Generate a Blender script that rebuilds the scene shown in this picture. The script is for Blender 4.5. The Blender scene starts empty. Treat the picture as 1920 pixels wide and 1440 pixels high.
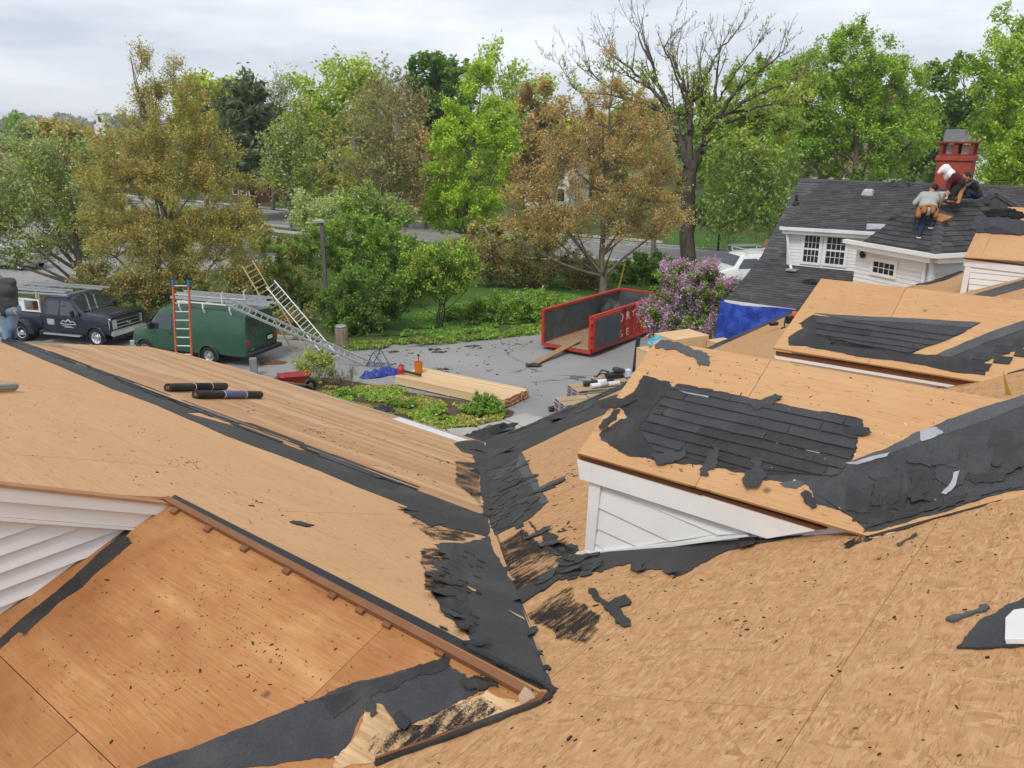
import bpy, bmesh, math, random
import numpy as np
from mathutils import Vector, Matrix, noise as mnoise

SC = bpy.context.scene
COL = SC.collection
rnd = random.Random(7)
npr = np.random.default_rng(11)

# ---------------------------------------------------------------- camera
FPX, PITCH, ROLL, AZ = 1512.0, math.radians(17.0), math.radians(0.3), math.radians(38.6)
CAMH = 8.4
CAM = np.array([0.0, 0.0, CAMH])
FW = np.array([0, math.cos(PITCH), -math.sin(PITCH)])
_r = np.array([1.0, 0, 0]); _u = np.cross(_r, FW)
RT = math.cos(ROLL) * _r + math.sin(ROLL) * _u
UP = -math.sin(ROLL) * _r + math.cos(ROLL) * _u
cd = bpy.data.cameras.new('camera'); cam = bpy.data.objects.new('camera', cd); COL.objects.link(cam)
cd.sensor_width = 36; cd.sensor_fit = 'HORIZONTAL'; cd.lens = FPX / 1920 * 36
cd.clip_start = 0.05; cd.clip_end = 6000
cam.matrix_world = Matrix(((RT[0], UP[0], -FW[0], CAM[0]), (RT[1], UP[1], -FW[1], CAM[1]), (RT[2], UP[2], -FW[2], CAM[2]), (0, 0, 0, 1)))
SC.camera = cam

# ---------------------------------------------------------------- world, sun, exposure
SUN_EL, SUN_AZ = math.radians(52), math.radians(205)     # azimuth clockwise from +Y
w = bpy.data.worlds.new('World'); SC.world = w; w.use_nodes = True
nt = w.node_tree; nt.nodes.clear()
def wn(t, **k):
    n = nt.nodes.new(t)
    for a, b in k.items(): setattr(n, a, b)
    return n
sky = wn('ShaderNodeTexSky', sky_type='NISHITA', sun_disc=False, sun_elevation=SUN_EL, sun_rotation=SUN_AZ)
tc = wn('ShaderNodeTexCoord'); mp = wn('ShaderNodeMapping'); mp.inputs['Scale'].default_value = (1.4, 1.4, 7.0)
n1 = wn('ShaderNodeTexNoise'); n1.inputs['Scale'].default_value = 2.3; n1.inputs['Detail'].default_value = 6; n1.inputs['Roughness'].default_value = .55
rp = wn('ShaderNodeValToRGB')
rp.color_ramp.elements[0].position = .36; rp.color_ramp.elements[0].color = (4.9, 5.4, 6.2, 1)
rp.color_ramp.elements[1].position = .66; rp.color_ramp.elements[1].color = (7.8, 8.05, 8.45, 1)
mx = wn('ShaderNodeMixRGB'); mx.inputs['Fac'].default_value = .93
bg = wn('ShaderNodeBackground'); bg.inputs['Strength'].default_value = .1
out = wn('ShaderNodeOutputWorld')
L = nt.links.new
L(tc.outputs['Generated'], mp.inputs['Vector']); L(mp.outputs['Vector'], n1.inputs['Vector']); L(n1.outputs['Fac'], rp.inputs['Fac'])
L(sky.outputs['Color'], mx.inputs['Color1']); L(rp.outputs['Color'], mx.inputs['Color2']); L(mx.outputs['Color'], bg.inputs['Color']); L(bg.outputs['Background'], out.inputs['Surface'])
sd = bpy.data.lights.new('sun', 'SUN'); sd.energy = 1.5; sd.angle = math.radians(14); sd.color = (1, .96, .9)
sun = bpy.data.objects.new('sun', sd); COL.objects.link(sun)
_d = Vector((math.sin(SUN_AZ) * math.cos(SUN_EL), math.cos(SUN_AZ) * math.cos(SUN_EL), math.sin(SUN_EL)))
sun.rotation_euler = _d.to_track_quat('Z', 'Y').to_euler(); sun.location = (0, 0, 40)
vs = SC.view_settings; vs.view_transform = 'Standard'; vs.look = 'None'; vs.exposure = 0.44; vs.gamma = 1; vs.use_curve_mapping = False
SC.cycles.max_bounces = 6; SC.cycles.diffuse_bounces = 3; SC.cycles.transparent_max_bounces = 12
SC.cycles.use_denoising = True
try: SC.cycles.denoising_input_passes = 'RGB_ALBEDO_NORMAL'
except Exception: pass

# ---------------------------------------------------------------- pixel helpers (a pixel of the 1920 px photo -> a point on a known plane)
U3 = np.array([math.sin(AZ), math.cos(AZ), 0.0]); V3 = np.array([-math.cos(AZ), math.sin(AZ), 0.0]); Z3 = np.array([0, 0, 1.0])
def ray(x, y): return FW + RT * ((x - 960) / FPX) - UP * ((y - 720) / FPX)
def onz(x, y, z=0.0):
    d = ray(x, y); return CAM + d * ((z - CAMH) / d[2])
def atY(x, y, Y):
    d = ray(x, y); return CAM + d * (Y / d[1])
def hit(x, y, p0, n):
    d = ray(x, y); return CAM + d * (((np.asarray(p0) - CAM) @ n) / (d @ n))
def uvw(u, v, z): return U3 * u + V3 * v + Z3 * z
class Pl:
    """a plane with in-plane unit axes e1 (horizontal), e2 (down the slope)"""
    def __init__(s, o, e1, e2):
        s.o = np.asarray(o, float); s.e1 = e1 / np.linalg.norm(e1); s.e2 = e2 / np.linalg.norm(e2)
        n = np.cross(s.e1, s.e2); s.n = n if n[2] > 0 else -n
        s.n = s.n / np.linalg.norm(s.n)
    def px(s, x, y): return hit(x, y, s.o, s.n)
    def c2(s, P): q = np.asarray(P) - s.o; return (float(q @ s.e1), float(q @ s.e2))
    def p2(s, x, y): return s.c2(s.px(x, y))
    def pt(s, a, b, h=0.0): return s.o + s.e1 * a + s.e2 * b + s.n * h
def zm(ox, oy, k): return lambda pts: [(ox + x / k, oy + y / k) for x, y in pts]
z1 = zm(0, 400, 3.4286); z2 = zm(440, 460, 3.4286); z3 = zm(880, 480, 3.4286); z4 = zm(1360, 220, 3.4286)
z5 = zm(1040, 600, 2.1818); z6 = zm(0, 860, 2.4829); z7 = zm(600, 760, 2.1171); z8 = zm(1220, 900, 2.6671); z9 = zm(1600, 230, 6.0)

# ---------------------------------------------------------------- objects
WM = {}
def new_obj(name, data, parent=None, world=False):
    o = bpy.data.objects.new(name, data); COL.objects.link(o)
    if parent is not None:
        o.parent = parent
        if world and parent.name in WM: o.matrix_parent_inverse = WM[parent.name].inverted()
    WM[o.name] = Matrix.Identity(4) if parent is None else WM.get(parent.name, Matrix.Identity(4)) @ o.matrix_parent_inverse
    return o
def tag(o, label=None, cat=None, group=None, kind=None):
    if label: o['label'] = label
    if cat: o['category'] = cat
    if group: o['group'] = group
    if kind: o['kind'] = kind
    return o
def thing(name, label, cat, loc=(0, 0, 0), rz=0.0, group=None):
    o = bpy.data.objects.new(name, None); COL.objects.link(o); o.empty_display_size = .2
    o.location = Vector(loc); o.rotation_euler = (0, 0, rz)
    WM[o.name] = Matrix.Translation(Vector(loc)) @ Matrix.Rotation(rz, 4, 'Z')
    return tag(o, label, cat, group)
def part_empty(name, parent, world=True):
    return new_obj(name, None, parent, world)
def dup(o, parent=None, loc=None, rz=None, label=None):
    kids = [c for c in o.children]
    c = o.copy(); COL.objects.link(c)
    if parent is not None: c.parent = parent
    if loc is not None: c.location = Vector(loc)
    if rz is not None: c.rotation_euler[2] = rz
    if label: c['label'] = label
    for k in kids: dup(k, c)
    return c
class MB:
    def __init__(s): s.v = []; s.f = []; s.uv = []; s.mi = []
    def poly(s, pts, uv=None, m=0):
        i = len(s.v); s.v += [tuple(map(float, p)) for p in pts]; s.f.append(tuple(range(i, i + len(pts))))
        s.uv.append(uv if uv is not None else [(0, 0)] * len(pts)); s.mi.append(m); return s
    def mesh(s, vs, fs, m=0):
        i = len(s.v); s.v += [tuple(map(float, p)) for p in vs]
        for f in fs:
            s.f.append(tuple(i + k for k in f)); s.uv.append([(s.v[i + k][0], s.v[i + k][1]) for k in f]); s.mi.append(m)
        return s
    def prism(s, bot, top, m=0, uv=None):
        """two loops of n points joined by walls (bot underneath)"""
        n = len(bot); i = len(s.v); s.v += [tuple(map(float, p)) for p in bot] + [tuple(map(float, p)) for p in top]
        uv = uv or [(p[0], p[1]) for p in top]
        s.f.append(tuple(range(i + n, i + 2 * n))); s.uv.append(list(uv)); s.mi.append(m)
        s.f.append(tuple(range(i + n - 1, i - 1, -1))); s.uv.append(list(uv)[::-1]); s.mi.append(m)
        for k in range(n):
            j = (k + 1) % n
            s.f.append((i + k, i + j, i + n + j, i + n + k)); s.uv.append([uv[k], uv[j], uv[j], uv[k]]); s.mi.append(m)
        return s
    def box(s, lo, hi, m=0, T=None):
        x0, y0, z0 = lo; x1, y1, z1_ = hi
        v = [(x0, y0, z0), (x1, y0, z0), (x1, y1, z0), (x0, y1, z0), (x0, y0, z1_), (x1, y0, z1_), (x1, y1, z1_), (x0, y1, z1_)]
        if T is not None: v = [tuple(T @ Vector(p)) for p in v]
        i = len(s.v); s.v += v
        for f in ((3, 2, 1, 0), (4, 5, 6, 7), (0, 1, 5, 4), (1, 2, 6, 5), (2, 3, 7, 6), (3, 0, 4, 7)):
            s.f.append(tuple(i + k for k in f)); s.mi.append(m)
            a = [(x0, y0, z0), (x1, y0, z0), (x1, y1, z0), (x0, y1, z0), (x0, y0, z1_), (x1, y0, z1_), (x1, y1, z1_), (x0, y1, z1_)]
            ax = {(3, 2, 1, 0): (0, 1), (4, 5, 6, 7): (0, 1), (0, 1, 5, 4): (0, 2), (2, 3, 7, 6): (0, 2)}.get(f, (1, 2))
            s.uv.append([(a[k][ax[0]], a[k][ax[1]]) for k in f])
        return s
    def beam(s, a, b, w, h, m=0, up=(0, 0, 1)):
        """a bar from a to b, w wide sideways and h tall, centred on the line"""
        a, b = Vector(a), Vector(b); d = b - a; l = d.length; d.normalize(); up = Vector(up)
        if abs(d.dot(up)) > .98: up = Vector((0, 1, 0))
        x = d.cross(up).normalized(); z = x.cross(d).normalized()
        T = Matrix(((x.x, d.x, z.x, a.x), (x.y, d.y, z.y, a.y), (x.z, d.z, z.z, a.z), (0, 0, 0, 1)))
        return s.box((-w / 2, 0, -h / 2), (w / 2, l, h / 2), m, T)
    def tube(s, pts, r, n=6, m=0, cap=True):
        pts = [Vector(p) for p in pts]; rs = r if isinstance(r, (list, tuple)) else [r] * len(pts)
        i0 = len(s.v); up = Vector((0, 0, 1)); px = None
        for k, p in enumerate(pts):
            d = (pts[min(k + 1, len(pts) - 1)] - pts[max(k - 1, 0)]).normalized()
            if px is None: px = d.orthogonal().normalized()
            px = (px - d * px.dot(d)).normalized(); py = d.cross(px)
            for q in range(n):
                t = 2 * math.pi * q / n; s.v.append(tuple(p + (px * math.cos(t) + py * math.sin(t)) * rs[k]))
        for k in range(len(pts) - 1):
            for q in range(n):
                a = i0 + k * n + q; b = i0 + k * n + (q + 1) % n
                s.f.append((a, b, b + n, a + n)); s.mi.append(m); s.uv.append([(q / n, k), ((q + 1) / n, k), ((q + 1) / n, k + 1), (q / n, k + 1)])
        if cap:
            for k, rev in ((0, True), (len(pts) - 1, False)):
                f = [i0 + k * n + q for q in range(n)]
                s.f.append(tuple(f[::-1] if rev else f)); s.mi.append(m); s.uv.append([(0, 0)] * n)
        return s
    def lathe(s, prof, n=24, m=0, T=None):
        """profile of (r, z) turned round z"""
        i0 = len(s.v)
        for r, z in prof:
            for q in range(n):
                t = 2 * math.pi * q / n; p = Vector((r * math.cos(t), r * math.sin(t), z)); s.v.append(tuple(T @ p if T is not None else p))
        for k in range(len(prof) - 1):
            for q in range(n):
                a = i0 + k * n + q; b = i0 + k * n + (q + 1) % n
                s.f.append((a, b, b + n, a + n)); s.mi.append(m); s.uv.append([(q / n, k), ((q + 1) / n, k), ((q + 1) / n, k + 1), (q / n, k + 1)])
        return s
    def build(s, name, mats, parent=None, world=False, smooth=None, bevel=0.0, seg=1):
        me = bpy.data.meshes.new(name); me.from_pydata(s.v, [], s.f)
        ul = me.uv_layers.new(name='UVMap')
        flat = [c for f in s.uv for p in f for c in p]
        if len(flat) == len(ul.data) * 2: ul.data.foreach_set('uv', flat)
        for mm in (mats if isinstance(mats, (list, tuple)) else [mats]): me.materials.append(mm)
        me.polygons.foreach_set('material_index', s.mi)
        if smooth is not None:
            me.polygons.foreach_set('use_smooth', [True] * len(me.polygons)); me.set_sharp_from_angle(angle=math.radians(smooth))
        if bevel:
            bm = bmesh.new(); bm.from_mesh(me); bmesh.ops.remove_doubles(bm, verts=bm.verts, dist=1e-5)
            bmesh.ops.recalc_face_normals(bm, faces=bm.faces)
            es = [e for e in bm.edges if len(e.link_faces) == 2 and e.calc_face_angle(0) > .5]
            bmesh.ops.bevel(bm, geom=es, offset=bevel, segments=seg, affect='EDGES', clamp_overlap=True)
            bm.to_mesh(me); bm.free()
        me.update()
        return new_obj(name, me, parent, world)
def np_mesh(name, verts, quads, mat, cols=None, parent=None, world=False, smooth=False):
    me = bpy.data.meshes.new(name); n = len(verts); m = len(quads); k = quads.shape[1]
    me.vertices.add(n); me.vertices.foreach_set('co', np.ascontiguousarray(verts, np.float32).ravel())
    me.loops.add(m * k); me.loops.foreach_set('vertex_index', np.ascontiguousarray(quads, np.int32).ravel())
    me.polygons.add(m); me.polygons.foreach_set('loop_start', np.arange(0, m * k, k, dtype=np.int32))
    me.update(calc_edges=True)
    if smooth: me.polygons.foreach_set('use_smooth', np.ones(m, bool))
    if cols is not None:
        a = me.color_attributes.new('col', 'FLOAT_COLOR', 'POINT'); a.data.foreach_set('color', np.ascontiguousarray(cols, np.float32).ravel())
    me.materials.append(mat); me.validate()
    return new_obj(name, me, parent, world)

# ---------------------------------------------------------------- materials
class NT:
    def __init__(s, name):
        s.m = bpy.data.materials.new(name); s.m.use_nodes = True; s.t = s.m.node_tree; s.b = s.t.nodes['Principled BSDF']; s.o = s.t.nodes['Material Output']
    def n(s, t, ins=None, **k):
        n = s.t.nodes.new(t)
        for a, b in k.items(): setattr(n, a, b)
        for a, b in (ins or {}).items():
            if hasattr(b, 'is_output') or isinstance(b, bpy.types.NodeSocket): s.t.links.new(b, n.inputs[a])
            else: n.inputs[a].default_value = b
        return n
    def l(s, a, b): s.t.links.new(a, b)
    def coord(s, kind='UV', scale=(1, 1, 1), rot=(0, 0, 0)):
        c = s.n('ShaderNodeTexCoord').outputs[kind]
        return s.n('ShaderNodeMapping', {'Vector': c, 'Scale': scale, 'Rotation': rot}).outputs[0]
    def noise(s, vec, scale, detail=4, rough=.55): return s.n('ShaderNodeTexNoise', {'Vector': vec, 'Scale': scale, 'Detail': detail, 'Roughness': rough}).outputs['Fac']
    def ramp(s, fac, stops):
        r = s.n('ShaderNodeValToRGB', {'Fac': fac}); e = r.color_ramp.elements
        while len(e) < len(stops): e.new(.5)
        for k, (p, c) in enumerate(stops): e[k].position = p; e[k].color = (*c, 1) if len(c) == 3 else c
        return r.outputs[0]
    def mix(s, fac, a, b, mode='MIX'):
        n = s.n('ShaderNodeMixRGB', blend_type=mode)
        for k, x in (('Fac', fac), ('Color1', a), ('Color2', b)):
            if isinstance(x, bpy.types.NodeSocket): s.l(x, n.inputs[k])
            else: n.inputs[k].default_value = x if k == 'Fac' else (*x[:3], 1)
        return n.outputs[0]
    def math(s, op, a, b=0.0, clamp=False):
        n = s.n('ShaderNodeMath', operation=op, use_clamp=clamp)
        for k, x in enumerate((a, b)):
            if isinstance(x, bpy.types.NodeSocket): s.l(x, n.inputs[k])
            else: n.inputs[k].default_value = x
        return n.outputs[0]
    def bump(s, h, strength=.3, dist=.01):
        b = s.n('ShaderNodeBump', {'Height': h, 'Strength': strength, 'Distance': dist}); s.l(b.outputs[0], s.b.inputs['Normal'])
    def base(s, c, rough=.6, spec=.3, metal=0.0):
        if isinstance(c, bpy.types.NodeSocket): s.l(c, s.b.inputs['Base Color'])
        else: s.b.inputs['Base Color'].default_value = (*c[:3], 1)
        if isinstance(rough, bpy.types.NodeSocket): s.l(rough, s.b.inputs['Roughness'])
        else: s.b.inputs['Roughness'].default_value = rough
        s.b.inputs['Specular IOR Level'].default_value = spec; s.b.inputs['Metallic'].default_value = metal
        return s
BW = lambda v: (v, v, v)
def simple(name, c, rough=.6, spec=.3, metal=0.0, var=.12, scale=6.0, bump=0.0, kind='Object', dirt=0.0, dirtc=(.12, .10, .08)):
    t = NT(name); v = t.coord(kind); n = t.noise(v, scale, 5)
    col = t.mix(n, tuple(x * (1 - var) for x in c), tuple(min(1, x * (1 + var)) for x in c))
    if dirt:
        d = t.ramp(t.noise(v, scale * .45, 7, .65), [(.48, BW(0)), (.72, BW(dirt))]); col = t.mix(d, col, dirtc)
    t.base(col, t.math('ADD', t.math('MULTIPLY', n, .2), rough - .1), spec, metal)
    if bump: t.bump(t.noise(v, scale * 8, 4), bump, .005)
    return t.m
def nail_rows(t, base):
    """nail heads in rows over the rafters"""
    sx = t.n('ShaderNodeSeparateXYZ', {'Vector': base}); d = []
    for ax, per in (('X', .406), ('Y', .19)): d.append(t.math('POWER', t.math('MULTIPLY', t.math('SUBTRACT', t.math('FRACT', t.math('DIVIDE', sx.outputs[ax], per)), .5), per), 2.0))
    m = t.math('LESS_THAN', t.math('ADD', d[0], d[1]), .000028)
    return t.math('MULTIPLY', m, t.ramp(t.noise(base, 4.0, 2), [(.44, BW(0)), (.5, BW(.85))]))
def osb_mat():
    t = NT('osb')
    base = t.coord('UV'); oi = t.n('ShaderNodeObjectInfo').outputs['Random']
    off = t.n('ShaderNodeCombineXYZ', {'X': t.math('MULTIPLY', oi, 37.0), 'Y': t.math('MULTIPLY', oi, 91.0)}).outputs[0]
    vec = t.n('ShaderNodeVectorMath', {0: base, 1: off}, operation='ADD').outputs[0]
    wob = t.n('ShaderNodeTexNoise', {'Vector': vec, 'Scale': 3.0, 'Detail': 2}).outputs['Color']
    vec = t.n('ShaderNodeVectorMath', {0: vec, 1: t.n('ShaderNodeVectorMath', {0: wob, 1: (.06, .06, 0)}, operation='MULTIPLY').outputs[0]}, operation='ADD').outputs[0]
    cols = []; edges = []
    for sc, rot in (((17, 62, 1), .35), ((40, 22, 1), .25), ((20, 70, 1), -.5)):
        mpv = t.n('ShaderNodeMapping', {'Vector': vec, 'Scale': sc, 'Rotation': (0, 0, rot)}).outputs[0]
        vo = t.n('ShaderNodeTexVoronoi', {'Vector': mpv, 'Scale': 1.0, 'Randomness': 1.0}); cols.append(t.n('ShaderNodeSeparateColor', {'Color': vo.outputs['Color']}).outputs[0])
        ed = t.n('ShaderNodeTexVoronoi', {'Vector': mpv, 'Scale': 1.0}, feature='DISTANCE_TO_EDGE').outputs['Distance']; edges.append(ed)
    sel = t.ramp(t.noise(vec, 7.0, 2), [(.46, BW(0)), (.54, BW(1))])
    v = t.mix(sel, cols[0], cols[1]); v = t.mix(t.ramp(t.noise(vec, 5.0, 2), [(.55, BW(0)), (.6, BW(1))]), v, cols[2])
    c = t.ramp(v, [(0, (.42, .215, .095)), (.2, (.495, .27, .122)), (.7, (.55, .313, .148)), (1, (.61, .375, .192))])
    fib = t.noise(t.n('ShaderNodeMapping', {'Vector': vec, 'Scale': (14, 90, 1), 'Rotation': (0, 0, .2)}).outputs[0], 1.0, 3)
    c = t.mix(t.ramp(fib, [(.3, BW(.35)), (.7, BW(0))]), c, (.33, .18, .07))
    c = t.mix(t.math('MULTIPLY', t.ramp(edges[0], [(0, BW(.5)), (.10, BW(0))]), t.ramp(t.noise(vec, 9.0, 3), [(.5, BW(0)), (.6, BW(1))])), c, (.17, .08, .03))
    c = t.mix(t.ramp(t.noise(t.n('ShaderNodeMapping', {'Vector': vec, 'Scale': (20, 150, 1), 'Rotation': (0, 0, -.4)}).outputs[0], 1.0, 3, .6), [(.60, BW(0)), (.69, BW(.75))]), c, (.14, .06, .025))
    blot = t.ramp(t.noise(vec, 2.1, 6, .7), [(.62, BW(0)), (.78, BW(.45))]); c = t.mix(blot, c, (.34, .16, .10))
    sp = t.n('ShaderNodeTexVoronoi', {'Vector': vec, 'Scale': 6.0}).outputs['Distance']; c = t.mix(t.ramp(sp, [(.035, BW(.85)), (.06, BW(0))]), c, (.05, .03, .03))
    # green chalk lines of the panels
    su = t.n('ShaderNodeSeparateXYZ', {'Vector': base})
    ln = None
    for ax, per in (('X', .61), ('Y', .406)):
        fr = t.math('ABSOLUTE', t.math('SUBTRACT', t.math('FRACT', t.math('DIVIDE', su.outputs[ax], per)), .5))
        one = t.math('LESS_THAN', fr, .0035 / per * .5 * 1.6); ln = one if ln is None else t.math('MAXIMUM', ln, one)
    c = t.mix(nail_rows(t, base), c, (.05, .035, .03))
    brk = t.ramp(t.noise(base, 3.5, 4), [(.42, BW(0)), (.62, BW(.55))])
    c = t.mix(t.math('MULTIPLY', ln, brk), c, (.16, .22, .06))
    t.base(c, .75, .2); t.bump(t.math('ADD', v, t.math('MULTIPLY', fib, .6)), .35, .004)
    return t.m
def ply_mat(name, lo, mid, hi, stain=(.30, .12, .04), stain_amt=.5, holes=True, grain=(2.2, 42), tint=.16):
    t = NT(name); base = t.coord('UV'); oi = t.n('ShaderNodeObjectInfo').outputs['Random']
    off = t.n('ShaderNodeCombineXYZ', {'X': t.math('MULTIPLY', oi, 53.0), 'Y': t.math('MULTIPLY', oi, 17.0)}).outputs[0]
    vec = t.n('ShaderNodeVectorMath', {0: base, 1: off}, operation='ADD').outputs[0]
    wob = t.n('ShaderNodeTexNoise', {'Vector': vec, 'Scale': .9, 'Detail': 3}).outputs['Color']
    wv = t.n('ShaderNodeVectorMath', {0: vec, 1: t.n('ShaderNodeVectorMath', {0: wob, 1: (.0, .14, 0)}, operation='MULTIPLY').outputs[0]}, operation='ADD').outputs[0]
    g = t.noise(t.n('ShaderNodeMapping', {'Vector': wv, 'Scale': (grain[0], grain[1], 1)}).outputs[0], 1.0, 6, .6)
    c = t.ramp(g, [(.28, lo), (.5, mid), (.74, hi)])
    big = t.noise(vec, .8, 8, .66)
    c = t.mix(t.ramp(t.noise(t.n('ShaderNodeMapping', {'Vector': vec, 'Scale': (.8, 3.2, 1), 'Location': (3, 7, 0)}).outputs[0], 1.6, 7, .7), [(.52, BW(0)), (.7, BW(stain_amt * .9))]), c, tuple(min(1, x * 1.14) for x in hi))
    c = t.mix(t.ramp(big, [(.45, BW(0)), (.75, BW(stain_amt))]), c, stain)
    c = t.mix(t.ramp(t.noise(vec, 1.7, 4), [(.55, BW(0)), (.75, BW(.35))]), c, hi)
    pit = t.noise(t.n('ShaderNodeMapping', {'Vector': wv, 'Scale': (9, 60, 1)}).outputs[0], 1.0, 2, .5)
    c = t.mix(t.ramp(pit, [(.655, BW(0)), (.72, BW(.75))]), c, (.15, .07, .03))
    if holes:
        vo = t.n('ShaderNodeTexVoronoi', {'Vector': vec, 'Scale': 5.5}); c = t.mix(t.ramp(vo.outputs['Distance'], [(.03, BW(.9)), (.055, BW(0))]), c, (.03, .02, .015))
        vo = t.n('ShaderNodeTexVoronoi', {'Vector': vec, 'Scale': 2.1}); c = t.mix(t.ramp(vo.outputs['Distance'], [(.022, BW(.8)), (.06, BW(0))]), c, (.06, .035, .02))
    c = t.mix(nail_rows(t, base), c, (.045, .03, .025))
    c = t.mix(tint, c, t.ramp(oi, [(0, lo), (.5, mid), (1, hi)]))
    t.base(c, .72, .22); t.bump(g, .25, .003)
    return t.m
def felt_mat(name, lo=(.014, .0135, .0135), hi=(.050, .048, .047), streak=(.02, .02, .023), scuff=.35):
    t = NT(name); vec = t.coord('UV')
    a = t.noise(vec, 3.4, 9, .68); b = t.noise(vec, 70.0, 4, .75)
    c = t.ramp(a, [(.3, lo), (.7, hi)]); c = t.mix(t.ramp(b, [(.35, BW(.5)), (.65, BW(0))]), c, tuple(x * .55 for x in lo))
    s = t.noise(t.n('ShaderNodeMapping', {'Vector': vec, 'Scale': (26, 3, 1), 'Rotation': (0, 0, .5)}).outputs[0], 1.0, 5, .7)
    c = t.mix(t.ramp(s, [(.64, BW(0)), (.76, BW(scuff))]), c, (.16, .16, .165)); c = t.mix(t.ramp(t.noise(vec, 1.6, 6, .7), [(.52, BW(0)), (.72, BW(.6))]), c, (.10, .085, .07))
    sp = t.n('ShaderNodeTexVoronoi', {'Vector': vec, 'Scale': 9.0}).outputs['Distance']; c = t.mix(t.math('MULTIPLY', t.ramp(sp, [(.035, BW(.8)), (.06, BW(0))]), t.ramp(t.noise(vec, 2.5, 2), [(.5, BW(0)), (.6, BW(1))])), c, (.34, .33, .32)); w2_ = t.noise(vec, 9.0, 4, .6); t.base(c, t.math('ADD', t.math('MULTIPLY', a, .35), .33), .4); t.bump(t.math('ADD', t.math('MULTIPLY', b, .3), t.math('ADD', a, t.math('MULTIPLY', w2_, .6))), .8, .02)
    return t.m
def residue_mat(name, sx, sy, thr, col=(.022, .02, .02)):
    """thin torn residue: streaks with gaps through which the wood shows"""
    t = NT(name); vec = t.coord('UV')
    a = t.noise(t.n('ShaderNodeMapping', {'Vector': vec, 'Scale': (sx, sy, 1)}).outputs[0], 1.0, 8, .72)
    big = t.noise(vec, 2.2, 3)
    fine = t.noise(vec, 130.0, 3, .8)
    m = t.ramp(t.math('ADD', t.math('ADD', t.math('MULTIPLY', a, .5), t.math('MULTIPLY', fine, .38)), t.math('ADD', t.math('MULTIPLY', big, .35), t.math('MULTIPLY', t.math('SUBTRACT', t.n('ShaderNodeAttribute', attribute_name='col').outputs['Fac'], 1.0), .34))), [(thr, BW(0)), (thr + .09, BW(.92))])
    t.base(col, .8, .2); t.l(m, t.b.inputs['Alpha'])
    return t.m
def leaf_mat():
    t = NT('leaf'); a = t.n('ShaderNodeAttribute', attribute_name='col').outputs['Color']
    d = t.n('ShaderNodeBsdfDiffuse', {'Color': a}); tr = t.n('ShaderNodeBsdfTranslucent', {'Color': t.mix(.35, a, (.42, .46, .05), 'MIX')})
    m = t.n('ShaderNodeMixShader', {'Fac': .45, 1: d.outputs[0], 2: tr.outputs[0]})
    g = t.n('ShaderNodeBsdfGlossy', {'Color': (1, 1, 1, 1), 'Roughness': .5}); m2 = t.n('ShaderNodeMixShader', {'Fac': .03, 1: m.outputs[0], 2: g.outputs[0]})
    t.l(m2.outputs[0], t.o.inputs['Surface']); return t.m
def bark_mat(name, lo, hi):
    t = NT(name); v = t.coord('Object'); n = t.noise(t.n('ShaderNodeMapping', {'Vector': v, 'Scale': (9, 9, 2)}).outputs[0], 1.0, 6, .65)
    t.base(t.ramp(n, [(.3, lo), (.7, hi)]), .9, .1); t.bump(n, .7, .03); return t.m
def attr_mat(name, rough=.85, spec=.2, nscale=40.0, var=.35, bump=.4):
    """per-piece colour from the mesh, broken up by grain"""
    t = NT(name); a = t.n('ShaderNodeAttribute', attribute_name='col').outputs['Color']; v = t.coord('Object'); n = t.noise(v, nscale, 4, .7)
    c = t.mix(1.0, a, t.ramp(n, [(.25, BW(1 - var)), (.75, BW(1 + var * .6))]), 'MULTIPLY'); t.base(c, rough, spec); t.bump(n, bump, .006); return t.m
def glass_mat(name='window_glass', c=(.02, .025, .03), spec=.6):
    t = NT(name); t.base(c, .05, spec); return t.m
def ground_mat(name, stops, sc=.35, fine=6.0, rough=.95, bump=.4, bd=.03):
    t = NT(name); v = t.coord('Object'); a = t.noise(v, sc, 6, .6); b = t.noise(v, fine, 5, .7)
    c = t.ramp(t.math('ADD', t.math('MULTIPLY', a, .6), t.math('MULTIPLY', b, .4)), stops); t.base(c, rough, .15); t.bump(b, bump, bd); return t.m
def asphalt_mat():
    t = NT('asphalt'); v = t.coord('Object'); a = t.noise(v, .22, 6, .6); b = t.noise(v, 55.0, 3, .8)
    c = t.ramp(a, [(.3, (.28, .275, .265)), (.55, (.34, .335, .322)), (.75, (.40, .392, .375))])
    c = t.mix(t.ramp(b, [(.3, BW(.5)), (.7, BW(0))]), c, (.11, .11, .11))
    w = t.n('ShaderNodeTexNoise', {'Vector': v, 'Scale': .55, 'Detail': 5}).outputs['Color']
    vv = t.n('ShaderNodeVectorMath', {0: v, 1: t.n('ShaderNodeVectorMath', {0: w, 1: (2.6, 2.6, 0)}, operation='MULTIPLY').outputs[0]}, operation='ADD').outputs[0]
    cr = t.n('ShaderNodeTexVoronoi', {'Vector': vv, 'Scale': .17}, feature='DISTANCE_TO_EDGE').outputs['Distance']
    brk = t.ramp(t.noise(v, .3, 3), [(.42, BW(0)), (.5, BW(.85))])
    c = t.mix(t.math('MULTIPLY', t.ramp(cr, [(.003, BW(1)), (.007, BW(0))]), brk), c, (.06, .06, .06))
    c = t.mix(t.ramp(t.noise(v, .9, 5, .7), [(.64, BW(0)), (.76, BW(.5))]), c, (.10, .10, .10))
    t.base(c, .9, .2); t.bump(b, .35, .01); return t.m

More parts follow.
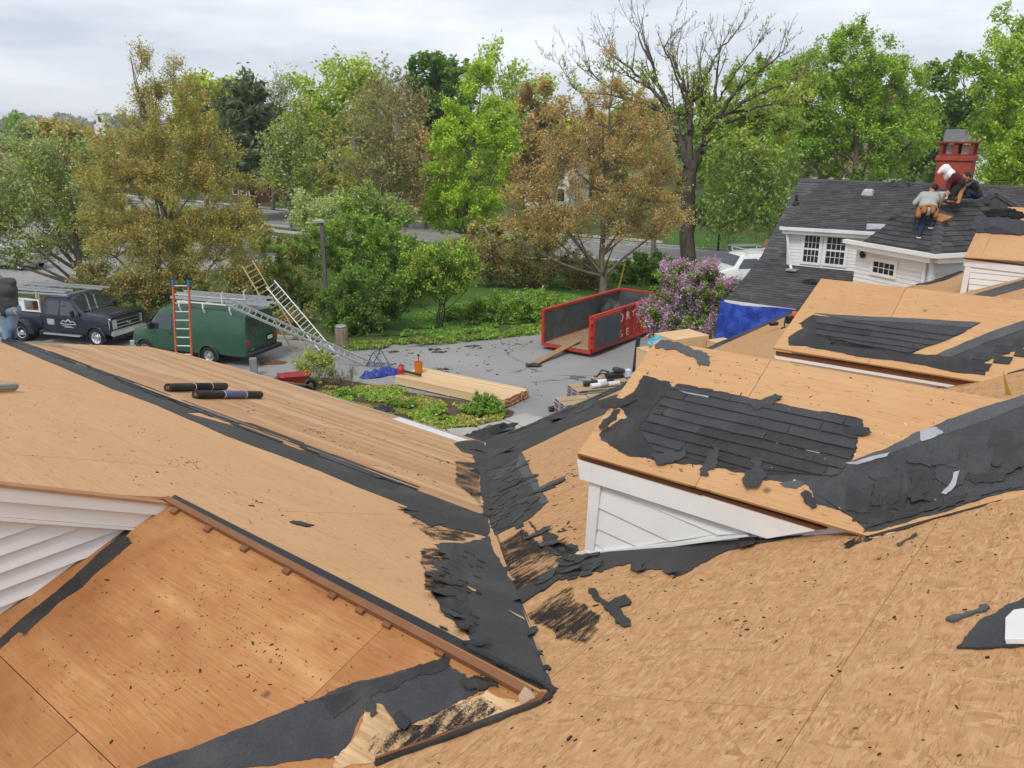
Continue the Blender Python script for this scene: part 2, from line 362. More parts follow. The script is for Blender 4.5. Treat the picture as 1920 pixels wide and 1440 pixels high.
M_OSB = osb_mat()
M_PLY = ply_mat('plywood_tan', (.49, .265, .12), (.585, .34, .168), (.64, .40, .215), stain=(.50, .265, .112), stain_amt=.4, grain=(1.6, 75))
M_PLY_OR = ply_mat('plywood_orange', (.35, .15, .052), (.43, .20, .075), (.51, .29, .125), stain=(.24, .08, .022), stain_amt=1.0, grain=(3.5, 95))
M_PLY_DORM = ply_mat('plywood_dormer', (.44, .24, .106), (.52, .30, .142), (.57, .355, .185), stain=(.40, .185, .075), stain_amt=.55, grain=(2.2, 80))
M_BOARD = ply_mat('roof_board', (.38, .19, .088), (.51, .295, .145), (.62, .43, .25), stain=(.36, .17, .08), stain_amt=.35, holes=True, grain=(.9, 26), tint=.55)
M_SPLINT = ply_mat('splintered_wood', (.40, .22, .10), (.58, .38, .20), (.72, .55, .34), stain=(.08, .05, .03), stain_amt=.8, holes=False, grain=(3, 60))
M_RAW = simple('raw_lumber', (.40, .215, .10), .75, .2, 0, .25, 9, .2)
M_DARKWOOD = simple('weathered_edge', (.17, .07, .03), .8, .2, 0, .35, 12, .2)
M_FELT = felt_mat('felt'); M_FELT2 = felt_mat('felt_membrane', (.028, .029, .032), (.064, .066, .072), scuff=.6); M_FELT3 = felt_mat('felt_grey', (.055, .058, .066), (.115, .12, .13), scuff=.7)
M_TAR = residue_mat('tar_residue', 8, 30, .555); M_TAR2 = residue_mat('tar_residue_across', 26, 8, .565)
M_GRIT = residue_mat('grit_residue', 60, 60, .57, (.03, .027, .025))
M_WHITE = simple('white_paint', (.76, .76, .75), .5, .35, 0, .05, 3, 0, dirt=.28, dirtc=(.42, .38, .33))
M_SIDING = simple('siding_paint', (.74, .735, .72), .5, .35, 0, .04, 2, 0, dirt=.24, dirtc=(.45, .41, .36))
M_GLASS = glass_mat(); M_LEAF = leaf_mat()
M_BARK = bark_mat('bark_grey', (.11, .085, .065), (.27, .225, .18)); M_BARKD = bark_mat('bark_dark', (.035, .025, .02), (.11, .085, .065))
M_SHINGLE = attr_mat('shingle', .9, .15, 60.0, .35)
M_BLACK = simple('black_plastic', (.018, .018, .02), .45, .4, 0, .3); M_RUBBER = simple('rubber', (.022, .022, .023), .8, .2, 0, .3)
M_ALU = simple('aluminium', (.47, .48, .49), .42, .5, .55, .1, 5); M_STEEL = simple('steel', (.35, .36, .37), .45, .5, .6, .15); M_CHROME = simple('chrome', (.75, .76, .78), .14, .5, 1.0, .03)
M_ASPHALT = asphalt_mat()
M_SPECK = simple('debris_dark', (.035, .03, .028), .85, .2, 0, .5)
M_SKIN = simple('skin', (.42, .24, .16), .55, .35, 0, .08)
M_GALV = simple('galvanised_strip', (.40, .41, .43), .5, .4, .35, .2, 8, dirt=.6, dirtc=(.10, .10, .11))
# ================================================================ HOUSE WITH THE STRIPPED ROOF
def clip(sub, con):
    """Sutherland-Hodgman: polygon sub clipped by the convex polygon con"""
    ar = sum(con[i][0] * con[(i + 1) % len(con)][1] - con[(i + 1) % len(con)][0] * con[i][1] for i in range(len(con)))
    if ar < 0: con = con[::-1]
    o = list(sub)
    for i in range(len(con)):
        a, b = con[i], con[(i + 1) % len(con)]; inp, o = o, []
        f = lambda p: (b[0] - a[0]) * (p[1] - a[1]) - (b[1] - a[1]) * (p[0] - a[0])
        for k in range(len(inp)):
            p, q = inp[k - 1], inp[k]; fp, fq = f(p), f(q)
            if fq >= 0:
                if fp < 0: t = fp / (fp - fq); o.append((p[0] + (q[0] - p[0]) * t, p[1] + (q[1] - p[1]) * t))
                o.append(q)
            elif fp >= 0: t = fp / (fp - fq); o.append((p[0] + (q[0] - p[0]) * t, p[1] + (q[1] - p[1]) * t))
        if not o: return []
    r = []
    for p in o:
        if not r or abs(p[0] - r[-1][0]) + abs(p[1] - r[-1][1]) > 1e-6: r.append(p)
    if len(r) > 1 and abs(r[0][0] - r[-1][0]) + abs(r[0][1] - r[-1][1]) < 1e-6: r.pop()
    return r if len(r) > 2 else []
def area(p): return abs(sum(p[i][0] * p[(i + 1) % len(p)][1] - p[(i + 1) % len(p)][0] * p[i][1] for i in range(len(p)))) / 2
def ccw(p): return p if sum(p[i][0] * p[(i + 1) % len(p)][1] - p[(i + 1) % len(p)][0] * p[i][1] for i in range(len(p))) > 0 else p[::-1]
def slab(pl, p2, h0, h1, name, mat, parent, hs=None):
    m = MB(); p2 = ccw(p2)
    if np.dot(np.cross(pl.e1, pl.e2), pl.n) < 0: p2 = p2[::-1]
    hs = hs or (lambda p: 0.0)
    m.prism([pl.pt(*p, h0 + hs(p)) for p in p2], [pl.pt(*p, h1 + hs(p)) for p in p2], 0, [tuple(p) for p in p2])
    return m.build(name, mat, parent, True)
def panels(pl, region, a0, b0, la, lb, name, mat, parent, th=.015, stag=.5, gap=.004, lift=.002, minA=.004, rs=None):
    r_ = random.Random(str(name) + str(round(a0, 2)))
    A = [p[0] for p in region]; B = [p[1] for p in region]
    j0 = math.floor((min(B) - b0) / lb); j1 = math.ceil((max(B) - b0) / lb)
    for j in range(j0, j1):
        sh = (stag * la if j % 2 else 0) if rs is None else r_.random() * la
        i0 = math.floor((min(A) - a0 - sh) / la); i1 = math.ceil((max(A) - a0 - sh) / la)
        for i in range(i0, i1):
            x0 = a0 + sh + i * la; y0 = b0 + j * lb
            c = clip(region, [(x0 + gap / 2, y0 + gap / 2), (x0 + la - gap / 2, y0 + gap / 2), (x0 + la - gap / 2, y0 + lb - gap / 2), (x0 + gap / 2, y0 + lb - gap / 2)])
            if c and area(c) > minA:
                l = r_.random() * lift; slab(pl, c, l, th + l, name, mat, parent)
def jagged(p2, step, jag, seed):
    """torn outline: every edge broken again and again, by less each time"""
    r_ = random.Random(seed); o = []
    def tear(a, b, d, lev):
        L_ = math.hypot(b[0] - a[0], b[1] - a[1])
        if lev == 0 or L_ < .014: o.append(a); return
        t = r_.uniform(.36, .64); h = r_.uniform(-1, 1) * min(d, L_ * .24)
        m_ = (a[0] + (b[0] - a[0]) * t - (b[1] - a[1]) / L_ * h, a[1] + (b[1] - a[1]) * t + (b[0] - a[0]) / L_ * h); tear(a, m_, d * .62, lev - 1); tear(m_, b, d * .62, lev - 1)
    for k in range(len(p2)):
        a, b = p2[k], p2[(k + 1) % len(p2)]; L_ = math.hypot(b[0] - a[0], b[1] - a[1])
        if L_ > 1e-4: tear(a, b, jag * 1.7, max(1, min(6, int(math.log2(max(L_, step) / step * 2.2)) + 1)))
    return o
_ps = [0]
def patch(pl, px, name, mat, parent, h0=.016, h1=.020, step=.05, jag=.02):
    _ps[0] += 1; jag *= .35 if name == 'shingle_scrap' else .7
    h0, h1 = (h if h < .018 else .018 + (h - .018) * .5 for h in (h0, h1))
    return slab(pl, jagged([pl.p2(*p) for p in px], step, jag, _ps[0] * 13 + 5), h0, h1, name, mat, parent)

def stain(pl, px, h, mat):
    """thin residue that thins out towards its edge"""
    _ps[0] += 1; B = jagged([pl.p2(*p) for p in px], .08, .03, _ps[0] * 3); n = len(B); c = (sum(p[0] for p in B) / n, sum(p[1] for p in B) / n)
    I = [(c[0] + (p[0] - c[0]) * .74, c[1] + (p[1] - c[1]) * .74) for p in B]; m = MB(); P = B + I + [c]
    m.mesh([pl.pt(*p, h) for p in P], [(k, (k + 1) % n, n + (k + 1) % n, n + k) for k in range(n)] + [(n + k, n + (k + 1) % n, 2 * n) for k in range(n)])
    m.uv = [[P[k] for k in f] for f in m.f]; o = m.build('tar_stain', mat, house, True)
    a = o.data.color_attributes.new('col', 'FLOAT_COLOR', 'POINT'); a.data.foreach_set('color', [x for k in range(2 * n + 1) for x in ((0, 0, 0, 1) if k < n else (1, 1, 1, 1))]); return o
S_M, EYE = .42, 1.55
PM = Pl(CAM - Z3 * EYE, U3, V3 - Z3 * S_M)
VE = 8.65
def Mz(v): return CAMH - EYE - S_M * v
def Mp(u, v): return uvw(u, v, Mz(v))
V1 = PM.px(918, 975); V2 = PM.px(1035, 1303); VY = PM.px(690, 1440); V0 = Mp(10.1, VE)
def downs(a, b): d = b - a; return d - V3 * (d @ V3)
T1 = Pl(V1, V3, downs(V2, V1)); T2 = Pl(V1, V3, downs(V1, V0)); PO = Pl(V2, V3, downs(V2, VY))
vv = lambda P: float(P @ V3)
uu = lambda P: float(P @ U3)

hc = uvw(12, 4, 0)
house = thing('house', 'white clapboard house with its roof stripped to bare plywood, OSB and torn black felt', 'house', hc)
# ---- main slope
slopeM = part_empty('roof_slope', house)
Yext = V2 + (VY - V2) * 5
regM = [PM.c2(p) for p in (V0, Mp(25.9, VE), Mp(25.6, 6.5), Mp(21.7, 4.2), Mp(20.5, 0), Mp(20.5, -1.6), Mp(-1.5, -1.6), Mp(-1.5, vv(Yext)), Yext, V2, V1)]
slab(PM, regM, -.16, -.004, 'roof_deck', M_DARKWOOD, slopeM)
jb = PM.p2(1590, 1246)[1]; ja = PM.p2(1344, 1327)[0]
panels(PM, regM, ja, jb, 2.44, 1.22, 'osb_sheet', M_OSB, slopeM, rs=None)
# ---- upper wing slope
slopeT = part_empty('roof_slope', house)
T = lambda pl, *ps: [pl.c2(p) for p in ps]
vgab = vv(PO.px(310, 945)); vrake = 19.2
b2 = T1.c2(V2)[1]; b5 = 0.0
bup = T1.c2(T1.px(0, 900))[1] - .6
av = lambda v: v - vv(V1)
TP = lambda x, y: T1.p2(x, y)
regT1 = [T1.c2(V2), (0, 0), TP(14, 641), TP(-420, 640), (TP(-420, 640)[0], bup - 1.0), (av(vgab), bup - 1.0), (av(vgab), b2)]
slab(T1, regT1, -.16, -.004, 'roof_deck', M_DARKWOOD, slopeT)
panels(T1, regT1, T1.p2(640, 830)[0], -1.22, 2.44, 1.22, 'plywood_sheet', M_PLY, slopeT)
# ---- lower wing slope, solid boards
slopeB = part_empty('roof_slope', house)
bE = T2.c2(V0)[1]
v0a = T2.c2(V0)[0]
far0, far1, far2 = T2.p2(14, 641), T2.p2(276, 651.5), T2.p2(345, 665)
regT2 = [(0, 0), (far0[0], 0), far1, far2, (T2.p2(424, 686)[0], bE), (v0a, bE)]
slab(T2, regT2, -.16, -.004, 'roof_deck', M_DARKWOOD, slopeB)
rb = random.Random(3); nb = 33; wb = bE / nb
for k in range(nb):
    a = av(vrake); cuts = [a]
    while cuts[-1] > -1: cuts.append(cuts[-1] - rb.uniform(2.2, 5.2))
    xr = v0a * (k + .5) / nb
    for i in range(len(cuts) - 1):
        hi_, lo_ = cuts[i], max(cuts[i + 1], xr + rb.uniform(-.15, .12))
        if hi_ - lo_ < .25: continue
        c = clip([(lo_ + .003, k * wb + .004), (hi_ - .003, k * wb + .004), (hi_ - .003, (k + 1) * wb - .003), (lo_ + .003, (k + 1) * wb - .003)], [(-9, 0)] + regT2[1:-1] + [(-9, bE)])
        if not c or area(c) < .01: continue
        slab(T2, c, 0, .019 + rb.random() * .005, 'roof_board', M_BOARD, slopeB)
# eave trim of the wing and the white strip lying at its corner
m = MB(); m.beam(T2.pt(T2.p2(424, 686)[0], bE + .015, -.10), T2.pt(v0a - .05, bE + .015, -.10), .04, .16); m.build('fascia_board', M_WHITE, house, True)
m = MB(); m.beam(T2.pt(T2.p2(424, 686)[0], bE + .008, .02), T2.pt(v0a + .02, bE + .008, .02), .03, .012); m.build('drip_edge', M_STEEL, house, True)
slab(T2, [T2.p2(*p) for p in z2([(1010, 1125), (1060, 1115), (1500, 1262), (1440, 1272)])], .026, .032, 'drip_edge', M_WHITE, house)
for q0, q1 in ((T1.pt(*TP(-420, 640), -.1), T1.pt(*TP(14, 641), -.1)), (T2.pt(*far0, -.1), T2.pt(*far1, -.1)), (T2.pt(*far1, -.1), T2.pt(*far2, -.1))):
    m = MB(); m.beam(q0, q1, .04, .16); m.build('rake_board', M_WHITE, house, True)
    m = MB(); g0, g1 = q0 * np.array([1, 1, 0]), q1 * np.array([1, 1, 0]); ib = np.array([.25, -.6, 0]); m.prism([p + ib for p in (g0, g1, q1, q0)], [p + ib * 1.3 for p in (g0, g1, q1, q0)]); m.build('wall', M_SIDING, house, True)
# ---- orange slope towards the camera
slopeO = part_empty('roof_slope', house)
yo = PO.c2(VY); aw = vgab - vv(V2)
regO = [(0, .0), (aw, .0), (aw + .0, 3.6), (yo[0] * 5, yo[1] * 5)]
slab(PO, regO, -.16, -.004, 'roof_deck', M_DARKWOOD, slopeO)
jO = PO.p2(107, 1335)[1]; jOa = PO.p2(650, 1250)[0]
panels(PO, regO, jOa, jO - 1.22, 2.44, 1.22, 'plywood_sheet', M_PLY_OR, slopeO, stag=.35)
# open ridge: dark slot, long batten and short blocks
slab(PO, [(-.02, -.03), (aw, -.03), (aw, .012), (.05, .012)], .0165, .0185, 'ridge_slot', M_BLACK, house)
m = MB(); m.beam(PO.pt(.06, .062, .036), PO.pt(aw - .02, .036, .036), .038, .036, 0, PO.n); m.build('batten', simple('batten_wood', (.21, .10, .048), .75, .2, 0, .3, 9, .2), house, True)
mbat = bpy.data.materials['batten_wood']
for q in ((840, 247), (993, 330), (1165, 420), (1358, 528), (1570, 642), (1700, 712)):
    x, y = z6([q])[0]; a, b = PO.p2(x, y)
    m = MB(); m.beam(PO.pt(a, .05, .026), PO.pt(a, .098, .026), .05, .022, 0, PO.n); m.build('block', mbat, house, True)
x, y = z7([(300, 865)])[0]
for q in ((290, 870), (500, 980)):
    x, y = z7([q])[0]; a, b = PO.p2(x, y)
    m = MB(); m.beam(PO.pt(a, .05, .026), PO.pt(a, .098, .026), .05, .022, 0, PO.n); m.build('block', mbat, house, True)
m = MB(); m.beam(T1.pt(T1.c2(V2)[0] + .05, b2 + .012, .004), T1.pt(av(vgab), b2 + .012, .004), .03, .03, 0, T1.n); m.build('sheathing_edge', M_DARKWOOD, house, True)
# ---- gable wall over the orange slope
PG = Pl(uvw(0, vgab, 6), U3, -Z3); PG.n = -V3
gp = lambda pts: [PG.p2(*p) for p in z6(pts)]
def ext_left(a, b, da):   # carry a line on past the frame
    t = da / (b[0] - a[0]); return (a[0] - (b[0] - a[0]) * t, a[1] - (b[1] - a[1]) * t)
def gboard(p4, h0, h1, name, mat, dx=1.6):
    p = gp(p4)           # order: left-top, right-top, right-bottom, left-bottom
    lt = ext_left(p[0], p[1], dx); lb = ext_left(p[3], p[2], dx)
    lb = (lt[0], lb[1] + (lb[1] - p[3][1]) / (lb[0] - p[3][0] + 1e-9) * (lt[0] - lb[0]) if abs(lb[0] - p[3][0]) > 1e-6 else lb[1])
    return slab(PG, [lt, p[1], p[2], lb], h0, h1, name, mat, house)
gboard([(0, 104), (800, 196), (795, 206), (0, 118)], .0, .085, 'sheathing_edge', M_RAW)
gboard([(0, 120), (782, 204), (735, 250), (0, 184)], .02, .075, 'rake_board', M_SIDING)
gboard([(0, 186), (728, 251), (640, 311), (0, 258)], .0, .055, 'frieze_board', M_SIDING)
gboard([(0, 260), (640, 313), (628, 322), (0, 276)], .0, .065, 'trim_strip', M_SIDING)
wtop = gp([(0, 276), (632, 322)]); wl = gp([(0, 862), (620, 325)])
lt = ext_left(wtop[0], wtop[1], 1.6); lb = ext_left(wl[0], wl[1], 1.6)
regG = [lt, wtop[1], wl[1], lb]
slab(PG, [(p[0], p[1]) for p in regG], -.05, .0, 'wall', M_SIDING, house)
lines = gp([(0, 360), (0, 440), (0, 520), (0, 600)]); ex = (lines[3][1] - lines[0][1]) / 3
y0 = lines[0][1]
for k in range(-9, 20):
    t_, b_ = y0 + (k - 1) * ex, y0 + k * ex
    c = clip(regG, [(-9, t_), (9, t_), (9, b_), (-9, b_)])
    if c and area(c) > .0005: slab(PG, c, .001, .006, 'siding_board', M_SIDING, house, hs=lambda p: .028 * (p[1] - t_) / ex)
slab(PG, gp([(632, 318), (600, 322), (120, 735), (-8, 850), (-8, 868), (140, 740)]), .0, .03, 'trim_strip', M_SIDING, house)
for i in range(7):
    t0, t1 = i / 7, (i + .93) / 7; A = np.array((640, 312.)); B = np.array((0, 880.))
    p0, p1 = A + (B - A) * t0, A + (B - A) * t1; o_ = np.array((9, 11.))
    slab(PG, gp([tuple(p0), tuple(p1), tuple(p1 + o_), tuple(p0 + o_)]), .03 + .004 * (i % 2), .036 + .004 * (i % 2), 'step_flashing', M_GALV, house)
patch(PO, z6([(700, 262), (590, 372), (622, 400), (540, 470), (395, 605), (260, 700), (130, 822), (90, 818), (0, 905), (-60, 940), (-60, 905), (0, 855), (300, 600), (640, 300)]), 'felt_strip', M_FELT, house, jag=.012)
m = MB(); m.prism([uvw(1, vgab + .05, -0), uvw(1, vgab + .05, 0), uvw(2.2, vgab + .05, 0)], [uvw(1, vgab + .09, 0), uvw(1, vgab + .09, 0), uvw(2.2, vgab + .09, 0)])
# ---- felt left on the slopes
patch(T1, z1([(100, 824), (330, 905), (520, 970), (700, 1050), (930, 1130), (1060, 1205), (1310, 1290), (1190, 1290), (1330, 1330), (1480, 1372), (1700, 1440), (1920, 1530)]) + z7([(0, 200), (150, 240), (270, 290), (480, 372), (590, 410), (668, 442), (662, 530)]) + z7([(490, 492), (420, 455), (330, 435), (345, 410), (0, 268)]) + z1([(1450, 1440), (1000, 1240), (700, 1130), (330, 970), (0, 832)]), 'felt_strip', M_FELT, house, h0=.017, h1=.026, jag=.018, step=.09)
patch(T1, z1([(60, 836), (330, 955), (620, 1068), (640, 1040), (330, 930), (120, 838)]), 'felt_strip', M_FELT2, house, h0=.026, h1=.030)
patch(T1, z7([(330, 425), (350, 405), (480, 440), (500, 480), (440, 492)]), 'felt_patch', M_FELT, house, h0=.026, h1=.034)
# valley: upper, wide sheet with the strip along the eave
patch(T2, z7([(528, 158), (560, 190), (600, 200), (640, 215), (648, 245), (590, 265), (655, 292), (660, 345), (615, 360), (680, 372), (676, 450), (690, 450), (640, 140), (550, 150)]), 'felt_patch', M_FELT, house, h0=.026, h1=.034, jag=.012)
patch(PM, z7([(560, 160), (640, 140), (760, 105), (900, 55), (1000, 20), (1180, -40)]) + z7([(1200, -25), (1178, 20), (985, 100), (800, 190), (850, 290), (905, 392), (830, 462), (690, 528), (662, 536), (672, 440), (650, 250)]), 'felt_patch', M_FELT, house, h0=.018, h1=.026, jag=.014, step=.08)
patch(PM, z7([(795, 200), (815, 215), (880, 345), (912, 392), (880, 400), (840, 330), (780, 250)]), 'felt_patch', M_FELT3, house, h0=.027, h1=.030, jag=.01)
for k in range(46):      # torn shingle strips on the valley
    q = (rb.uniform(650, 850), rb.uniform(200, 500)); a = rb.uniform(-.75, -.25); l = rb.uniform(20, 70)
    if q[0] > 700 + (q[1] - 200) * .45 + 60 or q[0] < 660: continue
    dx, dy = l * math.cos(a), l * math.sin(a); t = rb.uniform(4, 11)
    patch(PM, z7([q, (q[0] + dx, q[1] + dy), (q[0] + dx + 3, q[1] + dy + t), (q[0] + 4, q[1] + t)]), 'shingle_scrap', rb.choice((M_FELT, M_FELT, M_FELT2)), house, .027, .036 + rb.random() * .008, .04, .006)
# strip along the main eave going right
e0 = PM.c2(Mp(10.3, VE)); e1_ = PM.c2(Mp(25.6, VE))
sw = .62
edge = jagged([(e0[0] + .6, e0[1] + .012), (e1_[0], e1_[1] + .012), (e1_[0], e1_[1] - sw * .9), (e0[0] + .4, e0[1] - sw)], .12, .03, 77)
slab(PM, edge, .018, .024, 'felt_strip', M_FELT, house)
patch(T2, [(880, 834), (906, 832), (918, 880), (930, 978), (906, 972), (900, 900)], 'felt_patch', M_FELT, house, h0=.026, h1=.05, jag=.02)
for k in range(70):
    a = e0[0] + rb.uniform(.3, 9.5); b = e0[1] - rb.uniform(.05, .5); l = rb.uniform(.2, .6)
    slab(PM, jagged([(a, b), (a + l, b - .02), (a + l, b + .05), (a, b + .06)], .06, .008, k), .0245, .030 + rb.random() * .006, 'shingle_scrap', rb.choice((M_FELT, M_FELT, M_FELT2, M_FELT2, M_FELT3)), house)
m = MB(); m.beam(Mp(10.1, VE + .02) - Z3 * .12, Mp(25.6, VE + .02) - Z3 * .12, .04, .16); m.build('fascia_board', M_WHITE, house, True)
# valley: lower sheet on the upper wing slope
patch(T1, z7([(450, 562), (535, 556), (600, 548), (650, 535), (672, 530), (735, 660), (800, 790), (905, 1040), (940, 1150), (905, 1145), (850, 1115), (790, 1085), (690, 1042), (640, 1000), (600, 965), (590, 930), (555, 895), (500, 850), (455, 770), (440, 755), (490, 735), (515, 715), (460, 680), (445, 640), (520, 625), (470, 590)]), 'felt_patch', M_FELT2, house, h0=.017, h1=.025, jag=.022, step=.05)
patch(T1, z7([(500, 640), (535, 560), (580, 740), (622, 880), (600, 930), (500, 850), (440, 755), (520, 720)]), 'felt_patch', M_FELT, house, h0=.025, h1=.032, jag=.016, step=.04)
slab(T1, [T1.p2(*p) for p in z7([(580, 735), (620, 755), (632, 762), (600, 752)])], .026, .029, 'bare_wood', M_SPLINT, house)
slab(T1, [T1.p2(*p) for p in z7([(745, 832), (800, 860), (810, 872), (770, 850)])], .026, .029, 'bare_wood', M_SPLINT, house)
patch(T1, z7([(560, 985), (800, 1090), (930, 1150), (925, 1165), (790, 1095), (640, 1020)]), 'felt_patch', M_FELT, house, h0=.033, h1=.05, jag=.012)
for k in range(26):
    q = (rb.uniform(450, 640), rb.uniform(580, 900)); l = rb.uniform(14, 46); dx, dy = l * .9, l * .38
    patch(T1, z7([q, (q[0] + dx, q[1] + dy), (q[0] + dx + 2, q[1] + dy + 6), (q[0] + 2, q[1] + 7)]), 'shingle_scrap', M_FELT, house, .026, .036 + rb.random() * .01, .03, .006)
# tar stains and ragged bits beside the valley (thin residue with holes)
stain(PM, z7([(690, 545), (800, 470), (900, 560), (1000, 640), (900, 760), (770, 790), (720, 660)]), .0175, M_TAR)
stain(PM, z7([(800, 830), (960, 720), (1010, 700), (1090, 800), (1150, 900), (1090, 985), (940, 975), (850, 900)]), .0175, M_TAR)
stain(PM, z7([(740, 700), (900, 680), (1000, 660), (900, 760), (800, 800), (760, 770)]), .0186, M_TAR)
stain(T1, z7([(330, 430), (520, 480), (650, 530), (600, 560), (440, 560), (330, 470)]), .0176, M_TAR2)
stain(T1, z7([(380, 560), (540, 545), (640, 980), (520, 900), (400, 760)]), .0172, M_TAR2)
stain(T2, z7([(520, 215), (640, 220), (655, 440), (520, 330)]), .0262, M_GRIT)
patch(PM, z7([(830, 470), (850, 485), (880, 510), (950, 530), (930, 555), (890, 545), (860, 510)]), 'felt_patch', M_FELT, house, .018, .03, .05, .02)
patch(PM, z7([(915, 575), (950, 560), (1010, 580), (1010, 600), (960, 605)]), 'felt_patch', M_FELT, house, .018, .03, .05, .02)
patch(PM, z7([(725, 785), (790, 745), (880, 700), (1000, 660), (1005, 672), (900, 740), (810, 798)]), 'felt_patch', M_FELT, house, .019, .03, .05, .012)
patch(PM, z7([(722, 656), (775, 652), (735, 668)]), 'felt_patch', M_FELT2, house, .019, .03, .05, .01)
for q in ((840, 920, 16), (905, 1060, 14), (880, 1000, 12), (960, 585, 16), (745, 660, 12)):
    patch(PM, z7([(q[0] - q[2], q[1] - 6), (q[0] + q[2] * .8, q[1] - 9), (q[0] + q[2], q[1] + 8), (q[0] - q[2] * .5, q[1] + 10)]), 'felt_patch', M_FELT, house, .018, .035, .04, .015)
# bare edge of the deck along the lower valley
slab(PM, [PM.p2(*p) for p in z7([(668, 538), (690, 545), (735, 690), (800, 800), (880, 985), (915, 1080), (905, 1080), (790, 810), (720, 690)])], .0168, .021, 'bare_wood', M_SPLINT, house)
patch(PM, z7([(942, 1150), (930, 1175), (860, 1215), (560, 1330), (230, 1450), (240, 1425), (600, 1290), (875, 1200), (905, 1180), (905, 1130)]), 'felt_strip', M_FELT, house, .018, .045, .06, .012)
# orange slope: wide felt sheet and splintered bare wood beside the valley
patch(PO, z7([(515, 1000), (260, 1085), (0, 1175), (-330, 1300), (-720, 1450), (-300, 1450), (40, 1415), (110, 1370), (190, 1200), (250, 1195), (350, 1295), (420, 1260), (560, 1180), (670, 1130), (676, 1090), (640, 1090), (590, 1100), (545, 1060), (510, 1040)]), 'felt_patch', M_FELT2, house, .017, .024, .06, .014)
patch(PO, z7([(0, 1180), (230, 1100), (400, 1040), (500, 1010), (515, 1050), (420, 1080), (300, 1140), (200, 1180), (60, 1260)]), 'felt_patch', M_FELT, house, .024, .030, .06, .02)
patch(PO, z7([(190, 1205), (250, 1200), (350, 1300), (560, 1185), (670, 1140), (790, 1190), (830, 1222), (560, 1320), (240, 1432), (60, 1450), (60, 1410), (130, 1350)]), 'splintered_wood', M_SPLINT, house, .0165, .022, .05, .012)
stain(PO, z7([(350, 1290), (560, 1180), (700, 1140), (800, 1190), (640, 1280), (330, 1410), (130, 1440), (100, 1370)]), .0236, M_TAR2)
m = MB(); q_ = z7([(790, 1165), (855, 1155), (878, 1195), (800, 1222)]); cs = [PO.p2(*p) for p in q_]; c0 = np.mean([PO.pt(*p, .11) for p in cs], 0)
for i in range(4): m.poly([PO.pt(*cs[i], .02), PO.pt(*cs[(i + 1) % 4], .02), c0])
m.build('torn_wrap', simple('wrap', (.62, .47, .32), .7, .2, 0, .3), house, True)
slab(PO, [PO.p2(*p) for p in z7([(230, 1435), (560, 1322), (880, 1205), (905, 1175), (890, 1165), (820, 1215), (560, 1310), (232, 1425)])], .016, .05, 'edge_board', M_DARKWOOD, house)

# ================================================================ DORMERS
def dormer(ucheek, frontpx, slope, ridgepx, botM, th=.02):
    """gable dormer of which one roof slope, its eave fascia and one cheek show"""
    d = part_empty('dormer', house)
    E = hit(*frontpx, U3 * ucheek, U3)
    pl = Pl(E, V3, -U3 - Z3 * slope)
    br = pl.p2(*ridgepx)[1]; af = pl.p2(*ridgepx)[0]
    def aM(b):    # where the dormer roof meets the main slope
        P = pl.pt(0, b); return float((PM.o - P) @ PM.n / (pl.e1 @ PM.n))
    reg = [(0, 0), (af, br), (aM(br), br), (aM(0), 0)]
    # other slope, front gable, both cheeks
    ur = uu(pl.pt(af, br)); zr = pl.pt(af, br)[2]; ue2 = 2 * ur - ucheek
    plF = Pl(pl.pt(0, br), V3, U3 - Z3 * slope)
    wF = math.hypot(ue2 - ur, (ue2 - ur) * slope)
    slab(plF, [(af, .0), (0, wF), (float((PM.o - plF.pt(0, wF)) @ PM.n / (plF.e1 @ PM.n)), wF), (aM(br), 0)], -.02, 0, 'roof_deck', M_PLY_DORM, d)
    ve = vv(E); ze = E[2]; vf = ve - .15; g = MB()
    uc_ = ucheek + .08; uc2 = ue2 - .08; zb = Mz(vf) - .05
    g.prism([uvw(uc_, vf, zb), uvw(uc2, vf, zb), uvw(uc2, vf, ze), uvw(ur, vf, zr - .06), uvw(uc_, vf, ze)], [uvw(uc_, vf - .08, zb), uvw(uc2, vf - .08, zb), uvw(uc2, vf - .08, ze), uvw(ur, vf - .08, zr - .06), uvw(uc_, vf - .08, ze)])
    g.build('front_wall', M_SIDING, d, True)
    for q in (uc_, uc2 - .05):
        g = MB(); vb = (CAMH - EYE - ze) / S_M
        g.prism([uvw(q, vf - .08, zb), uvw(q, vf - .08, ze), uvw(q, vb, ze)], [uvw(q + .05, vf - .08, zb), uvw(q + .05, vf - .08, ze), uvw(q + .05, vb, ze)])
        g.build('cheek_wall', M_SIDING, d, True)
    return d, pl, reg, E
uc1 = uu(PM.px(1100, 1040)); dor1, D1, rD1, E1 = dormer(uc1 - .08, (1085, 853.5), .55, (1232, 641), None)
rD1p = rD1
jj = D1.p2(*z5([(890, 165)])[0])[0]
panels(D1, rD1, jj, 0.0 - 1.22 + 1.0 * 0, 2.44, 1.22, 'plywood_sheet', M_PLY_DORM, dor1, th=.018, stag=0)
def dfascia(d, ucheek, top0, top1, bot0, bot1, mat=M_WHITE):
    PF = Pl(U3 * ucheek, V3, -Z3); PF.n = -U3
    ps = [PF.p2(*p) for p in (top0, top1, bot1, bot0)]
    return PF, slab(PF, ps, -.022, .0, 'fascia_board', mat, d)
f5 = lambda *q: z5([q])[0]
PF1, _ = dfascia(dor1, uc1 - .055, f5(93, 572), f5(1062, 862), f5(104, 650), f5(868, 894))
slab(PF1, [PF1.p2(*p) for p in z5([(1062, 862), (868, 894), (860, 893), (600, 720)])], -.022, -.001, 'fascia_board', M_WHITE, dor1)
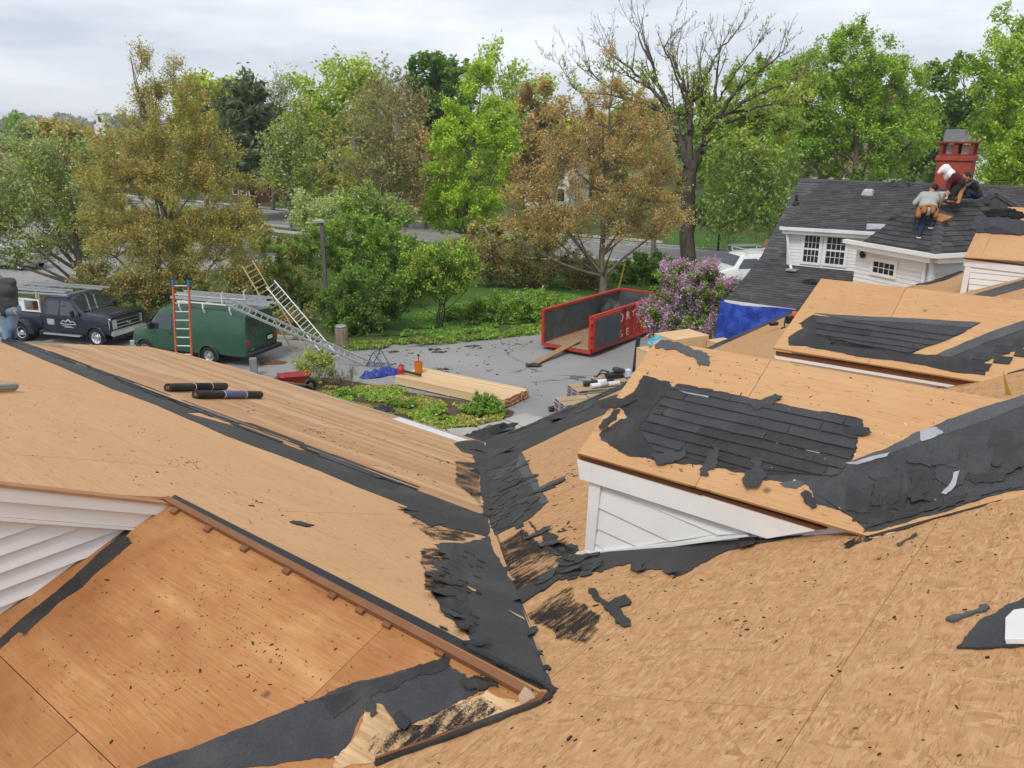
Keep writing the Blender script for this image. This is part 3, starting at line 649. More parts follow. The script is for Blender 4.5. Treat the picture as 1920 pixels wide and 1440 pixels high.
slab(PF1, [PF1.p2(*p) for p in z5([(88, 552), (1108, 858), (1062, 864), (96, 573)])], -.04, -.012, 'sub_fascia', M_DARKWOOD, dor1)
slab(PF1, [PF1.p2(*p) for p in z5([(93, 572), (150, 590), (152, 664), (104, 650)])], -.02, .004, 'fascia_board', M_WHITE, dor1)
PC1 = Pl(U3 * uc1, V3, -Z3); PC1.n = -U3
for k, b in enumerate(([(197, 681), (810, 872), (672, 874)], [(195, 684), (672, 872), (480, 902), (187, 765)], [(186, 767), (480, 902), (340, 922), (181, 850)], [(180, 852), (338, 922), (215, 942), (172, 910)], [(172, 912), (213, 941), (166, 946)])):
    p2 = [PC1.p2(*p) for p in z5(b)]; n_ = len(p2)
    tops = {tuple(p2[0]), tuple(p2[1])}
    slab(PC1, p2, .001, .005, 'siding_board', M_SIDING, dor1, hs=lambda p: .0 if tuple(p) in tops else .013)
slab(PC1, [PC1.p2(*p) for p in z5([(152, 655), (198, 672), (168, 948), (132, 952)])], .0, .03, 'corner_board', M_WHITE, dor1)
slab(PC1, [PC1.p2(*p) for p in z5([(130, 945), (480, 907), (800, 868), (805, 876), (480, 920), (132, 960)])], .0, .034, 'base_trim', M_WHITE, dor1)
slab(PC1, [PC1.p2(*p) for p in z5([(100, 945), (140, 935), (165, 955), (130, 968)])], .02, .04, 'flashing', M_WHITE, dor1)
D = lambda pl, pts, mat, h0=.019, h1=.025, jag=.014, step=.06, name='felt_patch', d=dor1: patch(pl, z5(pts), name, mat, d, h0, h1, step, jag)
D(D1, [(370, 237), (470, 262), (480, 285), (700, 305), (800, 330), (860, 345), (1260, 420), (1240, 500), (1225, 570), (1190, 600), (1155, 690), (1160, 770), (1240, 825), (1050, 760), (1040, 690), (880, 665), (800, 640), (700, 615), (600, 600), (440, 590), (350, 570), (230, 525), (185, 480), (240, 440), (300, 410), (260, 350), (330, 300)], M_FELT2, .019, .025, .016)
D(D1, [(365, 237), (475, 262), (440, 330), (345, 465), (500, 520), (660, 545), (760, 575), (960, 600), (980, 640), (800, 640), (600, 602), (440, 592), (340, 570), (225, 520), (185, 480), (245, 435), (300, 410), (258, 345), (330, 300)], M_FELT, .025, .031, .016)
D(D1, [(510, 270), (640, 295), (790, 325), (785, 350), (640, 335), (480, 300)], M_FELT, .025, .031)
def courses(pl, px, b0, b1, rows, d, h=.0225):
    reg = [pl.p2(*p) for p in z5(px)]
    for k in range(rows):
        t0 = b0 + (b1 - b0) * k / rows; t1 = t0 + (b1 - b0) / rows * 1.04; a = -4
        while a < 9:
            l = rb.uniform(.55, .95); c = clip([(a, t0), (a + l - .008, t0), (a + l - .008, t1), (a, t1)], reg); a += l
            if c and area(c) > .004: slab(pl, jagged(c, .2, .004, int(a * 100) + k), h, h + .0025, 'shingle_course', rb.choice((M_FELT2, M_FELT2, M_FELT)), d, hs=lambda p: .006 * (p[1] - t0) / (t1 - t0))
bs = sorted((D1.p2(*z5([(700, 300)])[0])[1], D1.p2(*z5([(700, 640)])[0])[1]))
courses(D1, [(480, 285), (800, 332), (1255, 425), (1225, 560), (1165, 640), (1040, 690), (700, 612), (440, 588), (350, 465)], bs[0], bs[1], 8, dor1)
D(D1, [(820, 372), (870, 345), (1000, 372), (1260, 420), (1240, 490), (1050, 460), (960, 440), (830, 400)], M_FELT, .025, .033, .016)
D(D1, [(690, 395), (820, 410), (1000, 450), (1240, 510), (1225, 560), (1000, 520), (860, 480), (760, 460), (700, 420)], M_FELT, .025, .032, .02)
D(D1, [(480, 415), (560, 410), (690, 455), (680, 490), (560, 470), (470, 440)], M_FELT, .025, .031, .02)
D(D1, [(470, 490), (560, 475), (760, 500), (960, 540), (1220, 580), (1190, 590), (980, 565), (800, 540), (640, 520), (500, 512)], M_FELT, .025, .031, .02)
D(D1, [(740, 550), (800, 540), (980, 585), (960, 625), (760, 590)], M_FELT, .025, .032, .018)
D(D1, [(1020, 625), (1120, 620), (1150, 640), (1000, 640)], M_FELT, .025, .03, .015)
for q, mat in (([(490, 292), (530, 292), (632, 318), (630, 330), (540, 312)], M_GALV), ([(640, 515), (735, 530), (738, 542), (660, 530)], M_GALV), ([(1020, 530), (1050, 530), (1112, 550), (1080, 558), (1030, 545)], M_GALV), ([(900, 505), (945, 502), (950, 515), (910, 518)], M_GALV), ([(920, 680), (1000, 668), (1035, 680), (990, 702), (940, 695)], M_FELT3)):
    D(D1, q, mat, .032, .035, .003, .05, 'flashing_scrap')
# valley strip beside the felt (on the dormer roof) and its shingle remains
D(D1, [(1185, 596), (1340, 545), (1480, 470), (1640, 410), (1920, 318), (2100, 262), (2100, 300), (1920, 362), (1660, 460), (1480, 515), (1360, 565), (1230, 605)], M_FELT3, .026, .032, .008)
D(D1, [(1230, 602), (1480, 512), (1920, 360), (2100, 300), (2100, 655), (1920, 706), (1632, 784), (1340, 868), (1262, 880), (1240, 840), (1160, 770), (1150, 690), (1180, 605)], M_FELT2, .0252, .030, .012)
for k in range(18):
    i, j = k % 6, k // 6; x = 1190 + i * 120 + rb.uniform(-15, 25) + j * 18; y = 640 - i * 36 + j * 58 + rb.uniform(-14, 14)
    if rb.random() < .2: continue
    w_ = rb.uniform(90, 150); h_ = rb.uniform(60, 110)
    if x + w_ > 2080: continue
    D(D1, [(x, y), (x + w_ * .5, y + rb.uniform(-14, 16)), (x + w_, y + rb.uniform(-20, 18)), (x + w_ - rb.uniform(8, 30), y + h_ + rb.uniform(-10, 20)), (x + w_ * .4, y + h_ + rb.uniform(-16, 16)), (x - rb.uniform(0, 24), y + h_ * rb.uniform(.7, 1.1))], rb.choice((M_FELT, M_FELT, M_FELT2)), .030, .037 + .004 * (k % 4), .014, .05, 'shingle_scrap')
D(D1, [(1630, 640), (1655, 632), (1640, 690), (1600, 730), (1580, 725), (1620, 680)], M_GALV, .044, .048, .004, .05, 'flashing_scrap')
D(D1, [(1490, 465), (1560, 450), (1590, 475), (1500, 510)], M_GALV, .034, .037, .006, .05, 'flashing_scrap')
D(D1, [(1180, 598), (1240, 590), (1370, 555), (1360, 570), (1240, 605)], M_GALV, .034, .037, .006, .05, 'flashing_scrap')
D(PM, [(1260, 840), (1400, 800), (1920, 660), (2100, 600), (2100, 672), (1920, 722), (1760, 775), (1560, 828), (1400, 880), (1300, 905), (1250, 890)], M_FELT, .018, .026, .016, .07, d=house)
for k in range(16):
    x = 1270 + k * 50 + rb.uniform(-10, 10); y = 842 - (x - 1270) * .277 + rb.uniform(-8, 10)
    D(D1, [(x, y), (x + 70, y - 22), (x + 62, y + 10), (x - 6, y + 30)], rb.choice((M_FELT, M_FELT, M_FELT2)), .031, .040 + rb.random() * .01, .01, .06, 'shingle_scrap', d=house)
stain(PM, z5([(1175, 965), (1230, 890), (1280, 850), (1400, 860), (1330, 900), (1260, 930)]), .0172, M_TAR)
patch(PM, z5([(1330, 878), (1420, 858), (1395, 885), (1320, 905), (1290, 905)]), 'splintered_wood', M_SPLINT, house, .017, .021, .04, .012)
patch(D1, z5([(190, 410), (240, 385), (290, 400), (300, 415), (240, 425), (195, 425)]), 'splintered_wood', M_SPLINT, dor1, .019, .023, .04, .012)
# felt below the cheek
D(PM, [(60, 1010), (130, 975), (480, 925), (800, 885), (1050, 868), (1040, 885), (990, 900), (800, 935), (720, 955), (600, 1010), (485, 1072), (462, 1035), (345, 1040), (322, 1005), (250, 1020), (195, 1045), (120, 1040), (40, 1075), (-10, 1060)], M_FELT, .018, .026, .02, .06, d=house)
for k in range(9):
    x, y = rb.uniform(0, 130), rb.uniform(985, 1075)
    D(PM, [(x, y), (x + 40, y - 12), (x + 50, y + 6), (x + 8, y + 16)], M_FELT, .02, .026 + rb.random() * .01, .02, .04, 'shingle_scrap', d=house)
D(PM, [(-22, 925), (40, 935), (80, 930), (85, 965), (30, 975), (-20, 965)], M_FELT, .018, .03, .03, .05, d=house)
# ---- second dormer
uc2_ = uu(PM.px(1810, 722)); dor2, D2, rD2, E2 = dormer(uc2_ - .06, (1450, 655), .55, (1540, 525), None)
panels(D2, rD2, D2.p2(1690, 560)[0], -1.22, 2.44, 1.22, 'plywood_sheet', M_PLY_DORM, dor2, th=.018, stag=0)
PF2, _ = dfascia(dor2, uc2_ - .035, f5(900, 146), f5(1635, 268), f5(902, 158), f5(1618, 276))
slab(PF2, [PF2.p2(*p) for p in z5([(902, 130), (1720, 256), (1640, 270), (904, 146)])], -.04, -.01, 'sub_fascia', M_DARKWOOD, dor2)
D(D2, [(1010, 20), (1060, -15), (1200, -5), (1520, 10), (1740, 20), (1600, 92), (1450, 150), (1300, 130), (960, 110), (955, 80), (1020, 40)], M_FELT2, .019, .025, .012, d=dor2)
D(D2, [(1000, 20), (1060, -15), (1080, 20), (1075, 75), (1300, 118), (1450, 145), (1560, 150), (1760, 180), (1760, 235), (1560, 205), (1300, 165), (1050, 120), (955, 100), (960, 75), (1020, 45)], M_FELT, .025, .031, .014, d=dor2)
D(D2, [(1065, -22), (1300, -6), (1560, 6), (1745, 18), (1700, 38), (1500, 22), (1200, 6)], M_FELT3, .025, .029, .006, d=dor2)
for k in range(4):
    y = 30 + k * 22; x = 1100 + k * 12
    D(D2, [(x, y), (x + 200, y + 20), (x + 460 - k * 45, y + 30), (x + 440 - k * 45, y + 44), (x + 200, y + 36), (x - 10, y + 14)], M_FELT, .025, .031, .01, d=dor2)
bs = sorted((D2.p2(*z5([(1300, 5)])[0])[1], D2.p2(*z5([(1300, 150)])[0])[1]))
courses(D2, [(1070, 0), (1300, 18), (1700, 42), (1600, 92), (1450, 145), (1300, 118), (1070, 70)], bs[0], bs[1], 6, dor2, .0235)
D(D2, [(1560, 150), (1720, 82), (1920, 10), (2100, -50), (2100, 70), (1920, 120), (1760, 180)], M_FELT2, .0252, .030, .012, d=dor2)
D(D2, [(1562, 150), (1720, 82), (1920, 10), (2100, -50), (2100, -20), (1920, 45), (1740, 110), (1620, 162)], M_FELT3, .031, .035, .006, d=dor2)
for k in range(8):
    x = 1720 + (k % 4) * 85; y = 140 - (k % 4) * 28 + (k // 4) * 42
    D(D2, [(x, y), (x + 70, y + 6), (x + 55, y + 36), (x - 14, y + 30)], M_FELT, .031, .038, .008, .07, 'shingle_scrap', d=dor2)
D(PM, [(1745, 225), (1920, 190), (2050, 160), (2050, 190), (1920, 215), (1790, 240)], M_FELT, .018, .03, .012, .07, d=house)
# ---- third dormer at the edge of the frame
p4 = zm(1360, 220, 3.4286)
uc3 = uu(PM.px(1800, 552)); dor3, D3, rD3, E3 = dormer(uc3 - .06, (1808, 481), .55, (1890, 388), None)
reg3 = [D3.p2(*p) for p in ((1808, 484), (1842, 412), (1884, 396), (1897, 390))] + [rD3[2], rD3[3]]
panels(D3, reg3, D3.p2(1855, 450)[0], -1.22, 2.44, 1.22, 'plywood_sheet', M_PLY_DORM, dor3, th=.018, stag=.3)
f4 = lambda *q: p4([q])[0]
PF3, _ = dfascia(dor3, uc3 - .035, f4(1532, 912), f4(2150, 985), f4(1532, 955), f4(2150, 1030))
slab(PF3, [PF3.p2(*p) for p in p4([(1530, 902), (2150, 974), (2150, 984), (1532, 911)])], -.04, -.01, 'sub_fascia', M_DARKWOOD, dor3)
PC3 = Pl(U3 * uc3, V3, -Z3); PC3.n = -U3
slab(PC3, [PC3.p2(*p) for p in p4([(1545, 955), (1582, 960), (1545, 1140), (1508, 1140)])], .0, .03, 'corner_board', M_WHITE, dor3)
rc3 = [PC3.p2(*p) for p in p4([(1570, 958), (2150, 1030), (2150, 1000), (1545, 1140)])]
tri = [PC3.p2(*p) for p in p4([(1578, 955), (2200, 1020), (1560, 1145)])]
zt = min(p[1] for p in tri)
for k in range(9):
    c = clip(tri, [(-40, zt + k * .105), (40, zt + k * .105), (40, zt + (k + 1) * .105), (-40, zt + (k + 1) * .105)]); t_ = zt + k * .105
    if c and area(c) > .001: slab(PC3, c, .001, .006, 'siding_board', M_SIDING, dor3, hs=lambda p: .013 * (p[1] - t_) / .105)
patch(PM, p4([(1590, 1148), (1700, 1115), (1920, 1050), (2150, 985), (2150, 1050), (1920, 1105), (1720, 1160)]), 'felt_strip', M_FELT, house, .018, .026, .1, .01)
patch(PM, p4([(1060, 1085), (1130, 1075), (1300, 1062), (1400, 1035), (1525, 990), (1530, 1000), (1420, 1050), (1300, 1080)]), 'felt_strip', M_FELT, house, .018, .05, .1, .03)
# ---- walls under the eaves
m = MB()
ze = float(V0[2]) - .1
m.box((uu(V0) - .5, VE - .1, 0), (uu(V0) - .35, 17.4, ze), 0, Matrix(((U3[0], V3[0], 0, 0), (U3[1], V3[1], 0, 0), (0, 0, 1, 0), (0, 0, 0, 1)))); m.build('wall', M_SIDING, house, True)
TB = Matrix(((U3[0], V3[0], 0, 0), (U3[1], V3[1], 0, 0), (0, 0, 1, 0), (0, 0, 0, 1)))
m = MB(); m.box((9.8, VE - .5, 0), (25.6, VE - .35, Mz(VE) + .02), 0, TB); m.build('wall', M_SIDING, house, True)
m = MB(); r0, r1 = uu(V2), uu(V0) - .4
zz = lambda u: float(V1[2]) - .2 + (float(V2[2]) - float(V1[2])) / (uu(V2) - uu(V1)) * (u - uu(V1)) - .05
pass
# layered shingle remains along the band between the two wing slopes
for k in range(60):
    v_ = rb.uniform(5.2, 18.5); b_ = rb.uniform(-.20, .20) * (1 - .2 * (v_ > 12)) - .02; l = rb.uniform(.5, 1.8); w_ = rb.uniform(.03, .09)
    slab(T1, jagged([(av(v_), b_), (av(v_ + l), b_ - .01), (av(v_ + l), b_ + w_), (av(v_), b_ + w_ * .8)], .12, .010, 900 + k), .026, .031 + rb.random() * .008, 'shingle_scrap', rb.choice((M_FELT, M_FELT, M_FELT2, M_FELT3)), house)
# ================================================================ HOUSE WITH THE DARK SHINGLE ROOF
house2 = thing('house', 'white house with dark grey shingle roof, two paired windows and red chimney', 'house', uvw(28, 6, 0))
SH_PAL = [(.066, .065, .069), (.074, .073, .077), (.058, .057, .060), (.084, .082, .086), (.068, .066, .069)]
def shingles(pl, region, course, tab, parent, pal=SH_PAL, h=.012, seed=1, name='shingles', missing=0.0, jit=.0, light=1.0):
    """courses of tabs, each its own small wedge with its own tone, down the slope of the plane"""
    r_ = random.Random(seed); vs, fs, cs = [], [], []
    A = [p[0] for p in region]; B = [p[1] for p in region]
    b = min(B); k = 0
    while b < max(B):
        a = min(A) - r_.random() * tab
        while a < max(A):
            w_ = tab * r_.uniform(.8, 1.2); jb_ = r_.uniform(-jit, jit)
            c = clip(region, [(a + .004, b), (a + w_ - .004, b), (a + w_ - .004, b + course + jb_), (a + .004, b + course + jb_)])
            if c and r_.random() > missing:
                i = len(vs); n = len(c); lift = r_.uniform(.8, 1.5) * h; c = ccw(c)
                if np.dot(np.cross(pl.e1, pl.e2), pl.n) < 0: c = c[::-1]
                hh = [.002 + lift * max(0, (p[1] - b)) / course for p in c]
                vs += [pl.pt(p[0], p[1], q) for p, q in zip(c, hh)] + [pl.pt(p[0], p[1], -.004) for p in c]
                fs.append(tuple(range(i, i + n)))
                for q in range(n): fs.append((i + q, i + n + q, i + n + (q + 1) % n, i + (q + 1) % n))
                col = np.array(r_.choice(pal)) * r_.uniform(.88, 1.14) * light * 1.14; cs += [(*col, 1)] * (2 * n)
            a += w_
        b += course; k += 1
    me = bpy.data.meshes.new(name); me.from_pydata([tuple(map(float, v)) for v in vs], [], fs)
    at_ = me.color_attributes.new('col', 'FLOAT_COLOR', 'POINT'); at_.data.foreach_set('color', np.array(cs, np.float32).ravel()); me.materials.append(M_SHINGLE)
    o = new_obj(name, me, parent, True); o['kind'] = 'stuff'; return o
UE, ZE_, UB, ZB, UR, ZR, VL = 25.4, 3.2, 28.1, 4.38, 31.19, 6.94, 11.08
VRT = 1.0
def prof_plane(u0, z0, u1, z1): return Pl(uvw(u0, VL, z0), -V3, -(U3 * (u1 - u0) + Z3 * (z1 - z0)))
PL_lo = prof_plane(UB, ZB, UR, ZR); PL_lo = Pl(uvw(UE, VL, ZE_), -V3, -(U3 * (UB - UE) + Z3 * (ZB - ZE_)))
PL_hi = Pl(uvw(UB, VL, ZB), -V3, -(U3 * (UR - UB) + Z3 * (ZR - ZB)))
lo_len = math.hypot(UB - UE, ZB - ZE_); hi_len = math.hypot(UR - UB, ZR - ZB)
roofA = part_empty('roof', house2)
regLo = [(0, 0), (VL - 4.5, 0), (VL - 4.5, -lo_len), (0, -lo_len)]
slab(PL_lo, regLo, -.12, 0, 'roof_deck', M_DARKWOOD, roofA); shingles(PL_lo, regLo, .14, .30, roofA, seed=2)
# wall dormer with two windows: gutter line and wall
wb0 = hit(1478, 497, PL_lo.o, PL_lo.n); UW = min(max(uu(wb0), 26.4), 28.0)
Wp = lambda x, y, du=0.0: hit(x, y, U3 * (UW + du), U3)
gz = Wp(1475, 431)[2]
PL_sh = None
ridgeL = hit(1545, 343, uvw(UR, 0, 0), U3)
regHi = [(0, 0), (VL - vv(Wp(1478, 497)) + .05, 0), (VL - vv(ridgeL) + .05, -hi_len), (0, -hi_len)]
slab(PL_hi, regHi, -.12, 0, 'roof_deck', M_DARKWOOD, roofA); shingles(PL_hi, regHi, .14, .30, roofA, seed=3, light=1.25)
gl, gr = Wp(1468, 428, -.3), Wp(1640, 438, -.3)
roofB = part_empty('roof', house2)
d_ = (uvw(UW - .3, vv(ridgeL), gl[2] + .03) - uvw(UR, vv(ridgeL), ZR))
PL_sh = Pl(uvw(UR, vv(ridgeL), ZR + .01), -V3, d_)
shl = np.linalg.norm(d_)
vg = vv(gl)
regSh = [(0, 0), (vv(ridgeL) - VRT, 0), (vv(ridgeL) - VRT, shl), (vv(ridgeL) - vg, shl)]
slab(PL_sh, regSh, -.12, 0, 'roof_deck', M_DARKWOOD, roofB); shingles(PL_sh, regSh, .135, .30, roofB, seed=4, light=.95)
# rear slope, ridge caps, gable wall
PL_bk = Pl(uvw(UR, VL, ZR + .01), -V3, U3 * 5 - Z3 * 3)
slab(PL_bk, [(0, 0), (VL - VRT, 0), (VL - VRT, 6), (0, 6)], -.12, 0, 'roof_deck', M_SHINGLE_D if 'M_SHINGLE_D' in globals() else simple('shingle_plain', (.085, .083, .087), .9, .15, 0, .3, 14, .3), roofA)
for k in range(int((VL - VRT) / .16)):
    v = VL - .02 - k * .16; m = MB()
    for s_ in (-1, 1): m.poly([uvw(UR, v, ZR + .05), uvw(UR, v - .2, ZR + .035), uvw(UR + s_ * .14, v - .2, ZR - .05 - (.03 if s_ < 0 else .02)), uvw(UR + s_ * .14, v, ZR - .035 - (.03 if s_ < 0 else .02))][::s_])
    m.build('ridge_cap', bpy.data.materials['shingle_plain'], roofA, True)
m = MB(); gpz = [(UE + .1, 0), (UE + .1, ZE_ - .1), (UB, ZB - .1), (UR, ZR - .1), (UR + 5, ZR - 3.1), (UR + 5, 0)]
m.prism([uvw(u, VL - .25, z) for u, z in gpz], [uvw(u, VL - .1, z) for u, z in gpz]); m.build('gable_wall', M_SIDING, house2, True)
m = MB(); m.beam(uvw(UE - .02, VL + .05, ZE_ - .05), uvw(UE - .02, 6, ZE_ - .05), .05, .12); m.build('fascia_board', M_WHITE, house2, True)
m = MB(); m.box((UE + .15, 5, 0), (UE + .3, VL - .2, ZE_ - .05), 0, TB); m.build('wall', M_SIDING, house2, True)
def siding_wall(PW, poly2, parent, ex=.11, mat=M_SIDING, backing=True):
    if backing: slab(PW, poly2, -.06, .0, 'wall', mat, parent)
    zt = min(p[1] for p in poly2); zb_ = max(p[1] for p in poly2); k = 0
    while zt + k * ex < zb_:
        t_ = zt + k * ex; c = clip(poly2, [(-90, t_), (90, t_), (90, t_ + ex), (-90, t_ + ex)])
        if c and area(c) > .0008: slab(PW, c, .001, .005, 'siding_board', mat, parent, hs=lambda p: .014 * (p[1] - t_) / ex)
        k += 1
def window(PW, cx4, nx, ny, parent, trim=.09, meet=None, depth=.05):
    """cx4: a0, b0, a1, b1 on the wall plane; panes as sub-parts of the window"""
    a0, b0, a1, b1 = cx4; wdw = part_empty('window', parent)
    fr = MB(); to = .055
    for q in (((a0 - trim, b0 - trim), (a1 + trim, b0)), ((a0 - trim, b1), (a1 + trim, b1 + trim * .8)), ((a0 - trim, b0), (a0, b1)), ((a1, b0), (a1 + trim, b1))):
        (p, r_), (s_, t_) = q; c = [(p, r_), (s_, r_), (s_, t_), (p, t_)]
        fr.prism([PW.pt(*x, .0) for x in c], [PW.pt(*x, to) for x in c])
    fr.build('frame', M_WHITE, wdw, True)
    mun = MB(); bw = .008
    for i in range(1, nx):
        a = a0 + (a1 - a0) * i / nx; c = [(a - bw, b0), (a + bw, b0), (a + bw, b1), (a - bw, b1)]; mun.prism([PW.pt(*x, .02) for x in c], [PW.pt(*x, .036) for x in c])
    for j in range(1, ny):
        b = b0 + (b1 - b0) * j / ny; t = .028 if meet and j == ny // 2 else bw; c = [(a0, b - t), (a1, b - t), (a1, b + t), (a0, b + t)]; mun.prism([PW.pt(*x, .02) for x in c], [PW.pt(*x, .038 if t == bw else .043) for x in c])
    mun.build('sash_bars', M_WHITE, wdw, True)
    for i in range(nx):
        for j in range(ny):
            x0, x1 = a0 + (a1 - a0) * i / nx, a0 + (a1 - a0) * (i + 1) / nx; y0_, y1_ = b0 + (b1 - b0) * j / ny, b0 + (b1 - b0) * (j + 1) / ny
            c = [(x0, y0_), (x1, y0_), (x1, y1_), (x0, y1_)]
            g = MB(); ti = rb.uniform(-.004, .004); g.prism([PW.pt(*x, .018) for x in c], [PW.pt(x[0], x[1], .027 + (ti if x[0] == x0 else -ti)) for x in c]); g.build('pane', M_GLASS, wdw, True)
PW2 = Pl(U3 * UW, V3, -Z3); PW2.n = -U3
w2 = lambda x, y: PW2.c2(Wp(x, y))
siding_wall(PW2, [PW2.c2(p) for p in (Wp(1478, 431), Wp(1640, 441), Wp(1640, 518), Wp(1478, 500))], house2)
for x0, x1 in ((1508, 1536), (1550, 1585)):
    a = sorted((w2(x0, 470)[0], w2(x1, 470)[0])); t_, b_ = w2((x0 + x1) / 2, 442 + (x0 - 1508) * .075)[1], w2((x0 + x1) / 2, 491.5 + (x0 - 1508) * .09)[1]
    window(PW2, (a[0], t_, a[1], b_), 4, 4, house2, .10, True)
m = MB(); m.beam(gl + V3 * .1, gr, .13, .10); m.build('gutter', M_WHITE, house2, True)
m = MB(); m.beam(gl + V3 * .02 + U3 * .12 - Z3 * .10, gr + U3 * .12 - Z3 * .10, .2, .14); m.build('cornice', M_WHITE, house2, True)
dp = gl + V3 * -.12
m = MB(); m.tube([dp - Z3 * .05, dp + U3 * .14 - Z3 * .22, Wp(1482, 497, -.12), Wp(1484, 505, -.3)], .045, 8); m.build('downspout', M_WHITE, house2, True)
m = MB(); q_ = Wp(1484, 507, -.35); m.beam(q_ - V3 * .2 + Z3 * .02, q_ + V3 * .15 + Z3 * .02, .3, .05); m.build('splash_block', M_GALV, house2, True)
m = MB(); m.prism([Wp(1478, 430) + V3 * 0, Wp(1478, 500), uvw(UR, vv(Wp(1478, 500)), gz + 1)], [Wp(1478, 430) + V3 * .06, Wp(1478, 500) + V3 * .06, uvw(UR, vv(Wp(1478, 500)) + .06, gz + 1)]); m.build('cheek_wall', M_SIDING, house2, True)
# ---- angled wing with the small window and the hip roof
A0 = PM.px(1745, 529); ua, va = uu(A0), vv(A0)
zgu = float(CAMH + ray(1745, 481)[2] * math.hypot(A0[0], A0[1]) / math.hypot(*ray(1745, 481)[:2]))
B0 = onz(1609, 457, zgu); dAB = np.array([uu(B0) - ua, vv(B0) - va]); dAB /= np.linalg.norm(dAB)
e_ab = U3 * dAB[0] + V3 * dAB[1]; e_ac = U3 * -dAB[1] * -1 + V3 * dAB[0] * -1
A0g = np.array([A0[0], A0[1], 0.0]); nAB = np.cross(e_ab, Z3); nAB = nAB if nAB @ (CAM - A0g) > 0 else -nAB
PWA = Pl(A0g, e_ab, -Z3); PWA.n = nAB
lenAB = float((B0 - A0g) @ e_ab)
siding_wall(PWA, [(0, -zgu), (lenAB, -zgu), (lenAB, -3.0), (0, -4.2)], house2)
c0_, c1_ = PWA.p2(1641, 487), PWA.p2(1677, 520)
window(PWA, (min(c0_[0], c1_[0]), c0_[1] + .03, max(c0_[0], c1_[0]), c1_[1] - .03), 4, 2, house2, .09)
nAC = np.cross(e_ac, Z3); nAC = nAC if nAC @ (CAM - A0g) > 0 else -nAC
PWC = Pl(A0g, e_ac, -Z3); PWC.n = nAC
siding_wall(PWC, [(0, -zgu), (3.4, -zgu), (3.4, -4.4), (0, -4.2)], house2)
m = MB(); m.beam(A0g + nAB * .02 + nAC * .02 + Z3 * 4.2, A0g + nAB * .02 + nAC * .02 + Z3 * zgu, .1, .1, 0, e_ab); m.build('corner_board', M_WHITE, house2, True)
m = MB(); m.tube([A0g + e_ab * .18 + nAB * .06 + Z3 * 4.4, A0g + e_ab * .18 + nAB * .06 + Z3 * (zgu - .12)], .045, 8); m.build('downspout', M_WHITE, house2, True)
oh = .28
G0 = A0g + nAB * oh + nAC * oh + Z3 * (zgu + .06)
m = MB(); m.beam(G0, G0 + e_ab * (lenAB + .5), .12, .10); m.build('gutter', M_WHITE, house2, True)
m = MB(); m.beam(G0, G0 + e_ac * 3.6, .12, .10); m.build('gutter', M_WHITE, house2, True)
for e_, l_ in ((e_ab, lenAB + .3), (e_ac, 3.4)):
    m = MB(); m.beam(A0g + nAB * .13 + nAC * .13 + Z3 * (zgu - .06), A0g + nAB * .13 + nAC * .13 + Z3 * (zgu - .06) + e_ * l_, .26, .13); m.build('cornice', M_WHITE, house2, True)
# apex of the hip: seen at (1815, 385)
best = None
for k in np.linspace(.25, 1.0, 76):
    for d in np.linspace(.6, 5, 90):
        P = G0 + (e_ab + e_ac) * d + Z3 * (k * d); q = P - CAM; w_ = q @ FW; x, y = 960 + FPX * (q @ RT) / w_, 720 - FPX * (q @ UP) / w_
        e = (x - 1815) ** 2 + (y - 385) ** 2
        if best is None or e < best[0]: best = (e, k, d, P)
_, KH, DH, APEX = best
print('hip', best, 'UW', UW, 'gz', gz, 'zgu', zgu, 'ua,va', ua, va)
roofC = part_empty('roof', house2)
PH1 = Pl(G0, e_ab, nAB * DH - Z3 * KH * DH)         # falls towards the small window wall
PH2 = Pl(G0, e_ac, nAC * DH - Z3 * KH * DH)
hl = math.hypot(DH, KH * DH)
far = lenAB + .6
q1_, q2_ = PH1.p2(1722, 387), PH1.p2(1614, 455)
r1 = [(0, 0), (DH, -hl), (max(DH + .4, q1_[0]), -hl), (q2_[0], min(0, q2_[1]))]
m = MB(); ea, eb = PH1.pt(*r1[2], -.02), PH1.pt(*r1[3], -.02); m.prism([ea, eb, eb + e_ac * 3, ea + e_ac * 3], [p - Z3 * .1 for p in (ea, eb, eb + e_ac * 3, ea + e_ac * 3)]); m.build('roof_deck', bpy.data.materials['shingle_plain'], roofC, True)
r2 = [(0, 0), (DH, -hl), (DH + 1.2, -hl), (3.8, 0)]
for pl, rg, sd_ in ((PH1, r1, 8), (PH2, r2, 9)):
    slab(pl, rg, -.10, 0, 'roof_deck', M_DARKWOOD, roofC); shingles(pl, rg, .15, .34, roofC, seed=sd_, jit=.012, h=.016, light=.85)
# back slopes closing the wing
PH3 = Pl(APEX, e_ab, -nAB * DH - Z3 * KH * DH)
slab(PH3, [(0, 0), (max(.4, r1[2][0] - DH), 0), (max(.4, r1[2][0] - DH), 2.5), (0, 2.5)], -.1, -.002, 'roof_deck', bpy.data.materials['shingle_plain'], roofC)
nc = int(np.linalg.norm(APEX - G0) / .17)
for k in range(nc):
    p0 = G0 + (APEX - G0) * (k / nc); p1 = G0 + (APEX - G0) * ((k + 1.3) / nc); l0 = Z3 * .055; l1 = Z3 * .03
    dn1 = nAB * .0 + e_ab * .17 - Z3 * .0; m = MB()
    q1, q2 = PH1.e1 * .17, PH2.e1 * .17
    m.poly([p0 + l0, p1 + l1, p1 + q1 + Z3 * .008, p0 + q1 + Z3 * .03]); m.poly([p0 + l0, p0 + q2 + Z3 * .03, p1 + q2 + Z3 * .008, p1 + l1])
    m.build('hip_cap', bpy.data.materials['shingle_plain'], roofC, True)
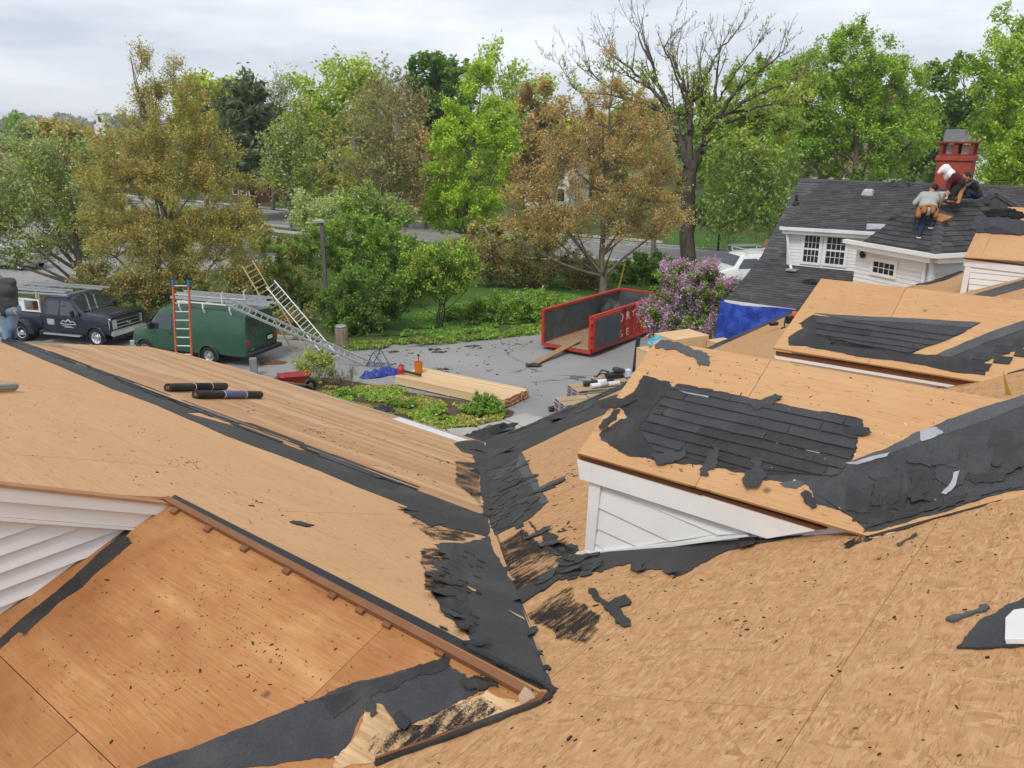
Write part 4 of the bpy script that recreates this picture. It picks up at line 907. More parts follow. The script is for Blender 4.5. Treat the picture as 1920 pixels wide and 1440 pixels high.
# small gabled shingle roof behind it, right of the workers
qa = atY(1868, 360, float(APEX[1]) + 1.5); rr = part_empty('roof', house2)
PR1 = Pl(qa, -V3 * .2 + -U3 * 1.0, (V3 * 1.0 - U3 * .2) - Z3 * .62)
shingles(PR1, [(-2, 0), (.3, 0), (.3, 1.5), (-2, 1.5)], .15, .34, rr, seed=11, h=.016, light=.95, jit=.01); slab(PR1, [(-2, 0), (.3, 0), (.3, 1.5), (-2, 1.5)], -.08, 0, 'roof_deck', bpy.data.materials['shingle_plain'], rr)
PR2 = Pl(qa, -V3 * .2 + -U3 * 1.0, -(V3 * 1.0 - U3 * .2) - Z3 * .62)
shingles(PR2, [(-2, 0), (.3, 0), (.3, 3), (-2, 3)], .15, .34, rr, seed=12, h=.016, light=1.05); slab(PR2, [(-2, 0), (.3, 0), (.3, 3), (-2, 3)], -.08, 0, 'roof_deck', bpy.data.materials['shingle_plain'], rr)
m = MB(); gt = [PR1.pt(.27, .02, -.03), PR1.pt(.27, 1.5, -.03), PR2.pt(.27, 3, -.03)]; m.prism(gt, [p + PR1.e1 * -.08 for p in gt]); m.build('gable_wall', bpy.data.materials['shingle_plain'], rr, True)
# roof furniture
def on_sh(x, y): return PL_sh.px(x, y)
ns = PL_sh.n
m = MB(); p = on_sh(1628, 363); ax, ay = -V3, PL_sh.e2
m.prism([p + ax * a + ay * b for a, b in ((-.17, -.14), (.17, -.14), (.2, .2), (-.2, .2))], [p + ns * .13 + ax * a + ay * b for a, b in ((-.13, -.1), (.13, -.1), (.15, .12), (-.15, .12))]); m.build('roof_vent', simple('vent_metal', (.42, .42, .43), .5, .4, .2, .2), roofB, True)
p = on_sh(1766, 368); m = MB()
m.prism([p + ax * a + ay * b for a, b in ((-.2, -.16), (.2, -.16), (.22, .2), (-.22, .2))], [p + ns * .12 + ax * a + ay * b for a, b in ((-.15, -.1), (.15, -.1), (.17, .12), (-.17, .12))]); m.build('roof_vent', bpy.data.materials['vent_metal'], roofB, True)
p = PL_hi.px(1492, 382); m = MB(); m.tube([p, p + Z3 * .32], .05, 8); m.lathe([(.14, -.02), (.10, .06), (.055, .1)], 10, 0, Matrix.Translation(Vector(p))); m.build('vent_pipe', M_BLACK, roofA, True)
for q, l_, mat in (((1640, 428), .42, M_GALV),):
    p = on_sh(*q); m = MB(); m.prism([p + ax * a + ay * b + ns * .02 for a, b in ((-.3, -.2), (.25, -.25), (.3, .1), (-.2, .2))], [p + ax * a + ay * b + ns * .05 for a, b in ((-.3, -.2), (.25, -.25), (.3, .1), (-.2, .2))]); m.build('flashing', mat, roofB, True)
p = PWA.px(1622, 471); m = MB(); m.tube([p, p + nAB * .12 + Z3 * .02], .03, 8); m.lathe([(.0, .0), (.05, .02), (.07, .12), (.065, .16), (.0, .16)], 10, 0, Matrix.Translation(Vector(p + nAB * .14 - Z3 * .02)) @ Matrix.Rotation(2.5, 4, Vector(e_ab))); m.build('flood_light', M_BLACK, house2, True)
# ---- red rendered chimney
chim = part_empty('chimney', house2)
M_RED = simple('red_render', (.36, .07, .045), .85, .2, 0, .3, 5, .3, dirt=.55, dirtc=(.10, .035, .03)); M_REDD = simple('red_brick', (.23, .055, .04), .9, .2, 0, .4, 12, .4)
cw0 = hit(1750, 346, uvw(UR - .3, 0, 0), U3); cw1 = hit(1814, 348, uvw(UR - .3, 0, 0), U3)
zt_ = hit(1786, 291, uvw(UR - .3, 0, 0), U3)[2]; zt2 = hit(1786, 265, uvw(UR - .3, 0, 0), U3)[2]
vL, vR = vv(cw0), vv(cw1); cu0, cu1 = UR - .3, UR + .5
z0_ = ZR - .6; bx = lambda lo, hi, nm, mat, pa=chim: MB().box(lo, hi, 0, TB).build(nm, mat, pa, True, bevel=.012)
bx((cu0, vR, z0_), (cu1, vL, zt_ - .18), 'stack', M_RED); bx((cu0 - .05, vR - .05, zt_ - .18), (cu1 + .05, vL + .05, zt_ - .02), 'collar', M_RED)
bx((cu0 - .01, vR + .0, zt_ - .02), (cu1, vL, zt_ + .03), 'collar', M_REDD)
hh = zt2 - zt_ - .1
for i, f in enumerate((.0, .46, .88)):
    w_ = .12 if i != 1 else .16; v_ = vR + (vL - vR - w_) * f / .88
    for u_ in (cu0 + .02, cu1 - .14): bx((u_, v_, zt_ + .03), (u_ + .12, v_ + w_, zt_ + .03 + hh), 'pier', M_REDD)
for f in (.28, .72): bx((cu0 + .2, vR + (vL - vR) * f - .1, zt_ + .03), (cu0 + .4, vR + (vL - vR) * f + .1, zt_ + .03 + hh * .9), 'flue_tile', simple('flue_clay', (.45, .36, .30), .8, .2, 0, .2))
bx((cu0 - .04, vR - .04, zt_ + .03 + hh), (cu1 + .04, vL + .04, zt_ + .10 + hh), 'cap_slab', M_REDD)
bx((cu0 - .03, vR - .05, z0_ + .3), (cu0 - .0, vL + .05, ZR - .18), 'flashing', M_GALV)
# ---- loose dark felt pulled up on the shingles, thrown clothes, sheathing in front
def crumple(name, label, cat, centre, ax, ay, n_, sx, sy, hgt, mat, seed, group=None, res=34, parent=None):
    r_ = random.Random(seed); off = Vector((r_.random() * 50, r_.random() * 50, 0)); vs = []; fs = []
    for j in range(res + 1):
        for i in range(res + 1):
            x, y = i / res * 2 - 1, j / res * 2 - 1; rr_ = math.hypot(x, y) * (1 + .28 * mnoise.noise(Vector((x * 1.3, y * 1.3, seed)) + off))
            edge = max(0, 1 - rr_ ** 3); k = 1.0 if rr_ < 1 else 1 / rr_
            a_ = x * math.cos(seed) + y * math.sin(seed); c_ = y * math.cos(seed) - x * math.sin(seed)
            n = .30 + .60 * mnoise.noise(Vector((x * 1.5, y * 1.5, seed)) + off) + .17 * (1 - abs(mnoise.noise(Vector((a_ * 1.2, c_ * 4.5, 3)) + off)) * 3) + .03 * mnoise.noise(Vector((x * 8, y * 8, 1)) + off)
            wx = 1 + .18 * mnoise.noise(Vector((x * 3, y * 3, 7)) + off)
            vs.append(np.asarray(centre) + ax * (x * k * sx * wx) + ay * (y * k * sy * wx) + n_ * (.012 + min(1, edge * 1.6) * hgt * max(0, n)))
    for j in range(res):
        for i in range(res): a = j * (res + 1) + i; fs.append((a, a + 1, a + res + 2, a + res + 1))
    m = MB(); m.mesh(vs, fs); o = m.build(name, mat, parent, parent is not None, smooth=60)
    if parent is None: tag(o, label, cat, group)
    sol = o.modifiers.new('s', 'SOLIDIFY'); sol.thickness = .008; return o
crumple('felt_scrap', 'crumpled black felt lying on the shingle ridge left of the chimney', 'felt scrap', on_sh(1687, 347), -V3, PL_sh.e2, ns, .42, .2, .22, M_FELT, 5)
crumple('felt_scrap', 'torn black felt lifted along the valley left of the grey shirted worker', 'felt scrap', on_sh(1700, 408), (-V3 * .9 - PL_sh.e2 * .5), PL_sh.e2, ns, .55, .13, .16, M_FELT, 6)
crumple('felt_scrap', 'black felt flap at the foot of the white wall, below the paired windows', 'felt scrap', PL_lo.px(1523, 531), -V3, PL_lo.e2, PL_lo.n, .34, .12, .2, M_FELT, 9)
M_CLOTH = simple('dark_cloth', (.055, .058, .068), .85, .2, 0, .4, 9); M_CLOTHB = simple('black_cloth', (.016, .016, .018), .85, .2, 0, .4, 9)
crumple('jacket', 'grey jacket thrown down on the bare plywood of the far right dormer', 'jacket', D3.px(1873, 428) + D3.n * .03, V3, D3.e2, D3.n, .50, .26, .15, M_CLOTH, 14)
crumple('jacket', 'black jacket lying just above the grey one on the far right dormer', 'jacket', D3.px(1882, 406) + D3.n * .03, V3, D3.e2, D3.n, .34, .16, .16, M_CLOTHB, 17)
m = MB(); p = PH1.px(1767, 409); q1, q2 = PH1.e1, PH1.e2
m.prism([p + q1 * a + q2 * b + PH1.n * .02 for a, b in ((-.3, -.05), (.25, -.12), (.2, .1), (-.1, .14))], [p + q1 * a + q2 * b + PH1.n * .04 for a, b in ((-.3, -.05), (.25, -.12), (.2, .1), (-.1, .14))])
tag(m.build('wood_scrap', M_PLY_OR), 'orange plywood scrap lying on the hip roof beside the grey shirted worker', 'wood scrap')
# ---- blue tarpaulin over the eave wall
M_TARP = NT('tarp'); v = M_TARP.coord('Object'); n_ = M_TARP.noise(v, 2.2, 5, .6)
M_TARP.base(M_TARP.ramp(n_, [(.3, (.015, .035, .24)), (.55, (.025, .07, .42)), (.75, (.07, .16, .58))]), .38, .45); M_TARP.bump(M_TARP.math('ADD', n_, M_TARP.math('MULTIPLY', M_TARP.noise(v, 11, 3), .35)), .9, .08); M_TARP = M_TARP.m
tl = uvw(UE - .12, VL + .15, ZE_ - .02); vs = []; fs = []; nx, ny = 72, 24
for j in range(ny + 1):
    for i in range(nx + 1):
        s_ = i / nx; t = j / ny
        if s_ < .16:   # flap turned round the corner, swinging out to the left
            k = (.16 - s_) / .16; P = tl + U3 * (k * 1.0) + V3 * (k * .55 * t + .05) - Z3 * (t * (3.0 - .2 * k) + k * .1)
        else:
            k = (s_ - .16) / .84; P = tl - V3 * (k * 4.4) - Z3 * (t * 3.0 + .05 * math.sin(k * 9))
        fold = (.05 * mnoise.noise(Vector((i * .5, j * .35, 9))) + .04 * abs(mnoise.noise(Vector((i * .32 + j * .3, j * .2 - i * .1, 4)))) * 2 + .10 * math.sin(i * .9 + 2 * mnoise.noise(Vector((i * .1, j * .12, 0)))) * (.3 + t) * (1 if s_ < .4 else .45) + .22 * mnoise.noise(Vector((i * .13, j * .22, 3))) * (.2 + t))
        vs.append(P - U3 * (fold * .8 + .06 * t) + V3 * (.04 * math.sin(j * .6 + i * .3)))
for j in range(ny):
    for i in range(nx): a = j * (nx + 1) + i; fs.append((a, a + 1, a + nx + 2, a + nx + 1))
m = MB(); m.mesh(vs, fs); tag(m.build('tarp', M_TARP, smooth=80), 'big blue tarpaulin hung from the shingle eave beside the lilac', 'tarp')
# ================================================================ GROUND, ROADS
def sheet(name, pts, z, mat, kind='structure'):
    m = MB(); m.poly([(p[0], p[1], z) for p in pts]); o = m.build(name, mat); o['kind'] = kind; return o
M_GRASSG = ground_mat('grass_ground', [(.3, (.055, .075, .022)), (.5, (.075, .11, .03)), (.7, (.13, .13, .055))], .25, 5.0)
M_LAWN = ground_mat('lawn_ground', [(.3, (.045, .10, .018)), (.55, (.07, .145, .028)), (.75, (.12, .17, .05))], .5, 9.0)
M_MULCH = ground_mat('leaf_litter', [(.3, (.05, .032, .02)), (.5, (.10, .065, .04)), (.7, (.17, .12, .075))], .8, 12.0)
M_ROAD = ground_mat('road_asphalt', [(.3, (.19, .19, .19)), (.5, (.23, .23, .228)), (.7, (.27, .268, .262))], .12, 30.0, bump=.1)
M_BARN = simple('barn_red_dark', (.10, .035, .03), .85, .2, 0, .3)
# one terrain sheet to the horizon: flat here, rising into far wooded hills
gx = np.concatenate([np.linspace(-2600, -140, 34), np.linspace(-120, 160, 57), np.linspace(190, 2600, 34)]); gy = np.concatenate([np.linspace(-300, -20, 8), np.linspace(-10, 200, 43), np.linspace(225, 3000, 50)])
X, Y = np.meshgrid(gx, gy); Zt = np.zeros_like(X)
far_ = np.clip((Y - 380) / 500, 0, 1)
for (hx, hy, hw, hd, hz) in ((-560, 900, 420, 200, 12), (-330, 1100, 300, 240, 12), (-820, 1300, 500, 300, 22), (-200, 1500, 500, 300, 16), (300, 1300, 600, 300, 20), (900, 1200, 500, 300, 22)):
    Zt += hz * np.exp(-((X - hx) / hw) ** 2 - ((Y - hy) / hd) ** 2)
Zt *= far_
rise = np.clip((Y - 74 + (X - 20) * .35) / 60, 0, 1) * np.clip((X - 6) / 16, 0, 1) * 2.6; Zt += rise * (1 - far_)
idx = np.arange(X.size).reshape(X.shape); q = np.stack([idx[:-1, :-1], idx[:-1, 1:], idx[1:, 1:], idx[1:, :-1]], -1).reshape(-1, 4)
o = np_mesh('ground', np.stack([X, Y, Zt - .03], -1).reshape(-1, 3), q, M_GRASSG, smooth=True); o['kind'] = 'structure'
def road(name, cl, wd, z, mat):
    L_, R_ = [], []
    for i, p in enumerate(cl):
        a = np.array(cl[max(i - 1, 0)]); b = np.array(cl[min(i + 1, len(cl) - 1)]); d = (b - a) / np.linalg.norm(b - a); n = np.array([-d[1], d[0]])
        L_.append(np.array(p) + n * wd / 2); R_.append(np.array(p) - n * wd / 2)
    m = MB()
    for i in range(len(cl) - 1): m.poly([(*R_[i], z), (*R_[i + 1], z), (*L_[i + 1], z), (*L_[i], z)])
    o = m.build(name, mat); o['kind'] = 'structure'; return L_, R_
CLR = [(-70, 122), (-46, 104), (-24, 86.5), (-12, 77.5), (-2, 70), (11, 61), (24, 54.5), (40, 49.5), (70, 44)]
eL, eR = road('road', CLR, 9.5, .0, M_ROAD)
M_YEL = simple('line_yellow', (.55, .36, .06), .8, .2, 0, .25, 3); M_LINE = simple('line_white', (.62, .62, .60), .8, .2, 0, .2, 3); M_CONC = simple('concrete', (.42, .40, .37), .85, .2, 0, .15, 2, .2, dirt=.3)
def offs(cl, o_):
    r_ = []
    for i, p in enumerate(cl):
        a = np.array(cl[max(i - 1, 0)]); b = np.array(cl[min(i + 1, len(cl) - 1)]); d = (b - a) / np.linalg.norm(b - a); r_.append(tuple(np.array(p) + np.array([-d[1], d[0]]) * o_))
    return r_
for k in (-.15, .15): road('centre_line', offs(CLR, k), .12, .004, M_YEL)
for k in (-4.1, 4.1): road('edge_line', offs(CLR, k), .14, .004, M_LINE)
for k in (-4.95, 4.95):
    m = MB(); c = offs(CLR, k)
    for a, b in zip(c[:-1], c[1:]): m.beam((*a, .05), (*b, .05), .22, .14)
    o = m.build('kerb', M_CONC); o['kind'] = 'structure'
road('pavement', offs(CLR, -7.4), 1.6, .004, M_CONC); road('pavement', offs(CLR, 7.4), 1.6, .004, M_CONC)
LOT = [(-60, 8), (-60, 38.6), (-22, 37.4), (-9.5, 33.8), (-5.6, 32.6), (-3.6, 34.1), (-1.2, 34.2), (1.4, 36.2), (4, 40), (9, 46.2), (14, 51.5), (17, 57.5), (24, 54), (22, 46), (22, 30), (14, 12)]
sheet('parking_lot', LOT, .0, M_ASPHALT)
sheet('parking_lot', [(-75, 43), (-27, 45.5), (-17, 55), (-15.5, 66), (-24, 75), (-75, 100)], .0, M_ASPHALT)
m = MB()
for a, b in zip([(-60, 38.8), (-22, 37.6), (-9.5, 34)][:-1], [(-22, 37.6), (-9.5, 34)]): m.beam((*a, .05), (*b, .05), .15, .13)
for a, b in (((-75, 42.8), (-27, 45.3)), ((-27, 45.3), (-17, 55))): m.beam((*a, .05), (*b, .05), .15, .13)
o = m.build('kerb', M_CONC); o['kind'] = 'structure'
sheet('lawn', [(-6.5, 34.6), (-3.2, 35.0), (3, 40), (9.5, 48), (12, 54), (8, 57), (-6, 60), (-8, 46)], .004, M_LAWN)
sheet('lawn', [(12, 66), (40, 57), (60, 70), (60, 110), (20, 100)], .006, M_LAWN)
sheet('dirt', [(-4.6, 33.8), (-1.0, 33.9), (-1.2, 35.2), (-3.0, 35.6), (-4.6, 35.0)], .009, M_MULCH)
# planted bed with its paving slabs
bed = [(-8.6, 28.2), (-6.6, 28.1), (-5.0, 27.3), (-3.9, 26.6), (-2.4, 25.9), (-.5, 25.0), (.1, 24.4), (-.1, 23.6), (-1.2, 22.9), (-2.5, 22.3), (-6, 22), (-9, 24)]
sheet('planting_bed', bed, .012, M_MULCH)
px_ = [onz(*p) for p in ((985, 778), (1030, 790), (935, 795), (975, 808), (880, 806), (925, 825))]
slabs = [[(945, 788), (985, 776), (1035, 790), (990, 805)], [(893, 802), (943, 789), (988, 806), (935, 822)], [(835, 806), (890, 803), (932, 823), (880, 838)], [(780, 812), (833, 807), (878, 838), (820, 850)]]
for s_ in slabs:
    c = [onz(*p) for p in s_]; cc = np.mean(c, 0); c = [cc + (p - cc) * .985 for p in c]; m = MB(); m.prism([p + Z3 * .0 for p in c][::-1], [p + Z3 * .05 for p in c][::-1])
    o = m.build('paving_slab', M_CONC, bevel=.01); tag(o, kind='structure')

# ================================================================ TREES
def tubes_np(paths, radii, n=4):
    """list of (K,3) polylines with radii -> verts, quads"""
    V, Q = [], []; base = 0; ang = np.arange(n) * 2 * np.pi / n; ca, sa = np.cos(ang), np.sin(ang)
    for P, R in zip(paths, radii):
        K = len(P); T_ = np.gradient(P, axis=0); T_ /= np.linalg.norm(T_, axis=1)[:, None] + 1e-9
        ref = np.where(np.abs(T_[:, 2:3]) > .9, np.array([[1., 0, 0]]), np.array([[0, 0, 1.]])); A = np.cross(T_, ref); A /= np.linalg.norm(A, axis=1)[:, None] + 1e-9; B = np.cross(T_, A)
        v = P[:, None, :] + (A[:, None, :] * ca[None, :, None] + B[:, None, :] * sa[None, :, None]) * R[:, None, None]
        V.append(v.reshape(-1, 3)); i = base + np.arange(K - 1)[:, None] * n + np.arange(n)[None, :]; j = base + np.arange(K - 1)[:, None] * n + (np.arange(n)[None, :] + 1) % n
        Q.append(np.stack([i, j, j + n, i + n], -1).reshape(-1, 4)); base += K * n
    return np.concatenate(V), np.concatenate(Q)
def bez(a, b, c, k): t = np.linspace(0, 1, k)[:, None]; return a * (1 - t) ** 2 + 2 * b * t * (1 - t) + c * t ** 2
def leaves_np(C, size, rng, up=.35, elong=1.5, col=None):
    n = len(C); N = rng.normal(size=(n, 3)); N[:, 2] = np.abs(N[:, 2]) + up; N /= np.linalg.norm(N, axis=1)[:, None]
    A = np.cross(N, rng.normal(size=(n, 3))); A /= np.linalg.norm(A, axis=1)[:, None] + 1e-9; B = np.cross(N, A)
    s = (size * rng.uniform(.6, 1.35, n))[:, None]
    v = np.stack([C - A * s * elong * .5, C + B * s * .42 + N * s * .1, C + A * s * elong * .5, C - B * s * .42 + N * s * .1], 1).reshape(-1, 3)
    q = np.arange(4 * n).reshape(n, 4); return v, q, np.repeat(col, 4, axis=0)
def palette(rng, n, pal, pos=None, clump=.7, scale=.9):
    """leaf colours: weighted palette, neighbours alike"""
    w_ = np.array([p[1] for p in pal], float); w_ /= w_.sum(); cols = np.array([p[0] for p in pal])
    u = rng.random(n)
    if pos is not None:
        ph = rng.random(6) * 6; f = np.sin(pos @ np.array([1.7, .6, .9]) / scale + ph[0]) + np.sin(pos @ np.array([-.7, 1.5, 1.1]) / scale + ph[1]) + np.sin(pos @ np.array([.4, -1.2, 1.9]) / scale + ph[2])
        g = np.argsort(np.argsort(f)) / n; u = np.clip((u * (1 - clump) + g * clump) + rng.normal(size=n) * .10, 0, .9999)
    k = np.searchsorted(np.cumsum(w_), u).clip(0, len(w_) - 1); c = np.clip(cols[k] * LEAFK, 0, .8) * rng.uniform(.72, 1.28, (n, 1)); return np.concatenate([c, np.ones((n, 1))], 1)
TSEED = [100]
def tree(name, label, cat, Y, trunk_x, blobs, n_leaf, size, pal, trunk_r=.18, bark=None, nsec=90, twig=8, tw_len=.9, upw=.6, spread=.25, group=None, stems=1, shell=.5, leafy=1.0, base_z=0.0, twr=.008, elong=1.5, dy=0.0, leaf_kind='crown', blossoms=None, dscale=1.0, droop=0.0):
    """trunk, limbs, branches and twigs grown out to fill the crown volumes seen in the photo (blobs: cx, cy, rx, ry in px at depth Y)"""
    TSEED[0] += 1; rng = np.random.default_rng(TSEED[0]); n_leaf = int(n_leaf * 1.3)
    kY = lambda px: px / FPX * Y * 1.03
    cs = []; rs = []
    for b in blobs:
        c = atY(b[0], b[1], Y + (b[4] if len(b) > 4 else 0)); cs.append(c); rs.append((kY(b[2]), kY(b[2]) * .9 * dscale, kY(b[3])))
    cs = np.array(cs); rs = np.array(rs); vol = rs.prod(1) ** .72; pr_ = vol / vol.sum()
    base = atY(trunk_x, 500, Y) * np.array([1, 1, 0]) + np.array([0, dy, base_z])
    k = rng.choice(len(cs), nsec, p=pr_); d = rng.normal(size=(nsec, 3)); d /= np.linalg.norm(d, axis=1)[:, None]
    rad = rng.random(nsec) ** (1 / (2.0 + 2 * shell)); S = cs[k] + d * rad[:, None] * rs[k]; S[:, 2] = np.maximum(S[:, 2], base_z + .12)
    top = cs[:, 2].max() + .55 * rs[np.argmax(cs[:, 2]), 2]; cx = (cs * pr_[:, None]).sum(0); zlo = (cs[:, 2] - rs[:, 2]).min()
    topc = cs[np.argmax(cs[:, 2] + rs[:, 2])]
    paths, radii = [], []; nodes = []; nrad = []
    for s_ in range(stems):
        a = base + (np.array([*(rng.normal(size=2) * trunk_r * 1.6), 0]) if stems > 1 else 0); tgt = np.array([topc[0], topc[1], top]) + (np.array([*rng.normal(size=2) * np.mean(rs[:, 0]) * .5, -rng.random() * (top - zlo) * .3]) if stems > 1 else 0)
        mid = np.array([a[0] * .7 + tgt[0] * .3, a[1] * .7 + tgt[1] * .3, a[2] + (tgt[2] - a[2]) * .5]) + rng.normal(size=3) * np.array([.25, .25, 0]) * min(1, (top - a[2]) / 8)
        P = bez(a, mid, tgt, 12); P[1:-1, :2] += rng.normal(size=(10, 2)) * trunk_r * .25; R = trunk_r / (stems ** .6) * np.linspace(1, .12, 12); R[0] *= 1.25
        paths.append(P); radii.append(R); keep = P[:, 2] > base_z + (zlo - base_z) * .35; nodes.append(P[keep] if keep.any() else P[-4:]); nrad.append(R[keep] if keep.any() else R[-4:])
    nodes = np.concatenate(nodes); nrad = np.concatenate(nrad)
    # limbs
    nl = max(4, min(16, nsec // 6)); li = [int(rng.integers(nsec))]
    for _ in range(nl - 1): li.append(int(np.argmax(np.min(np.linalg.norm(S[:, None] - S[li][None], axis=2), axis=1))))
    ln, lr = [nodes], [nrad]
    for i in li:
        e = S[i]; hd = np.linalg.norm(nodes[:, :2] - e[:2], axis=1); cost = np.abs(nodes[:, 2] - (e[2] - hd * (.75 + .5 * upw))) + .15 * hd; j = int(np.argmin(cost)); a = nodes[j]
        m_ = a * .5 + e * .5 + np.array([0, 0, -.12 * np.linalg.norm(e - a) * (upw - .2)]) + rng.normal(size=3) * .06 * np.linalg.norm(e - a); P = bez(a, m_, e, 8); r0 = min(nrad[j] * .62, trunk_r * .5); R = np.linspace(r0, .018 * (Y / 35) ** .3, 8); paths.append(P); radii.append(R); ln.append(P[2:]); lr.append(R[2:])
    nodes = np.concatenate(ln); nrad = np.concatenate(lr); leafpts = []; tips = []
    for i in range(nsec):
        e = S[i]; dd = np.linalg.norm(nodes - e, axis=1) + np.maximum(0, nodes[:, 2] - e[2] + .1) * 1.2 * (1 - droop); j = int(np.argmin(dd)); a = nodes[j]; L_ = np.linalg.norm(e - a)
        if L_ > .15:
            P = bez(a, a * .45 + e * .55 + rng.normal(size=3) * .1 * L_, e, 5); R = np.linspace(min(nrad[j] * .7, .05), max(.009, twr * 1.3), 5); paths.append(P); radii.append(R)
        out_ = e - np.array([cx[0], cx[1], cx[2] - rs[0, 2] * .3]); out_ /= np.linalg.norm(out_) + 1e-6
        for t in range(twig):
            dr = out_ * spread * 2 + np.array([0, 0, upw]) + rng.normal(size=3) * .55; dr /= np.linalg.norm(dr); l = tw_len * rng.uniform(.5, 1.25); a2 = e + rng.normal(size=3) * .12 * tw_len; b2_ = a2 + dr * l
            P = np.stack([a2, (a2 + b2_) / 2 + rng.normal(size=3) * .08 * l - np.array([0, 0, droop * l * .1]), b2_ - np.array([0, 0, droop * l * .5])]); paths.append(P); radii.append(np.array([twr, twr * .8, twr * .4])); tips.append(P)
    bark = bark or M_BARK
    root = thing(name, label, cat, tuple(base), 0, group)
    thick = [i for i in range(len(paths)) if radii[i][0] > .03]; thin = [i for i in range(len(paths)) if radii[i][0] <= .03]
    if not thick: thick, thin = [0], thin[1:] if thin[0] == 0 else thin
    v, q = tubes_np([paths[i] for i in thick], [radii[i] for i in thick], 6); np_mesh('trunk', v, q, bark, None, root, True, True)
    if thin: v, q = tubes_np([paths[i] for i in thin], [radii[i] for i in thin], 3); np_mesh('twigs', v, q, bark, None, root, True)['kind'] = 'stuff'
    if n_leaf:
        tp = np.array(tips); k = rng.integers(len(tp), size=n_leaf); t = rng.random(n_leaf)[:, None] ** .7; C = np.where(t < .5, tp[k, 0] + (tp[k, 1] - tp[k, 0]) * t * 2, tp[k, 1] + (tp[k, 2] - tp[k, 1]) * (t * 2 - 1)) + rng.normal(size=(n_leaf, 3)) * tw_len * .14 * leafy
        C[:, 2] = np.maximum(C[:, 2], base_z + .05)
        v, q, c = leaves_np(C, size * .8, rng, .35, elong, palette(rng, n_leaf, pal, C, .62, np.mean(rs[:, 0]) * .35)); np_mesh(leaf_kind, v, q, M_LEAF, c, root, True)
    if blossoms:
        nb_, per, bs, bpal, br_ = blossoms; k = rng.integers(len(tips), size=nb_); tp = np.array(tips)[k, 2]; C = (tp[:, None, :] + np.abs(rng.normal(size=(nb_, per, 3))) * np.array([1, 1, 1.6]) * br_ * rng.choice([-1, 1], size=(nb_, per, 3))).reshape(-1, 3)
        v, q, c = leaves_np(C, bs, rng, .2, 1.1, palette(rng, len(C), bpal)); o = np_mesh('blossom', v, q, M_LEAF, c, root, True)
    return root
# leaf colours
LEAFK = 2.5
OLIVE = [((.195, .195, .04), 4), ((.22, .18, .048), 4), ((.26, .15, .05), 3), ((.15, .19, .032), 6), ((.27, .115, .05), 1.2)]
ORANGE = [((.275, .16, .062), 5), ((.255, .18, .068), 4), ((.22, .19, .06), 4), ((.29, .135, .062), 2.5), ((.175, .18, .05), 4)]
LIME = [((.19, .275, .022), 4), ((.235, .32, .03), 3), ((.135, .215, .016), 3), ((.28, .33, .05), 1)]
GREEN = [((.078, .145, .018), 4), ((.105, .18, .022), 3), ((.055, .105, .013), 3), ((.145, .22, .03), 1)]
MGREEN = [((.115, .195, .022), 4), ((.15, .235, .028), 3), ((.08, .14, .015), 3), ((.20, .28, .05), 1)]
DGREEN = [((.035, .095, .014), 4), ((.05, .125, .016), 3), ((.025, .07, .012), 3)]
SAGE = [((.15, .19, .065), 4), ((.19, .22, .09), 3), ((.11, .15, .045), 3), ((.22, .2, .08), 1)]
YEL = [((.26, .30, .035), 4), ((.21, .26, .03), 3), ((.16, .2, .025), 3)]
BROWN = [((.165, .115, .055), 4), ((.14, .125, .045), 3), ((.19, .09, .045), 2), ((.12, .13, .04), 3)]
PINE = [((.05, .075, .035), 4), ((.065, .09, .045), 3), ((.035, .055, .025), 3), ((.09, .11, .06), 1)]
PALE = [((.24, .27, .12), 4), ((.20, .26, .08), 3), ((.30, .32, .17), 2)]
TB_ = 'trees beyond the car park'
# --- far wood as one mass, then the trees one can tell apart, from far to near
def treeline(name, x0, x1, Y, ytop, n_leaf, size, pal, ybot=None, jit=18):
    TSEED[0] += 1; rng = np.random.default_rng(TSEED[0]); n = int((x1 - x0) / 16); V_, Q_, C_ = [], [], []; base = 0
    xs = rng.uniform(x0, x1, n); ks = rng.choice(n, n_leaf); tops = ytop(xs) + rng.uniform(-jit, jit, n); wd_ = rng.uniform(14, 34, n); Ys = Y * rng.uniform(.9, 1.15, n); P = []
    cc = np.array([atY(x, t + w_, y) for x, t, w_, y in zip(xs, tops, wd_, Ys)]); rr_ = wd_ / FPX * Ys
    d = rng.normal(size=(n_leaf, 3)); d /= np.linalg.norm(d, axis=1)[:, None]; rad = rng.random(n_leaf) ** .35
    st = np.where(d[:, 2] < 0, np.maximum(1.0, cc[ks, 2] / rr_[ks]), 1.0); C = cc[ks] + d * (rad * rr_[ks])[:, None]; C[:, 2] = np.where(d[:, 2] < 0, cc[ks, 2] + d[:, 2] * rad * cc[ks, 2], C[:, 2]); C[:, 2] = np.maximum(C[:, 2], .2)
    tint = rng.uniform(.7, 1.3, (n, 1)) * np.array([1, 1, 1.]) ; hue = palette(rng, n, pal)[:, :3]
    col = np.concatenate([hue[ks] * rng.uniform(.7, 1.3, (n_leaf, 1)), np.ones((n_leaf, 1))], 1)
    v, q, c = leaves_np(C, size, rng, .3, 1.3, col); o = np_mesh(name, v, q, M_LEAF, c); o['kind'] = 'stuff'; return o
MIXP = OLIVE + GREEN + BROWN + YEL[:1]
treeline('far_woods', -120, 560, 760, lambda x: 222 + 0 * x, 15000, 4.6, [((.10, .10, .09), 3), ((.13, .11, .10), 3), ((.08, .10, .07), 2)], jit=8)
treeline('far_woods', -60, 520, 300, lambda x: 245 + 14 * np.sin(x / 60), 16000, 2.0, [((.12, .12, .07), 3), ((.15, .11, .08), 3), ((.08, .13, .05), 2), ((.13, .18, .05), 1)], jit=14)
